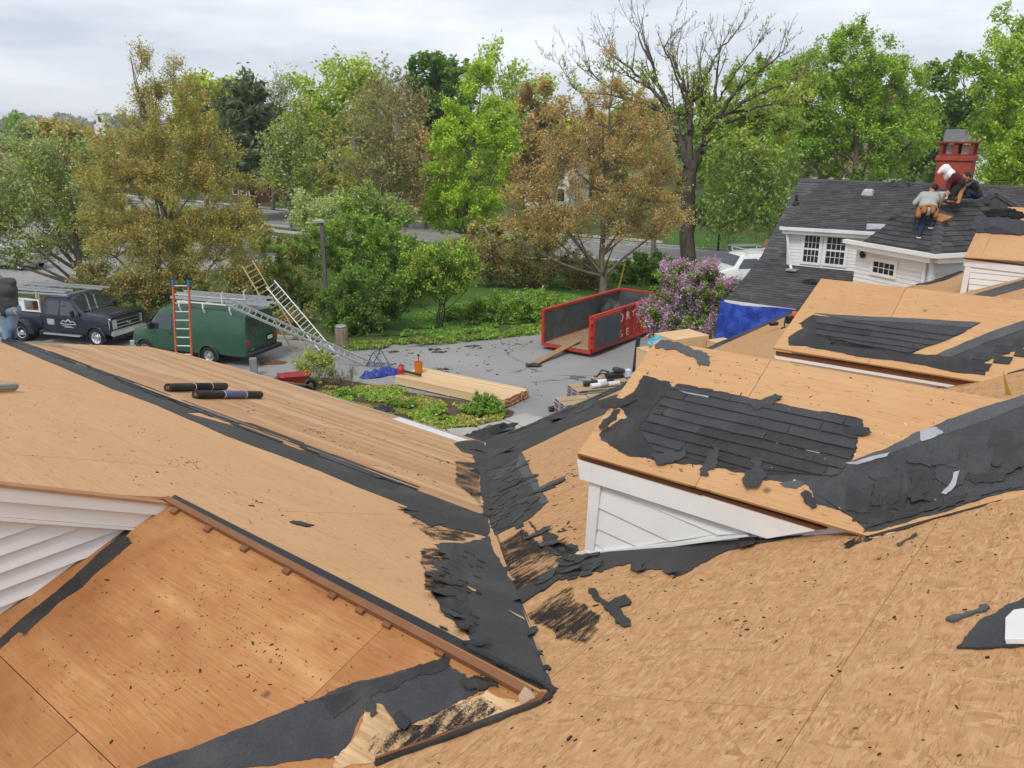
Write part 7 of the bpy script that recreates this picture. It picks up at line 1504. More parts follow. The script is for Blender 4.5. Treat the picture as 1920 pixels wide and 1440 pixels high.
# ================================================================ RED DUMPSTER
def dumpster():
    c0 = onz(1106, 671); c1 = onz(1020, 654); dv_ = c1 - c0; W_ = 2.35; back = onz(1243, 618)
    dl = (back - c0); dl = dl / np.linalg.norm(dl); yv = np.array([-dl[1], dl[0], 0]); yv = yv if yv @ dv_ > 0 else -yv
    L_, Hh = 6.3, 1.62; rz = math.atan2(dl[1], dl[0]); t = thing('dumpster', 'open red roll off dumpster with grey inner walls and white letters', 'dumpster', tuple(c0), rz)
    sg = 1 if (yv @ np.array([-math.sin(rz), math.cos(rz), 0])) > 0 else -1
    MR = simple('dumpster_red', (.47, .04, .024), .5, .35, 0, .2, 2.5, .1, dirt=.75, dirtc=(.14, .05, .035)); MG = simple('worn_grey_steel', (.085, .10, .105), .55, .35, .2, .35, 3, .1, dirt=.5, dirtc=(.22, .21, .19)); MF = simple('dusty_floor', (.30, .20, .12), .85, .2, 0, .35, 2)
    Y = lambda y: y * sg
    def bx_(lo, hi, nm, mt, bev=.008):
        lo2 = (lo[0], min(Y(lo[1]), Y(hi[1])), lo[2]); hi2 = (hi[0], max(Y(lo[1]), Y(hi[1])), hi[2]); return MB().box(lo2, hi2).build(nm, mt, t, bevel=bev)
    z0 = .26
    bx_((0, .04, z0 - .08), (L_, W_ - .04, z0), 'floor', MF)
    for y0 in (0, W_ - .06):
        bx_((.1, y0 + .015, z0), (L_, y0 + .045, Hh), 'side_panel', MR)
        iy = y0 + .046 if y0 == 0 else y0 - .0; bx_((.12, iy, z0 + .02), (L_ - .1, iy + .014, Hh - .06), 'inner_lining', MG)
        bx_((0, y0 - .04, Hh - .06), (L_, y0 + .10, Hh + .06), 'top_rail', MR, .015); bx_((0, y0 - .03, z0 - .12), (L_, y0 + .09, z0 + .02), 'bottom_rail', MR, .015)
        for k in range(10): x = .02 + k * (L_ - .14) / 9; bx_((x, (y0 - .05 if y0 == 0 else y0 + .05), z0 + .02), (x + .10, (y0 + .016 if y0 == 0 else y0 + .11), Hh - .06), 'rib', MR)
        bx_((-.02, y0 - .03, z0 - .1), (.09, y0 + .09, Hh + .06), 'corner_post', MR, .012)
    bx_((L_ - .06, 0, z0), (L_, W_, Hh), 'front_wall', MR); bx_((L_ - .074, .06, z0), (L_ - .061, W_ - .06, Hh - .05), 'inner_lining', MG); bx_((L_ - .08, 0, Hh - .05), (L_ + .03, W_, Hh + .06), 'top_rail', MR); bx_((-.04, 0, z0 - .12), (.08, W_, z0), 'sill_rail', MR)
    # tail gate swung right round, lying against the near side
    bx_((.02, -.13, z0 - .02), (2.12, -.07, Hh + .02), 'tail_gate', MR, .012); bx_((.14, -.146, z0 + .1), (2.08, -.13, Hh - .08), 'gate_lining', MG)
    for z in (.45, .95, 1.45): bx_((-.07, -.14, z - .07), (.03, .0, z + .07), 'hinge', MR)
    for x in (.35, L_ - .6):
        for y0 in (.25, W_ - .45): m = MB(); m.lathe([(0, -.12), (.13, -.12), (.13, .12), (0, .12)], 14, 0, Matrix.Translation((x, Y(y0 + .1), .14)) @ Matrix.Rotation(math.pi / 2, 4, 'X')); m.build('roller', M_STEEL, t, smooth=40)
    # white stencilled letters on the near side
    MW = simple('stencil_white', (.72, .70, .68), .6, .3, 0, .1, 6, dirt=.3)
    def letter(ch, x, z, h):
        cu = bpy.data.curves.new('letter', 'FONT'); cu.body = ch; cu.size = h * 1.4; cu.extrude = .006; cu.align_x = 'CENTER'; ob = bpy.data.objects.new('tmp', cu); COL.objects.link(ob); dg = bpy.context.evaluated_depsgraph_get(); me = bpy.data.meshes.new_from_object(ob.evaluated_get(dg)); bpy.data.objects.remove(ob); me.materials.clear(); me.materials.append(MW); o = new_obj('letter', me, t); o.rotation_euler = (math.pi / 2, 0, 0 if sg > 0 else 0); o.location = (x, Y(-.062), z)
        if sg < 0: o.rotation_euler = (math.pi / 2, 0, math.pi)
        return o
    for ch, x in (('O', 2.26), ('R', 2.86), ('T', 3.30), ('H', 3.95), ('A', 4.62)): letter(ch, x, 1.08 if ch != 'T' else 1.16, .36 if ch != 'T' else .22)
    for ch, x in (('T', 2.22), ('n', 2.42), ('E', 2.86)): letter(ch, x, .42, .30 if ch != 'n' else .2)
    return t, (c0, dl, yv, L_, W_, Hh)
dump, DG = dumpster()
dp = lambda x, y, z: DG[0] + DG[1] * x + DG[2] * y + Z3 * z
crumple('roofing_debris', 'black torn felt heaped in the far end of the red dumpster', 'debris', dp(4.9, 1.3, 1.0), DG[1], DG[2], Z3, 1.2, 1.0, .8, M_FELT, 41)
a = dp(.9, 1.15, .36); b = onz(997, 684, .04); m = MB(); m.beam(b, a, .30, .05); tag(m.build('plank', simple('plank_old', (.33, .20, .11), .8, .2, 0, .35, 5), bevel=.005), 'brown plank used as a ramp into the red dumpster', 'plank')
crumple('felt_scrap', 'small black felt scrap at the foot of the dumpster ramp plank', 'felt scrap', onz(1000, 685, .05), np.array([1., 0, 0]), np.array([0, 1., 0]), Z3, .34, .16, .12, M_FELT, 42)

# ================================================================ LUMBER, CARTONS, TOOLS IN THE CAR PARK
def lumber():
    c = [onz(*p) for p in ((740, 722), (945, 768), (983, 745))]; ax = c[1] - c[0]; L_ = np.linalg.norm(ax); rz = math.atan2(ax[1], ax[0]); W_ = 1.45; t = thing('lumber_stack', 'neat stack of fresh pale lumber lying on the car park', 'lumber', tuple(c[0]), rz)
    mt = ply_mat('lumber_pale', (.56, .36, .19), (.68, .47, .27), (.78, .60, .38), stain=(.55, .33, .17), stain_amt=.3, holes=False, grain=(.8, 40), tint=.6); me_ = simple('lumber_end', (.45, .20, .09), .8, .2, 0, .45, 30)
    nb_, nl_ = 10, 6; bw = W_ / nb_; bh = .048; proto = None; r_ = random.Random(5)
    for j in range(nl_):
        for i in range(nb_):
            if proto is None:
                m = MB(); m.box((0, .002, 0), (L_, bw - .016, bh - .008)); m.mi = [0, 0, 0, 1, 0, 1]; proto = m.build('board', [mt, me_], t); o = proto
            else: o = proto.copy(); COL.objects.link(o); o.parent = t
            o.location = (r_.uniform(-.03, .03), i * bw, .05 + j * bh); WM[o.name] = WM[t.name]
    for x in (.5, L_ / 2, L_ - .5): m = MB(); m.box((x, 0, 0), (x + .09, W_, .05)); m.build('bearer', M_RAW, t)
    return t
lum = lumber()
m_or = simple('bucket_orange', (.62, .19, .015), .45, .4, 0, .1)
p = onz(785, 698, .345); t = thing('bucket', 'orange plastic bucket standing on the far edge of the lumber stack', 'bucket', (p[0], p[1], .345))
m = MB(); m.lathe([(0, .01), (.125, .0), (.135, .02), (.152, .36), (.162, .37), (.162, .385), (.145, .385), (.128, .03), (0, .03)], 24); m.build('body', m_or, t, smooth=40)
m = MB(); m.tube([(.16 * math.cos(a), .02 * math.sin(a), .36 - .14 * math.sin(a)) for a in np.linspace(0, math.pi, 9)], .005, 5); m.build('handle', M_STEEL, t)
m = MB(); m.tube([(0, 0, .1), (.01, .02, .62)], .012, 6); m.box((-.03, -.01, .60), (.05, .04, .66)); m.build('tool_handle', M_BLACK, t)
M_BT = simple('blue_sheet', (.02, .045, .26), .45, .4, 0, .3)
for k, (q, sx, sy, lb) in enumerate((((700, 706), .5, .3, 'small rumpled blue tarp on the asphalt, left of the lumber stack'), ((728, 700), .55, .36, 'blue tarp heaped against the end of the lumber stack'))):
    crumple('tarp', lb, 'tarp', onz(*q), np.array([.9, .35, 0]), np.array([-.35, .9, 0]), Z3, sx, sy, .34, M_BT, 51 + k)
# leaf blower on the lumber
p = onz(752, 700, .36); t = thing('leaf_blower', 'red leaf blower with black tube lying on the lumber stack', 'leaf blower', tuple(p), 0)
m = MB(); m.lathe([(0, -.12), (.10, -.11), (.15, -.05), (.15, .05), (.10, .11), (0, .12)], 18, 0, Matrix.Translation((0, 0, .14)) @ Matrix.Rotation(1.3, 4, 'Y')); m.box((-.10, -.08, .02), (.10, .08, .12)); m.build('housing', simple('blower_red', (.50, .03, .02), .4, .4), t, smooth=40)
m = MB(); m.tube([(.10, -.05, .10), (.4, -.2, .08), (.75, -.36, .05)], [.05, .045, .05], 10); m.build('nozzle_tube', M_BLACK, t, smooth=50); m = MB(); m.tube([(-.1, 0, .24), (0, 0, .33), (.12, 0, .27)], .018, 6); m.build('handle', M_BLACK, t)
# folded steel ladder hoist
p = onz(712, 688); t = thing('ladder_hoist', 'small blue grey steel hoist frame lying at the foot of the long ladder', 'hoist', (p[0], p[1], 0), -.5); M_HB = simple('hoist_steel', (.06, .09, .16), .5, .4, .3, .3)
m = MB()
for s_ in (-.22, .22):
    m.tube([(-.5, s_, .05), (.5, s_, .12)], .018, 6); m.tube([(-.45, s_, .06), (-.1, s_, .62)], .018, 6); m.tube([(-.1, s_, .62), (.3, s_, .1)], .018, 6); m.tube([(.0, s_, .08), (-.28, s_, .33)], .014, 6)
for x, z in ((-.5, .05), (-.2, .07), (.1, .09), (.5, .12), (-.1, .62)): m.tube([(x, -.22, z), (x, .22, z)], .015, 6)
m.build('frame', M_HB, t); m = MB(); m.lathe([(0, -.02), (.09, -.02), (.09, .02), (0, .02)], 14, 0, Matrix.Translation((.45, 0, .16)) @ Matrix.Rotation(math.pi / 2, 4, 'X')); m.build('pulley', M_STEEL, t)
# cartons of shingles and rolls
M_CART = simple('carton', (.40, .29, .17), .8, .2, 0, .15, 4); M_WRAP = simple('bundle_wrap', (.36, .27, .17), .6, .3, 0, .25, 5); M_CBLUE = simple('print_blue', (.03, .07, .30), .5, .3, 0, .2); M_CTEAL = simple('print_teal', (.03, .20, .24), .5, .3, 0, .2); M_CWHITE = simple('print_white', (.7, .7, .68), .5, .3)
def bundle_mesh():
    t = thing('shingle_bundle', 'x', 'bundle'); m = MB(); m.box((-.5, -.19, 0), (.5, .19, .085)); m.build('wrapper', M_CART, t, bevel=.01)
    for s_ in (-1, 1):
        m = MB(); m.box((-.42, s_ * .192 - .003, .02), (-.12, s_ * .192 + .003, .068)); m.build('print_panel', M_CBLUE, t); m = MB(); m.box((-.08, s_ * .192 - .003, .03), (.40, s_ * .192 + .003, .058)); m.build('print_panel', M_CTEAL, t)
        m = MB(); m.box((s_ * .502 - .003, -.13, .02), (s_ * .502 + .003, .13, .07)); m.build('print_panel', M_CBLUE, t)
    return t
bp = bundle_mesh(); first = True
SB = 'bundles of shingles stacked in the car park'
def stack(px, cols, levels, rz, what):
    global first
    p = onz(*px); c, s_ = math.cos(rz), math.sin(rz)
    for l in range(levels):
        for k, (dx, dy) in enumerate(cols):
            x, y = p[0] + dx * c - dy * s_ + rb.uniform(-.02, .02), p[1] + dx * s_ + dy * c + rb.uniform(-.02, .02)
            lab = '%s, %s layer, %s' % (what, ('bottom', 'second', 'third', 'fourth', 'fifth', 'sixth', 'seventh', 'eighth', 'ninth', 'tenth', 'top')[l], ('near left', 'near right', 'far left', 'far right', 'middle')[k])
            if first: o = bp; first = False; o.location = (x, y, l * .088); o.rotation_euler[2] = rz + rb.uniform(-.03, .03); o['label'] = lab; o['group'] = SB
            else: o = dup(bp, None, (x, y, l * .088), rz + rb.uniform(-.03, .03), lab)
stack((1076, 790), ((0, -.2), (1.03, -.2), (0, .2), (1.03, .2)), 8, .35, 'shingle bundle in the nearest low pile')
stack((1098, 768), ((0, -.2), (1.03, -.2), (0, .2), (1.03, .2)), 9, .35, 'shingle bundle in the middle pile under the rolls')
stack((1142, 758), ((0, -.2), (1.03, -.2), (0, .2), (1.03, .2)), 10, .35, 'shingle bundle in the tallest pile by the post')
def roll(label, a, b, r, wrapc, band=None, cat='felt roll', name='felt_roll', group=None, seg=28):
    a, b = np.asarray(a, float), np.asarray(b, float); t = thing(name, label, cat, tuple(a), 0, group); d = (b - a) / np.linalg.norm(b - a)
    x = np.cross(d, Z3); x /= np.linalg.norm(x); z = np.cross(x, d); T_ = Matrix(((x[0], z[0], d[0], a[0]), (x[1], z[1], d[1], a[1]), (x[2], z[2], d[2], a[2]), (0, 0, 0, 1))); L_ = float(np.linalg.norm(b - a)); m = MB()
    m.lathe([(r * .38, .02), (r * .38, .0), (r * .93, 0), (r, .008), (r * 1.012, L_ * .25), (r, L_ * .6), (r, L_ - .008), (r * .93, L_), (r * .38, L_), (r * .38, L_ - .02)], seg, 0, T_); m.build('sheet', wrapc, t, True, smooth=40)
    m = MB(); m.lathe([(r * .30, .03), (r * .38, .03), (r * .38, -.004), (r * .3, -.004)], 16, 0, T_); m.lathe([(0, .02), (r * .3, .02)], 16, 0, T_); m.build('core', M_CART, t, True)
    if band:
        f0, f1, bm_, trim_ = band; m = MB(); m.lathe([(r * 1.008, L_ * f0), (r * 1.018, L_ * f0 + .001), (r * 1.018, L_ * f1 - .001), (r * 1.008, L_ * f1)], seg, 0, T_); o = m.build('label', bm_, t, True, smooth=60)
        if trim_:
            for f in (f0, f1): m = MB(); m.lathe([(r * 1.012, L_ * f - .012), (r * 1.03, L_ * f - .010), (r * 1.03, L_ * f + .010), (r * 1.012, L_ * f + .012)], seg, 0, T_); m.build('label_border', trim_, t, True, smooth=60)
    return t
q = onz(1098, 768, 0) + Z3 * .80; d1 = np.array([math.cos(.35), math.sin(.35), 0])
roll('black felt roll lying along the middle carton pile', q + Z3 * .08 + d1 * -.1, q + Z3 * .08 + d1 * .95, .085, M_BLACK, (.45, .75, M_CWHITE, None), group='rolls on the cartons'); q2 = q + np.array([.12, -.26, 0])
roll('white wrapped roll lying beside the black one on the middle carton pile', q2 + Z3 * .08, q2 + Z3 * .08 + d1 * 1.0, .08, M_CWHITE, (.3, .6, M_ALU, None), group='rolls on the cartons')
q = onz(1030, 772, .0)
for k in (0, 1): roll(('black pipe like roll on the asphalt left of the low carton pile', 'second black roll on the asphalt, touching the low carton pile')[k], q + np.array([.22 * k, -.12 * k, .09]), q + np.array([.55 + .22 * k, .28 - .12 * k, .09]), .085, M_BLACK, None, group='rolls on the asphalt')
# tool heap on the tallest pile: vacuum like machine, cases, jug
p = onz(1150, 756, 0) + Z3 * .89; t = thing('power_tool', 'heap of black power tools in clear wrap on the tallest carton pile', 'power tools', tuple(p), .35)
m = MB(); m.box((-.3, -.15, 0), (.25, .15, .16)); m.build('tool_case', M_BLACK, t, bevel=.03); m = MB(); m.box((-.1, -.12, .18), (.28, .14, .34), 0, Matrix.Rotation(.25, 4, 'Y')); m.build('motor_housing', simple('tool_grey', (.05, .052, .056), .4, .4), t, bevel=.04)
m = MB(); m.tube([(-.7, -.1, .1), (-.45, .05, .28), (-.2, .05, .2)], .025, 6); m.tube([(-.7, .1, .05), (-.5, -.1, .22), (-.2, -.1, .1)], .02, 6); m.build('hose', M_BLACK, t)
m = MB(); m.lathe([(0, 0), (.1, 0), (.11, .16), (.05, .2), (0, .2)], 14, 0, Matrix.Translation((.55, .1, .02))); m.build('clear_jug', simple('clear_plastic', (.55, .62, .68), .25, .5), t, smooth=40); m = MB(); m.box((.3, -.2, 0), (.9, .18, .07)); m.build('wrapped_sheet', M_ALU, t, bevel=.02)
p = onz(1186, 722); m = MB(); m.beam((p[0], p[1], 0), (p[0] + .12, p[1], 1.75), .13, .16); tag(m.build('post', simple('old_post', (.035, .034, .032), .85, .2, 0, .4, 8), bevel=.01), 'dark weathered post standing right of the tallest carton pile', 'post')
# timber crates behind the first dormer
M_CRATE = ply_mat('crate_pale', (.56, .36, .17), (.66, .45, .24), (.74, .54, .32), stain=(.5, .3, .13), stain_amt=.3, holes=False)
def crate(label, px, Y, w_, d_, z1_, rz):
    p = atY(*px, Y); t = thing('crate', label, 'crate', (p[0], p[1], 0), rz, 'timber crates'); m = MB(); m.box((-w_ / 2, -d_ / 2, 0), (w_ / 2, d_ / 2, z1_)); m.build('box', M_CRATE, t, bevel=.006)
    n = 6
    for k in range(n): m = MB(); m.box((-w_ / 2 - .01, -d_ / 2 + d_ * k / n + .004, z1_ + .001), (w_ / 2 + .01, -d_ / 2 + d_ * (k + 1) / n - .004, z1_ + .022)); m.build('plank', M_CRATE, t)
z_ = atY(1270, 628, 22.5)[2]; crate('large pale timber crate with a flat top below the lilac bush', (1278, 628), 22.5, 1.25, .9, z_, .5)
z_ = atY(1220, 655, 20.8)[2]; crate('tall narrow timber crate just left of the large pale one', (1216, 655), 20.8, .42, .5, z_, .5)
z_ = atY(1350, 643, 22)[2]; crate('low pale timber crate right of the large one, at the felt edge', (1352, 645), 22.2, .6, .5, z_, .5)
crumple('plastic_bag', 'light blue plastic bag lying on the tall narrow crate', 'bag', atY(1230, 645, 20.9), np.array([1., 0, 0]), np.array([0, 1., 0]), Z3, .22, .18, .35, simple('bag_blue', (.10, .42, .55), .3, .5, 0, .3), 61)
# red wheelbarrow tray, stone post, log, lamp posts, poles, wires
p = onz(553, 734); t = thing('wheelbarrow', 'red wheelbarrow tray showing just over the wing eave', 'wheelbarrow', (p[0], p[1], 0), .3); MW_ = simple('barrow_red', (.34, .03, .03), .45, .4, 0, .25, dirt=.4)
m = MB(); o_ = [(-.55, -.32), (.45, -.36), (.62, 0), (.45, .36), (-.55, .32)]; i_ = [(-.35, -.2), (.25, -.22), (.36, 0), (.25, .22), (-.35, .2)]
n = 5; vs = [(x, y, .62) for x, y in o_] + [(x, y, .36) for x, y in i_] + [(x * .97, y * .97, .61) for x, y in o_] + [(x, y, .375) for x, y in i_]; fs = [(k, (k + 1) % n, n + (k + 1) % n, n + k) for k in range(n)] + [(n + 0, n + 1, n + 2, n + 3, n + 4)] + [(2 * n + k, 3 * n + k, 3 * n + (k + 1) % n, 2 * n + (k + 1) % n) for k in range(n)] + [tuple(range(3 * n + 4, 3 * n - 1, -1))] + [(k, 2 * n + k, 2 * n + (k + 1) % n, (k + 1) % n) for k in range(n)]
m.mesh(vs, fs); m.build('tray', MW_, t); wheel(t, .55, 0, .18, .09, 1, M_RIM); m = MB()
for s_ in (-1, 1): m.tube([(.55, s_ * .06, .18), (.1, s_ * .2, .34), (-1.0, s_ * .3, .62)], .02, 6); m.tube([(-.3, s_ * .2, .36), (-.4, s_ * .22, 0)], .018, 6)
m.build('handle_frame', M_WOODL, t)
p = onz(477, 704); m = MB(); m.box((-.13, -.13, 0), (.13, .13, .66)); o = m.build('stone_post', simple('old_granite', (.26, .25, .22), .9, .2, 0, .4, 14, .5, dirt=.6), bevel=.025, seg=2); o.location = (p[0], p[1], 0); o.rotation_euler[2] = .4; tag(o, 'short lichened granite post behind the wing eave, right of the van', 'post')
p = onz(642, 651); t = thing('tree_stump', 'sawn tree stump at the shrub edge under the aluminium ladder', 'stump', (p[0], p[1], 0)); m = MB(); m.lathe([(.34, 0), (.30, .1), (.27, .4), (.28, .80), (.26, .84), (0, .84)], 16); m.build('trunk', bark_mat('stump_bark', (.13, .10, .07), (.30, .24, .17)), t, smooth=40)
m = MB(); m.lathe([(0, .95), (.2, .95), (.26, .9), (.24, .85), (0, .85)], 14, 0, Matrix.Translation((-.02, 0, 0))); m.build('dark_cap', M_STEEL, t, smooth=40)
def lamp_post(label, x, ytop, ybase, Y, kind):
    p = atY(x, ybase, Y); zt = atY(x, ytop, Y)[2]; t = thing('lamp_post', label, 'lamp post', (p[0], p[1], 0), 0, 'lamp posts'); m = MB()
    if kind == 'shoe': m.box((-.085, -.085, 0), (.085, .085, zt)); m.build('post', simple('post_grey', (.12, .115, .11), .7, .3, 0, .2), t); m = MB(); m.box((-.42, -.2, zt), (.16, .2, zt + .09)); m.prism([(-.36, -.17, zt + .09), (.12, -.17, zt + .09), (.12, .17, zt + .09), (-.36, .17, zt + .09)], [(-.2, -.1, zt + .17), (.02, -.1, zt + .17), (.02, .1, zt + .17), (-.2, .1, zt + .17)]); m.build('lamp_head', simple('lamp_beige', (.34, .32, .28), .6, .3), t); m = MB(); m.box((-.36, -.16, zt - .012), (.1, .16, zt - .002)); m.build('lens', M_LAMP, t)
    else: m.tube([(0, 0, 0), (0, 0, zt)], [.09, .06], 8); m.build('post', M_BLACK, t); m = MB(); m.tube([(0, 0, zt), (.2, 0, zt + .03), (.75, 0, zt)], [.05, .09, .06], 8); m.build('lamp_head', simple('lamp_pale', (.5, .5, .48), .5, .3), t)
lamp_post('grey square lamp post with flat beige head rising from the middle shrubs', 612, 417, 560, 40, 'shoe')
lamp_post('black street lamp by the road, right of the willow trunk', 1346, 364, 470, 63.5, 'cobra')
def pole(label, x, Y, ytop, r, bars=(), mat=None):
    p = atY(x, 450, Y); zt = atY(x, ytop, Y)[2]; t = thing('utility_pole', label, 'utility pole', (p[0], p[1], 0), 0, 'utility poles'); m = MB(); m.tube([(0, 0, 0), (0, 0, zt)], [r, r * .75], 10); m.build('pole', mat or bark_mat('pole_wood', (.13, .11, .09), (.26, .23, .19)), t, smooth=60)
    for z in bars:
        m = MB(); m.beam((-1.1, 0, zt - z), (1.1, .2, zt - z), .1, .1); m.build('crossarm', M_WOODR, t)
        for k in (-1, -.6, .6, 1): m = MB(); m.tube([(k, .05 + k * .09, zt - z), (k, .05 + k * .09, zt - z + .22)], .04, 6); m.build('insulator', M_ALU, t)
    return t
pole('wooden utility pole with crossarm among the grey stems, middle left', 673, 76, 252, .16, (.25,)); m = MB()
pole('stout pole standing left of the willow trunk behind the hedge', 1226, 57, 340, .2)
p = onz(1158, 548); m = MB(); m.tube([(p[0], p[1], 0), tuple(atY(1172, 492, p[1] + .2))], .05, 6); tag(m.build('guy_wire_guard', simple('guard_yellow', (.55, .36, .03), .5, .3)), 'slanting yellow guy wire guard right of the orange maple trunk', 'wire guard')
m = MB()
WG = 'overhead wires above the road'
for k, (ya, yb, Yw) in enumerate(((279, 283, 60), (303, 304, 56), (318, 322, 56), (331, 333, 55), (337, 343, 54), (343, 352, 54))):
    a, b = atY(1255, ya - 4, Yw + 6), atY(2100, yb + 4, Yw - 8); pts = [a + (b - a) * t - Z3 * .5 * 4 * t * (1 - t) * .4 for t in np.linspace(0, 1, 18)]; m = MB(); m.tube(pts, .022 if k in (4, 3) else .014, 4)
    tag(m.build('overhead_wire', M_BLACK), 'black overhead wire crossing behind the shingle ridge, %s from the top' % ('first', 'second', 'third', 'fourth', 'fifth', 'sixth')[k], 'wire', WG)
for k, (ya, yb) in enumerate(((300, 318), (326, 332), (336, 344))):
    a, b = atY(470, ya, 84), atY(673, yb, 76); m = MB(); m.tube([a + (b - a) * t - Z3 * .5 * t * (1 - t) for t in np.linspace(0, 1, 10)], .018, 4); tag(m.build('overhead_wire', M_BLACK), 'black wire running left from the middle utility pole, %s one' % ('upper', 'middle', 'lower')[k], 'wire', WG)
# ================================================================ FAR BUILDINGS
def far_house(label, px, Y, w_, d_, h, rh, rz, wall, roofc, wins=3, name='house', cat='house'):
    p = atY(*px, Y); t = thing(name, label, cat, (p[0], p[1], 0), rz); m = MB(); m.box((-w_ / 2, -d_ / 2, 0), (w_ / 2, d_ / 2, h)); m.build('wall', wall, t)
    m = MB()
    for s_ in (-1, 1): m.prism([(-w_ / 2 - .3, s_ * (d_ / 2 + .3), h - .1), (w_ / 2 + .3, s_ * (d_ / 2 + .3), h - .1), (w_ / 2 + .3, 0, h + rh - .1), (-w_ / 2 - .3, 0, h + rh - .1)][::s_], [(-w_ / 2 - .3, s_ * (d_ / 2 + .3), h + .1), (w_ / 2 + .3, s_ * (d_ / 2 + .3), h + .1), (w_ / 2 + .3, 0, h + rh + .1), (-w_ / 2 - .3, 0, h + rh + .1)][::s_])
    m.build('roof', roofc, t); m = MB()
    for s_ in (-1, 1): m.prism([(s_ * (w_ / 2 - .1), -d_ / 2, h), (s_ * (w_ / 2 - .1), d_ / 2, h), (s_ * (w_ / 2 - .1), 0, h + rh)], [(s_ * w_ / 2, -d_ / 2, h), (s_ * w_ / 2, d_ / 2, h), (s_ * w_ / 2, 0, h + rh)])
    m.build('gable', wall, t)
    for k in range(wins):
        x = -w_ / 2 + w_ * (k + .5) / wins
        for z in ((1.0, 3.6) if h > 4.5 else (1.0,)):
            f = part_empty('window', t, False); m = MB(); m.box((x - .55, -d_ / 2 - .05, z - .1), (x + .55, -d_ / 2 - .01, z + 1.5)); m.build('frame', M_WHITE, f); m = MB(); m.box((x - .43, -d_ / 2 - .06, z), (x + .43, -d_ / 2 - .052, z + 1.4)); m.build('pane', M_GLASS, f)
    return t
M_RF = simple('roof_grey', (.14, .14, .14), .9, .2, 0, .25, 4); M_RFB = simple('roof_brown', (.20, .14, .11), .9, .2, 0, .25, 4); M_BRK = simple('far_brick', (.22, .09, .07), .9, .2, 0, .3, 3)
far_house('white house half hidden by the large green maple', (1610, 330), 86, 13, 8, 5.2, 3.2, -.45, M_SIDING, M_RFB, 4)
far_house('white house with grey roof seen right behind the red chimney', (1812, 300), 74, 3.4, 5, 7.6, 1.6, -.5, M_SIDING, M_RF, 2)
far_house('pale house behind the trees across the road, middle left', (735, 260), 118, 12, 8, 8, 3, -.4, M_SIDING, M_RF, 4)
far_house('white house glimpsed through the orange maple', (1046, 290), 104, 6, 6, 5.0, 2.5, -.5, M_SIDING, M_RF, 3)
far_house('brick building with flat pale cornice far off to the left', (108, 245), 230, 8, 8, 10.6, .3, -.2, M_BRK, M_CONC, 5, 'brick_building', 'building')
far_house('red and white house across the road behind the slender street tree', (490, 372), 112, 4.5, 6, 3.6, 1.8, -.5, M_BRK, M_RF, 3)
p = atY(196, 240, 260); t = thing('church_tower', 'small white church tower above the trees at the left', 'tower', (p[0], p[1], 0), -.3); zt = atY(196, 214, 260)[2]
m = MB(); m.box((-2.0, -2.0, 0), (2.0, 2.0, zt - 3)); m.build('base', M_SIDING, t); m = MB(); m.box((-1.5, -1.5, zt - 3), (1.5, 1.5, zt)); m.build('belfry', M_WHITE, t); m = MB(); m.box((-.5, -1.56, zt - 2.4), (.5, -1.5, zt - .6)); m.build('louvre', M_CAV, t); m = MB(); m.box((-1.8, -1.8, zt), (1.8, 1.8, zt + .4)); m.build('cornice', M_WHITE, t)

# ================================================================ LOOSE THINGS ON THE ROOFS
M_LABEL = simple('roll_label', (.10, .12, .26), .5, .3, 0, .6, 30)
def on_T2(x, y): return T2.px(x, y)
def roof_roll(label, xa, ya, xb, yb, r, band):
    a, b = T2.px(xa, ya), T2.px(xb, yb); roll(label, a + T2.n * (r + .02), b + T2.n * (r + .02), r, felt_mat('roll_felt', (.010, .010, .011), (.024, .024, .026), scuff=.1), band, group='felt rolls on the boards')
sr = float(np.linalg.norm(T2.px(360, 742) - CAM)) / FPX * 7.2
roof_roll('black felt roll with faint paper label, the upper of two on the bare boards', 312, 737, 420, 733, sr, (.40, .70, M_RUBBER, M_CWHITE))
roof_roll('black felt roll with white edged blue label, the lower of two on the bare boards', 364, 750, 486, 749, sr, (.38, .72, M_LABEL, M_CWHITE))
a = T1.px(-30, 739) + T1.n * .06; b = T1.px(24, 735) + T1.n * .06; m = MB(); m.tube([a, b], .035, 10); m.tube([b - (b - a) * .02, b], .042, 10); tag(m.build('pipe', M_STEEL, smooth=50), 'grey pipe end poking into the left edge over the plywood', 'pipe')
def scrap(label, pl, px, mat, h1=.03, name='felt_scrap', cat='felt scrap', jag=.012, lift=None, h0=.02, step=.04):
    _ps[0] += 1; o = slab(pl, jagged([pl.p2(*p) for p in px], step, jag, _ps[0] * 7), h0, h1, name, mat, None, hs=lift); tag(o, label, cat); return o
scrap('cross shaped torn felt scrap lying on the OSB right of the valley', PM, z7([(1072, 745), (1095, 742), (1125, 785), (1150, 800), (1165, 790), (1215, 768), (1242, 795), (1235, 808), (1195, 818), (1205, 840), (1235, 865), (1238, 895), (1210, 898), (1178, 880), (1165, 850), (1140, 830), (1120, 800), (1085, 775)]), M_FELT, .027, jag=.006)
for k, (q, r_) in enumerate((((1160, 792), 30), ((1205, 790), 26), ((1150, 815), 24), ((1205, 872), 24))):
    pass
scrap('long curved grey felt strip hanging over the top edge of the near dormer', D1, z3([(1195, 590), (1200, 610), (1290, 618), (1400, 655), (1470, 690), (1475, 712), (1510, 720), (1545, 722), (1548, 660), (1500, 625), (1420, 605), (1340, 570), (1240, 555)]), M_FELT3, .026, h0=.022)
scrap('thin brown felt strip lying alone on the OSB below the felt mass', PM, z8([(1235, 342), (1330, 288), (1340, 294), (1250, 350)]), M_FELT3, .026)
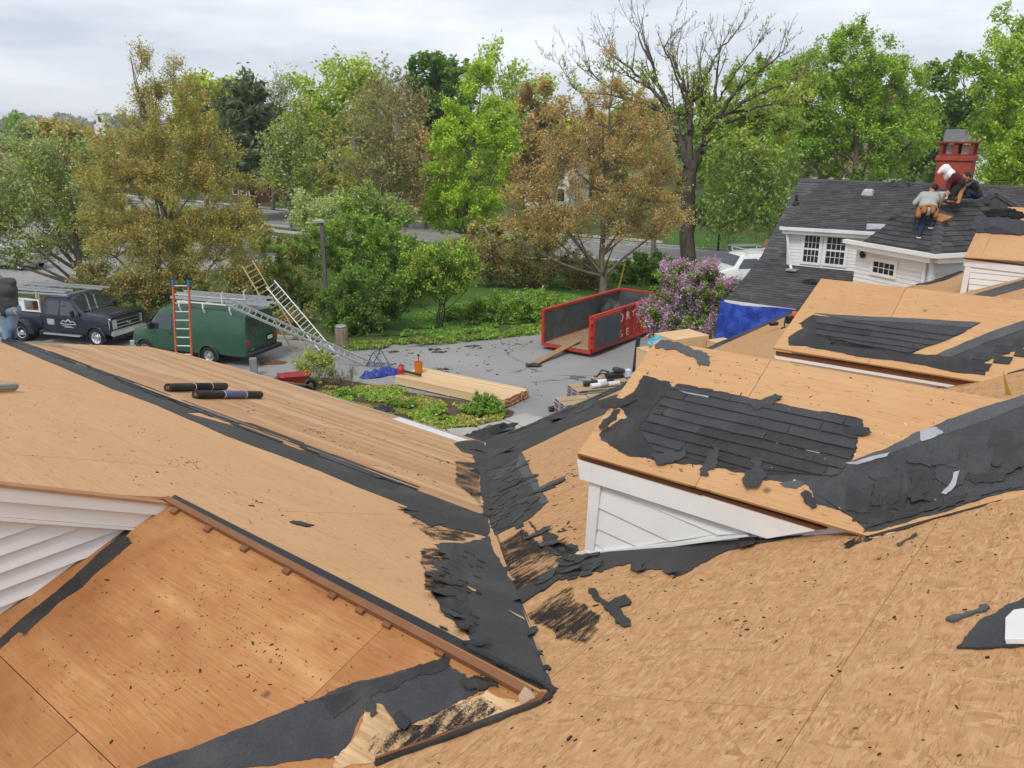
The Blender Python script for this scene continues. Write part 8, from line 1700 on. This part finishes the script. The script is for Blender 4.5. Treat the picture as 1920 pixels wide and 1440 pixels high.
scrap('twisted dark strip lying left of the black felt sheet, right edge', PM, z8([(1485, 728), (1510, 738), (1560, 722), (1640, 690), (1690, 684), (1706, 668), (1690, 652), (1655, 656), (1645, 680), (1560, 705), (1520, 708), (1500, 715)]), M_FELT3, .028, jag=.005)
scrap('black felt sheet with a cut straight edge at the right of the picture', PM, z8([(1540, 872), (1600, 800), (1680, 720), (1800, 655), (1867, 628), (2000, 590), (2000, 860), (1790, 868)]), M_FELT2, .028, jag=.006)
tb = PM; m = MB(); c = [PM.p2(*p) for p in z8([(1792, 752), (1832, 712), (1990, 690), (1990, 862), (1790, 862)])]; m.prism([PM.pt(*q, .028) for q in ccw(c)], [PM.pt(*q, .048) for q in ccw(c)]); tag(m.build('skylight_kerb', M_WHITE, bevel=.002), 'white painted corner of a roof kerb at the right edge on the OSB', 'roof kerb')
scrap('flat brown scrap on plywood above the first dormer fascia at the valley', PM, z7([(870, 348), (910, 325), (975, 300), (978, 306), (930, 328), (880, 355)]), M_FELT3, .05, h0=.03)
scrap('small torn felt flake on the wide tan plywood slope', T1, z6([(1345, 308), (1390, 306), (1460, 325), (1430, 330), (1380, 322)]), M_FELT, .026, h0=.018)
crumple('felt_scrap', 'black felt flap curled up at the eave corner over the paving slabs', 'felt scrap', PM.pt(*PM.p2(912, 822), .06), U3 * .9 + V3 * -.1, (V3 * .9), Z3, .95, .22, .2, M_FELT, 71)
scrap('flat black felt sheet hanging past the eave corner above the paving', PM, z2([(1490, 1260), (1560, 1210), (1640, 1165), (1810, 1190), (1640, 1230), (1570, 1275)]), M_FELT3, .05, h0=.04)
crumple('felt_scrap', 'black felt scrap at the bed edge beside the green clump', 'felt scrap', onz(720, 773, .03), np.array([1., .2, 0]), np.array([-.2, 1., 0]), Z3, .42, .3, .35, M_FELT, 73)
crumple('felt_scrap', 'dark red brown scrap lying on the asphalt behind the green van', 'felt scrap', onz(512, 681, .01), np.array([1., .2, 0]), np.array([-.2, 1., 0]), Z3, .5, .22, .1, M_DARKWOOD, 74)
# orange and black nailer with hose on the second dormer
p = PM.px(1478, 612); t = thing('nail_gun', 'orange and black nail gun lying at the left edge of the second dormer', 'nail gun', tuple(p + PM.n * .02), .5)
m = MB(); m.box((-.06, -.05, .05), (.22, .06, .24)); m.build('body', M_BLACK, t, bevel=.02); m = MB(); m.lathe([(0, 0), (.07, .0), (.085, .06), (.05, .13), (0, .14)], 14, 0, Matrix.Translation((.18, 0, .2))); m.build('cap', simple('tool_orange', (.60, .10, .03), .4, .4), t, smooth=40)
m = MB(); m.tube([(-.02, 0, .2), (-.16, -.05, .26), (-.24, -.1, .12), (-.30, -.16, .02), (-.44, -.2, .02)], .02, 6); m.tube([(-.3, -.16, .02), (-.1, -.3, .02)], .018, 6); m.build('hose', M_BLACK, t)
m = MB(); m.box((-.42, .12, .0), (-.18, .24, .09)); m.build('magazine', M_BLACK, t, bevel=.02)
m = MB(); c = [D2.p2(*z5([q])[0]) for q in ((1828, 255), (1872, 318), (1842, 312))]; pa, pb, pc_ = PM.px(*z5([(1872, 318)])[0]), PM.px(*z5([(1845, 314)])[0]), None
m.prism([pa, pb, pb + Z3 * .2 + V3 * .05], [pa + U3 * .01, pb + U3 * .01, pb + Z3 * .2 + V3 * .05 + U3 * .01]); tag(m.build('speed_square', simple('square_yellow', (.55, .33, .05), .5, .3)), 'small yellow triangular square standing at the far right dormer edge', 'square')
PGR = Pl((0, 0, .0), np.array([1., 0, 0]), np.array([0, -1., 0]))
# crumbs of roofing all over the slopes: nobody could count them
def crumbs(pl, pxs, n, seed, name, mat, smin=.002, smax=.006):
    r_ = random.Random(seed); m = MB(); P = [pl.p2(*p) for p in pxs]; A = [p[0] for p in P]; B = [p[1] for p in P]; k = 0; tries = 0; cl = [(r_.uniform(min(A), max(A)), r_.uniform(min(B), max(B))) for _ in range(12)]
    while k < n and tries < n * 20:
        tries += 1; a, b = r_.uniform(min(A), max(A)), r_.uniform(min(B), max(B))
        if cl and r_.random() < .6: q_ = r_.choice(cl); a, b = q_[0] + r_.gauss(0, .16), q_[1] + r_.gauss(0, .10)
        c = False; j = len(P) - 1
        for i in range(len(P)):
            if (P[i][1] > b) != (P[j][1] > b) and a < (P[j][0] - P[i][0]) * (b - P[i][1]) / (P[j][1] - P[i][1]) + P[i][0]: c = not c
            j = i
        if not c: continue
        s_ = r_.uniform(smin, smax) * (2.2 if r_.random() < .08 else 1); t = r_.random() * 6.28; e = r_.uniform(1, 4.5); q = [(a + s_ * (math.cos(t) * x * e - math.sin(t) * y), b + s_ * (math.sin(t) * x * e + math.cos(t) * y)) for x, y in ((-.5, -.4), (.4, -.5), (.5, .35), (-.3, .5))]
        m.prism([pl.pt(*x, .018) for x in ccw(q)], [pl.pt(*x, .020 + s_ * .15) for x in ccw(q)]); k += 1
    o = m.build(name, mat); o['kind'] = 'stuff'
crumbs(PM, [(1050, 1300), (1100, 1080), (1500, 1060), (1900, 950), (1900, 1440), (720, 1440)], 150, 1, 'roofing_debris', M_SPECK)
crumbs(PO, [(320, 960), (1000, 1310), (700, 1430), (60, 1430), (60, 1230)], 260, 2, 'roofing_debris', M_SPECK, .0015, .0045)
crumbs(T1, [(330, 930), (0, 860), (0, 680), (380, 850), (800, 1000), (820, 1150)], 150, 3, 'roofing_debris', M_SPECK, .002, .007)
crumbs(T2, [(440, 740), (560, 760), (880, 860), (900, 950), (640, 850), (460, 790)], 160, 4, 'roofing_debris', M_SPECK, .006, .026)
crumbs(D1, [(1100, 850), (1240, 650), (1880, 760), (1600, 880), (1560, 960)], 110, 5, 'roofing_debris', M_SPECK, .002, .007)
crumbs(D1, [(1200, 720), (1600, 800), (1900, 780), (1900, 880), (1650, 960), (1150, 830)], 70, 6, 'roofing_debris', M_CWHITE, .003, .009)
crumbs(PM, [(930, 860), (1090, 840), (1080, 1020), (960, 960)], 60, 7, 'roofing_debris', M_SPECK, .004, .014)

crumbs(PGR, [(480, 700), (700, 662), (1000, 640), (1000, 700), (1030, 740), (960, 780), (760, 700), (640, 735)], 170, 8, 'grit', M_SPECK, .01, .05)
crumbs(PGR, [(560, 664), (700, 660), (860, 650), (1010, 634), (1010, 642), (860, 660), (700, 670)], 150, 9, 'leaf_litter', M_MULCH, .02, .06)

# thin felt flaps lifted along the torn edges: parts of the house
for pl, f_, pts in ((T1, z7, ((470, 600), (455, 690), (470, 765), (520, 850), (560, 905), (620, 970), (345, 425), (500, 720))), (PM, z7, ((1000, 645), (960, 655), (1040, 620), (900, 700), (930, 560), (870, 520), (780, 790), (880, 350), (740, 190), (700, 420), (820, 300), (1060, 660), (850, 920), (800, 250), (760, 330), (950, 60), (1050, 20))), (D1, z5, ((255, 350), (230, 420), (470, 575), (640, 600), (820, 645), (1040, 750), (870, 350), (1240, 470), (1500, 700), (1800, 640), (1350, 780))), (PM, z5, ((480, 1050), (345, 1030), (800, 925), (60, 1040), (110, 1000), (160, 1030))), (PO, z7, ((640, 1120), (330, 1270), (200, 1210))), (T2, z7, ((600, 180), (640, 260)))):
    for q in pts:
        x, y = f_([q])[0]; a, b = pl.p2(x, y); dist = float(np.linalg.norm(pl.px(x, y) - CAM)); s_ = rb.uniform(.6, 1.3) * (.03 + .012 * dist); t = rb.uniform(0, 6.28); ct, st_ = math.cos(t), math.sin(t)
        P = jagged([(a + s_ * (ct * u - st_ * v), b + s_ * (st_ * u + ct * v)) for u, v in ((-1.1, -.35), (.2, -.5), (1.2, -.2), (.9, .4), (-.3, .45), (-1.2, .25))], .05, .02, int(x + y))
        k_ = rb.uniform(.10, .30); slab(pl, P, .028, .031, 'felt_flap', rb.choice((M_FELT, M_FELT, M_FELT2)), house, hs=lambda p: k_ * max(0, (p[0] - a) * ct + (p[1] - b) * st_ - .1 * s_))
# ================================================================ PEOPLE
def caps(m, a, b, ra, rb, n=12):
    a, b = Vector(a), Vector(b); d = b - a; l = max(d.length, 1e-5); q = d.to_track_quat('Z', 'Y').to_matrix().to_4x4(); T_ = Matrix.Translation(a) @ q; pr = []
    for k in range(5): t = math.pi / 2 * (1 - k / 4); pr.append((max(1e-4, ra * math.cos(t)), -ra * math.sin(t)))
    for k in range(5): t = math.pi / 2 * k / 4; pr.append((max(1e-4, rb * math.cos(t)), l + rb * math.sin(t)))
    m.lathe(pr, n, 0, T_)
def ell(m, c, r, T_=None, n=14):
    pr = [(max(1e-4, math.cos(t)), math.sin(t)) for t in np.linspace(-math.pi / 2, math.pi / 2, 9)]
    m.lathe(pr, n, 0, Matrix.Translation(Vector(c)) @ (T_ or Matrix.Identity(4)) @ Matrix.Diagonal((*r, 1)))
def fuse(m, name, mat, parent, vox=.012, smooth=4):
    """one continuous skin over the overlapping volumes"""
    me = bpy.data.meshes.new(name); me.from_pydata(m.v, [], m.f); o = bpy.data.objects.new(name, me); COL.objects.link(o)
    r_ = o.modifiers.new('r', 'REMESH'); r_.mode = 'VOXEL'; r_.voxel_size = vox; s_ = o.modifiers.new('s', 'SMOOTH'); s_.factor = .5; s_.iterations = smooth
    dg = bpy.context.evaluated_depsgraph_get(); me2 = bpy.data.meshes.new_from_object(o.evaluated_get(dg)); bpy.data.objects.remove(o); me2.name = name
    me2.materials.clear(); me2.materials.append(mat); me2.polygons.foreach_set('use_smooth', [True] * len(me2.polygons)); return new_obj(name, me2, parent, True)
def lerp(a, b, t): return np.asarray(a) + (np.asarray(b) - np.asarray(a)) * t
def hand(m, w_, e, side, grip=None):
    """palm, five bent fingers; w_ wrist, e direction the hand points, side the thumb side"""
    e = np.asarray(e) / np.linalg.norm(e); s_ = np.asarray(side, float); s_ -= e * (s_ @ e); s_ /= np.linalg.norm(s_); n = np.cross(e, s_)
    pc = w_ + e * .05; caps(m, w_, pc, .026, .036); caps(m, pc + s_ * .018, pc - s_ * .018 + e * .03, .022, .022)
    for k, (o_, l) in enumerate(((.028, .072), (.010, .08), (-.009, .075), (-.027, .06))):
        p0 = w_ + e * .085 + s_ * o_; p1 = p0 + e * l * .45 + n * .012; p2 = p1 + e * l * .12 + n * l * .45; caps(m, p0 - e * .02, p1, .0105, .0095, 8); caps(m, p1, p2, .0095, .008, 8)
    t0 = w_ + e * .03 + s_ * .03; t1 = t0 + e * .03 + s_ * .028 + n * .008; caps(m, t0, t1, .013, .011, 8); caps(m, t1, t1 + e * .028 + n * .02, .011, .009, 8)
def person(label, J, face, sh_mat, pt_mat, shoe_mat, skin=M_SKIN, hair=None, hood=None, belt=None, sleeve='long', shoulder_w=.19, hip_w=.10, side=None, cap=None):
    """J: joint name -> world point. face: direction the head looks; side: the person's right-hand direction"""
    g = lambda k: np.asarray(J[k], float); ft = (g('footL') + g('footR')) / 2; t = thing('person', label, 'person', tuple(ft), 0)
    m = MB(); face = np.asarray(face, float) / np.linalg.norm(face); side = np.asarray(side, float) / np.linalg.norm(side); hd, nk, pv = g('head'), g('neck'), g('pelvis')
    sL, sR = nk - side * shoulder_w + (pv - nk) * .06, nk + side * shoulder_w + (pv - nk) * .06; hL, hR = pv - side * hip_w, pv + side * hip_w; ch = lerp(nk, pv, .32)
    upv = (hd - nk) / np.linalg.norm(hd - nk); hs = np.cross(face, upv); hs /= np.linalg.norm(hs); up2 = np.cross(hs, face)
    R_ = Matrix(((hs[0], face[0], up2[0], 0), (hs[1], face[1], up2[1], 0), (hs[2], face[2], up2[2], 0), (0, 0, 0, 1)))
    ell(m, hd, (.078, .098, .115), R_); ell(m, hd + face * .03 - up2 * .06, (.058, .066, .06), R_); caps(m, hd + face * .098 - up2 * .0, hd + face * .112 - up2 * .03, .012, .017, 8)
    for k in (-1, 1): ell(m, hd + hs * .08 * k - up2 * .01, (.012, .028, .036), R_, 8)
    caps(m, hd + face * .09 - up2 * .066 - hs * .022, hd + face * .09 - up2 * .066 + hs * .022, .011, .011, 8); caps(m, hd + face * .082 + up2 * .022 - hs * .04, hd + face * .082 + up2 * .022 + hs * .04, .014, .014, 8)
    caps(m, nk, hd - up2 * .07, .058, .055)
    def torso(mm, x):
        caps(mm, ch - side * .10, ch + side * .10, .125 + x, .125 + x); caps(mm, sL, sR, .066 + x, .066 + x); caps(mm, lerp(nk, pv, .65) - side * .06, lerp(nk, pv, .65) + side * .06, .115 + x, .115 + x); caps(mm, ch, pv, .12 + x, .125 + x)
    torso(m, 0); caps(m, hL, hR, .115, .115)
    for s_, sh in (('L', sL), ('R', sR)):
        e_, w_ = g('elbow' + s_), g('hand' + s_); caps(m, sh, e_, .053, .042); caps(m, e_, w_, .042, .027); hand(m, w_, w_ - e_, np.cross(w_ - e_, side) * (1 if s_ == 'L' else -1) + face * .02)
    for s_, hp in (('L', hL), ('R', hR)):
        k_, f_ = g('knee' + s_), g('foot' + s_); caps(m, hp, k_, .088, .058); caps(m, k_, f_ + Z3 * .08, .056, .038)
    fuse(m, 'body', skin, t, .011)
    m = MB(); torso(m, .014)
    for s_, sh in (('L', sL), ('R', sR)):
        e_, w_ = g('elbow' + s_), g('hand' + s_); caps(m, sh, e_ if sleeve == 'long' else lerp(sh, e_, .75), .070, .06)
        if sleeve == 'long': caps(m, e_, lerp(e_, w_, .82), .060, .046)
    caps(m, lerp(nk, pv, .8) - side * .07, lerp(nk, pv, .8) + side * .07, .135, .135)
    for k in range(3): a = lerp(nk, pv, .45 + .15 * k); caps(m, a - side * .09, a + side * rb.uniform(.02, .10), .118 + .008 * k, .118)
    fuse(m, 'shirt', sh_mat, t, .014, 3)
    m = MB(); caps(m, hL, hR, .13, .13); caps(m, pv, lerp(pv, nk, .12), .13, .125)
    for s_, hp in (('L', hL), ('R', hR)):
        k_, f_ = g('knee' + s_), g('foot' + s_); caps(m, hp, k_, .106, .078); caps(m, k_, f_ + Z3 * .07, .076, .066)
    fuse(m, 'trousers', pt_mat, t, .014, 3)
    for s_ in 'LR':
        m = MB(); f_ = g('foot' + s_); fd = np.asarray(J.get('toe' + s_, face), float); fd = fd / np.linalg.norm(fd); caps(m, f_ - fd * .06 + Z3 * .045, f_ + fd * .16 + Z3 * .035, .048, .04); caps(m, f_ + Z3 * .05, f_ + Z3 * .10, .05, .046); fuse(m, 'shoe', shoe_mat, t, .012)
        m = MB(); sd_ = np.cross(fd, Z3); sd_ /= np.linalg.norm(sd_); c = [f_ - fd * .10 - sd_ * .045, f_ + fd * .17 - sd_ * .05, f_ + fd * .21, f_ + fd * .17 + sd_ * .05, f_ - fd * .10 + sd_ * .045]; m.prism([p - Z3 * .005 for p in c], [p + Z3 * .016 for p in c]); m.build('shoe_sole', M_CWHITE if belt else M_RUBBER, t, True)
    if hair: m = MB(); ell(m, hd + up2 * .022 - face * .018, (.086, .098, .108), R_); fuse(m, 'hair', hair, t, .012)
    if hood:
        m = MB(); ell(m, hd + up2 * .015 - face * .02, (.105, .118, .132), R_); caps(m, hd - up2 * .06 - face * .04, nk + (pv - nk) * .04, .115, .15); caps(m, nk - side * .12, nk + side * .12, .10, .10); caps(m, hd + face * .06 + up2 * .06, hd + face * .15 + up2 * .035, .07, .04); fuse(m, 'hood', hood, t, .014, 3)
    if belt:
        m = MB(); c = lerp(pv, nk, .06)
        for k in range(14): a0, a1 = k / 14 * 6.283, (k + 1) / 14 * 6.283; fwd_ = np.cross(side, (nk - pv) / np.linalg.norm(nk - pv)); P = lambda a: c + side * .205 * math.cos(a) + fwd_ * .15 * math.sin(a); caps(m, P(a0), P(a1), .036, .036, 8)
        for k in (-1, 1): caps(m, c + side * .19 * k - (nk - pv) / np.linalg.norm(nk - pv) * .02, c + side * .2 * k - (nk - pv) / np.linalg.norm(nk - pv) * .20, .075, .065); caps(m, c + side * .10 * k - face * .12 - (nk - pv) / np.linalg.norm(nk - pv) * .02, c + side * .10 * k - face * .13 - (nk - pv) / np.linalg.norm(nk - pv) * .14, .06, .06)
        fuse(m, 'tool_belt', belt, t, .014, 3); m = MB(); b0 = c - side * .24; m.beam(b0 - Z3 * .1, b0 - Z3 * .42 - side * .02, .03, .03); m.build('hammer', M_BLACK, t, True)
    return t
P9 = lambda x, y: (1600 + x / 6, 230 + y / 6)
def joints(Y0, d): return {k: atY(*P9(x, y), Y0 + dy) for k, (x, y, dy) in d.items()}
M_GREYSH = simple('shirt_grey', (.36, .37, .34), .85, .2, 0, .12, 12); M_MAROON = simple('shirt_maroon', (.10, .018, .028), .85, .2, 0, .25, 9); M_DPANTS = simple('trousers_dark', (.028, .030, .032), .85, .2, 0, .3, 9); M_JEAN = simple('jeans_dark', (.022, .035, .075), .85, .2, 0, .3, 12); M_HOOD = simple('hood_white', (.76, .75, .78), .8, .2, 0, .06); M_LEATH = simple('belt_leather', (.30, .12, .035), .7, .3, 0, .3, 14); M_BOOT = simple('boots_tan', (.26, .11, .045), .7, .3, 0, .3); M_HAIR = simple('hair_dark', (.02, .014, .012), .6, .3, 0, .3); M_TEE = simple('shirt_charcoal', (.07, .068, .072), .85, .2, 0, .25, 9); M_LJEAN = simple('jeans_light', (.20, .28, .40), .85, .2, 0, .35, 7)
F1 = PH1.px(*P9(740, 1282)); Y1_ = float(F1[1]); F1b = PH1.px(*P9(885, 1175)); dyr = float(F1b[1]) - Y1_
J1 = joints(Y1_, dict(head=(905, 745, .42), neck=(862, 800, .34), pelvis=(835, 985, .02), elbowL=(690, 905, .30), handL=(755, 945, .48), elbowR=(975, 900, .35), handR=(985, 945, .55), kneeL=(775, 1150, .10), kneeR=(930, 1085, .38)))
J1['footL'] = F1; J1['footR'] = F1b; J1['toeL'] = (.5, .8, .25); J1['toeR'] = (.7, .6, .2)
person('roofer in grey shirt and tan tool belt bending forward on the hip roof', J1, (.25, .8, -.5), M_GREYSH, M_JEAN, M_BLACK, hair=M_HAIR, belt=M_LEATH, side=(1, -.12, 0), shoulder_w=.17)
Fa, Fb = PH1.px(*P9(1085, 935)), PH1.px(*P9(1140, 905)); Y2_ = float(Fa[1])
J2 = joints(Y2_, dict(head=(1035, 535, .05), neck=(1080, 585, .06), pelvis=(1190, 665, .1), elbowL=(1075, 690, -.06), handL=(1062, 762, -.1), elbowR=(1110, 690, .3), handR=(1050, 790, .22), kneeL=(1105, 800, -.02), kneeR=(1150, 790, .16)))
J2['footL'] = Fa; J2['footR'] = Fb; J2['toeL'] = (-1, .1, 0); J2['toeR'] = (-1, .1, 0)
person('roofer in white hood and maroon shirt stooping in front of the chimney', J2, (-.85, .1, -.55), M_MAROON, M_DPANTS, M_BOOT, hood=M_HOOD, side=(.1, 1, .0), shoulder_w=.16)
try: Y3_ = float(PH1.px(*P9(1270, 850))[1]) + .5
except Exception: Y3_ = Y2_ + .6
J3 = joints(Y3_, dict(head=(1278, 610, .05), neck=(1310, 660, .06), pelvis=(1375, 800, .12), elbowL=(1250, 730, -.1), handL=(1215, 790, -.1), elbowR=(1270, 740, .25), handR=(1225, 800, .25), kneeL=(1262, 765, -.05), kneeR=(1280, 770, .25), footL=(1270, 850, -.05), footR=(1300, 850, .2)))
J3['toeL'] = (-1, 0, 0); J3['toeR'] = (-1, 0, 0)
person('roofer in black shirt and jeans crouching beside the chimney foot', J3, (-.9, .05, -.35), M_BLACK, M_JEAN, M_BLACK, hair=M_HAIR, side=(.1, 1, 0), sleeve='short', shoulder_w=.16)
a = atY(*P9(1068, 745), Y2_ - .12); b = PH1.px(*P9(950, 985)); t = thing('shovel', 'long handled tear off shovel held by the white hooded roofer', 'shovel', tuple(b)); m = MB(); m.tube([a, lerp(a, b, .85)], .018, 6); m.build('handle', M_WOODL, t, True); m = MB(); m.beam(lerp(a, b, .82), b, .2, .02); m.build('blade', M_BLACK, t, True)
a = atY(*P9(1262, 640), Y3_ - .25); b = PH1.px(*P9(1172, 905)); m = MB(); m.beam(a, b, .09, .03); tag(m.build('batten', simple('batten_orange', (.40, .19, .07), .75, .2, 0, .3)), 'orange timber batten slanting between the two roofers at the chimney', 'batten')
# man standing on the far end of the wing ridge band, half out of the frame
Fm, Fn = T2.px(14, 640), T2.px(27, 639); Ym = float(Fm[1]); Jm = {k: atY(x, y, Ym + dy) for k, (x, y, dy) in dict(head=(-14, 506, -.05), neck=(0, 526, -.02), pelvis=(12, 580, .02), elbowL=(-22, 555, .1), handL=(-24, 585, .05), elbowR=(27, 556, .05), handR=(28, 577, -.02), kneeL=(12, 612, .02), kneeR=(22, 612, .05)).items()}
Jm['footL'] = Fm; Jm['footR'] = Fn; Jm['toeL'] = (.75, -.4, -.1); Jm['toeR'] = (.75, -.4, -.1)
person('man in charcoal shirt and pale jeans standing at the left edge of the roof', Jm, (-.5, .6, -.5), M_TEE, M_LJEAN, M_BLACK, hair=M_HAIR, side=(1, .1, 0), sleeve='long', shoulder_w=.17)
# ================================================================ thin haze in the air
t = NT('haze'); t.t.nodes.remove(t.b); pv_ = t.n('ShaderNodeVolumePrincipled', {'Color': (.93, .95, 1, 1), 'Density': .00032, 'Anisotropy': .2}); t.l(pv_.outputs[0], t.o.inputs['Volume'])
m = MB(); m.box((-2800, -400, -1.2), (2800, 3200, 58)); o = m.build('haze', t.m); o['kind'] = 'stuff'
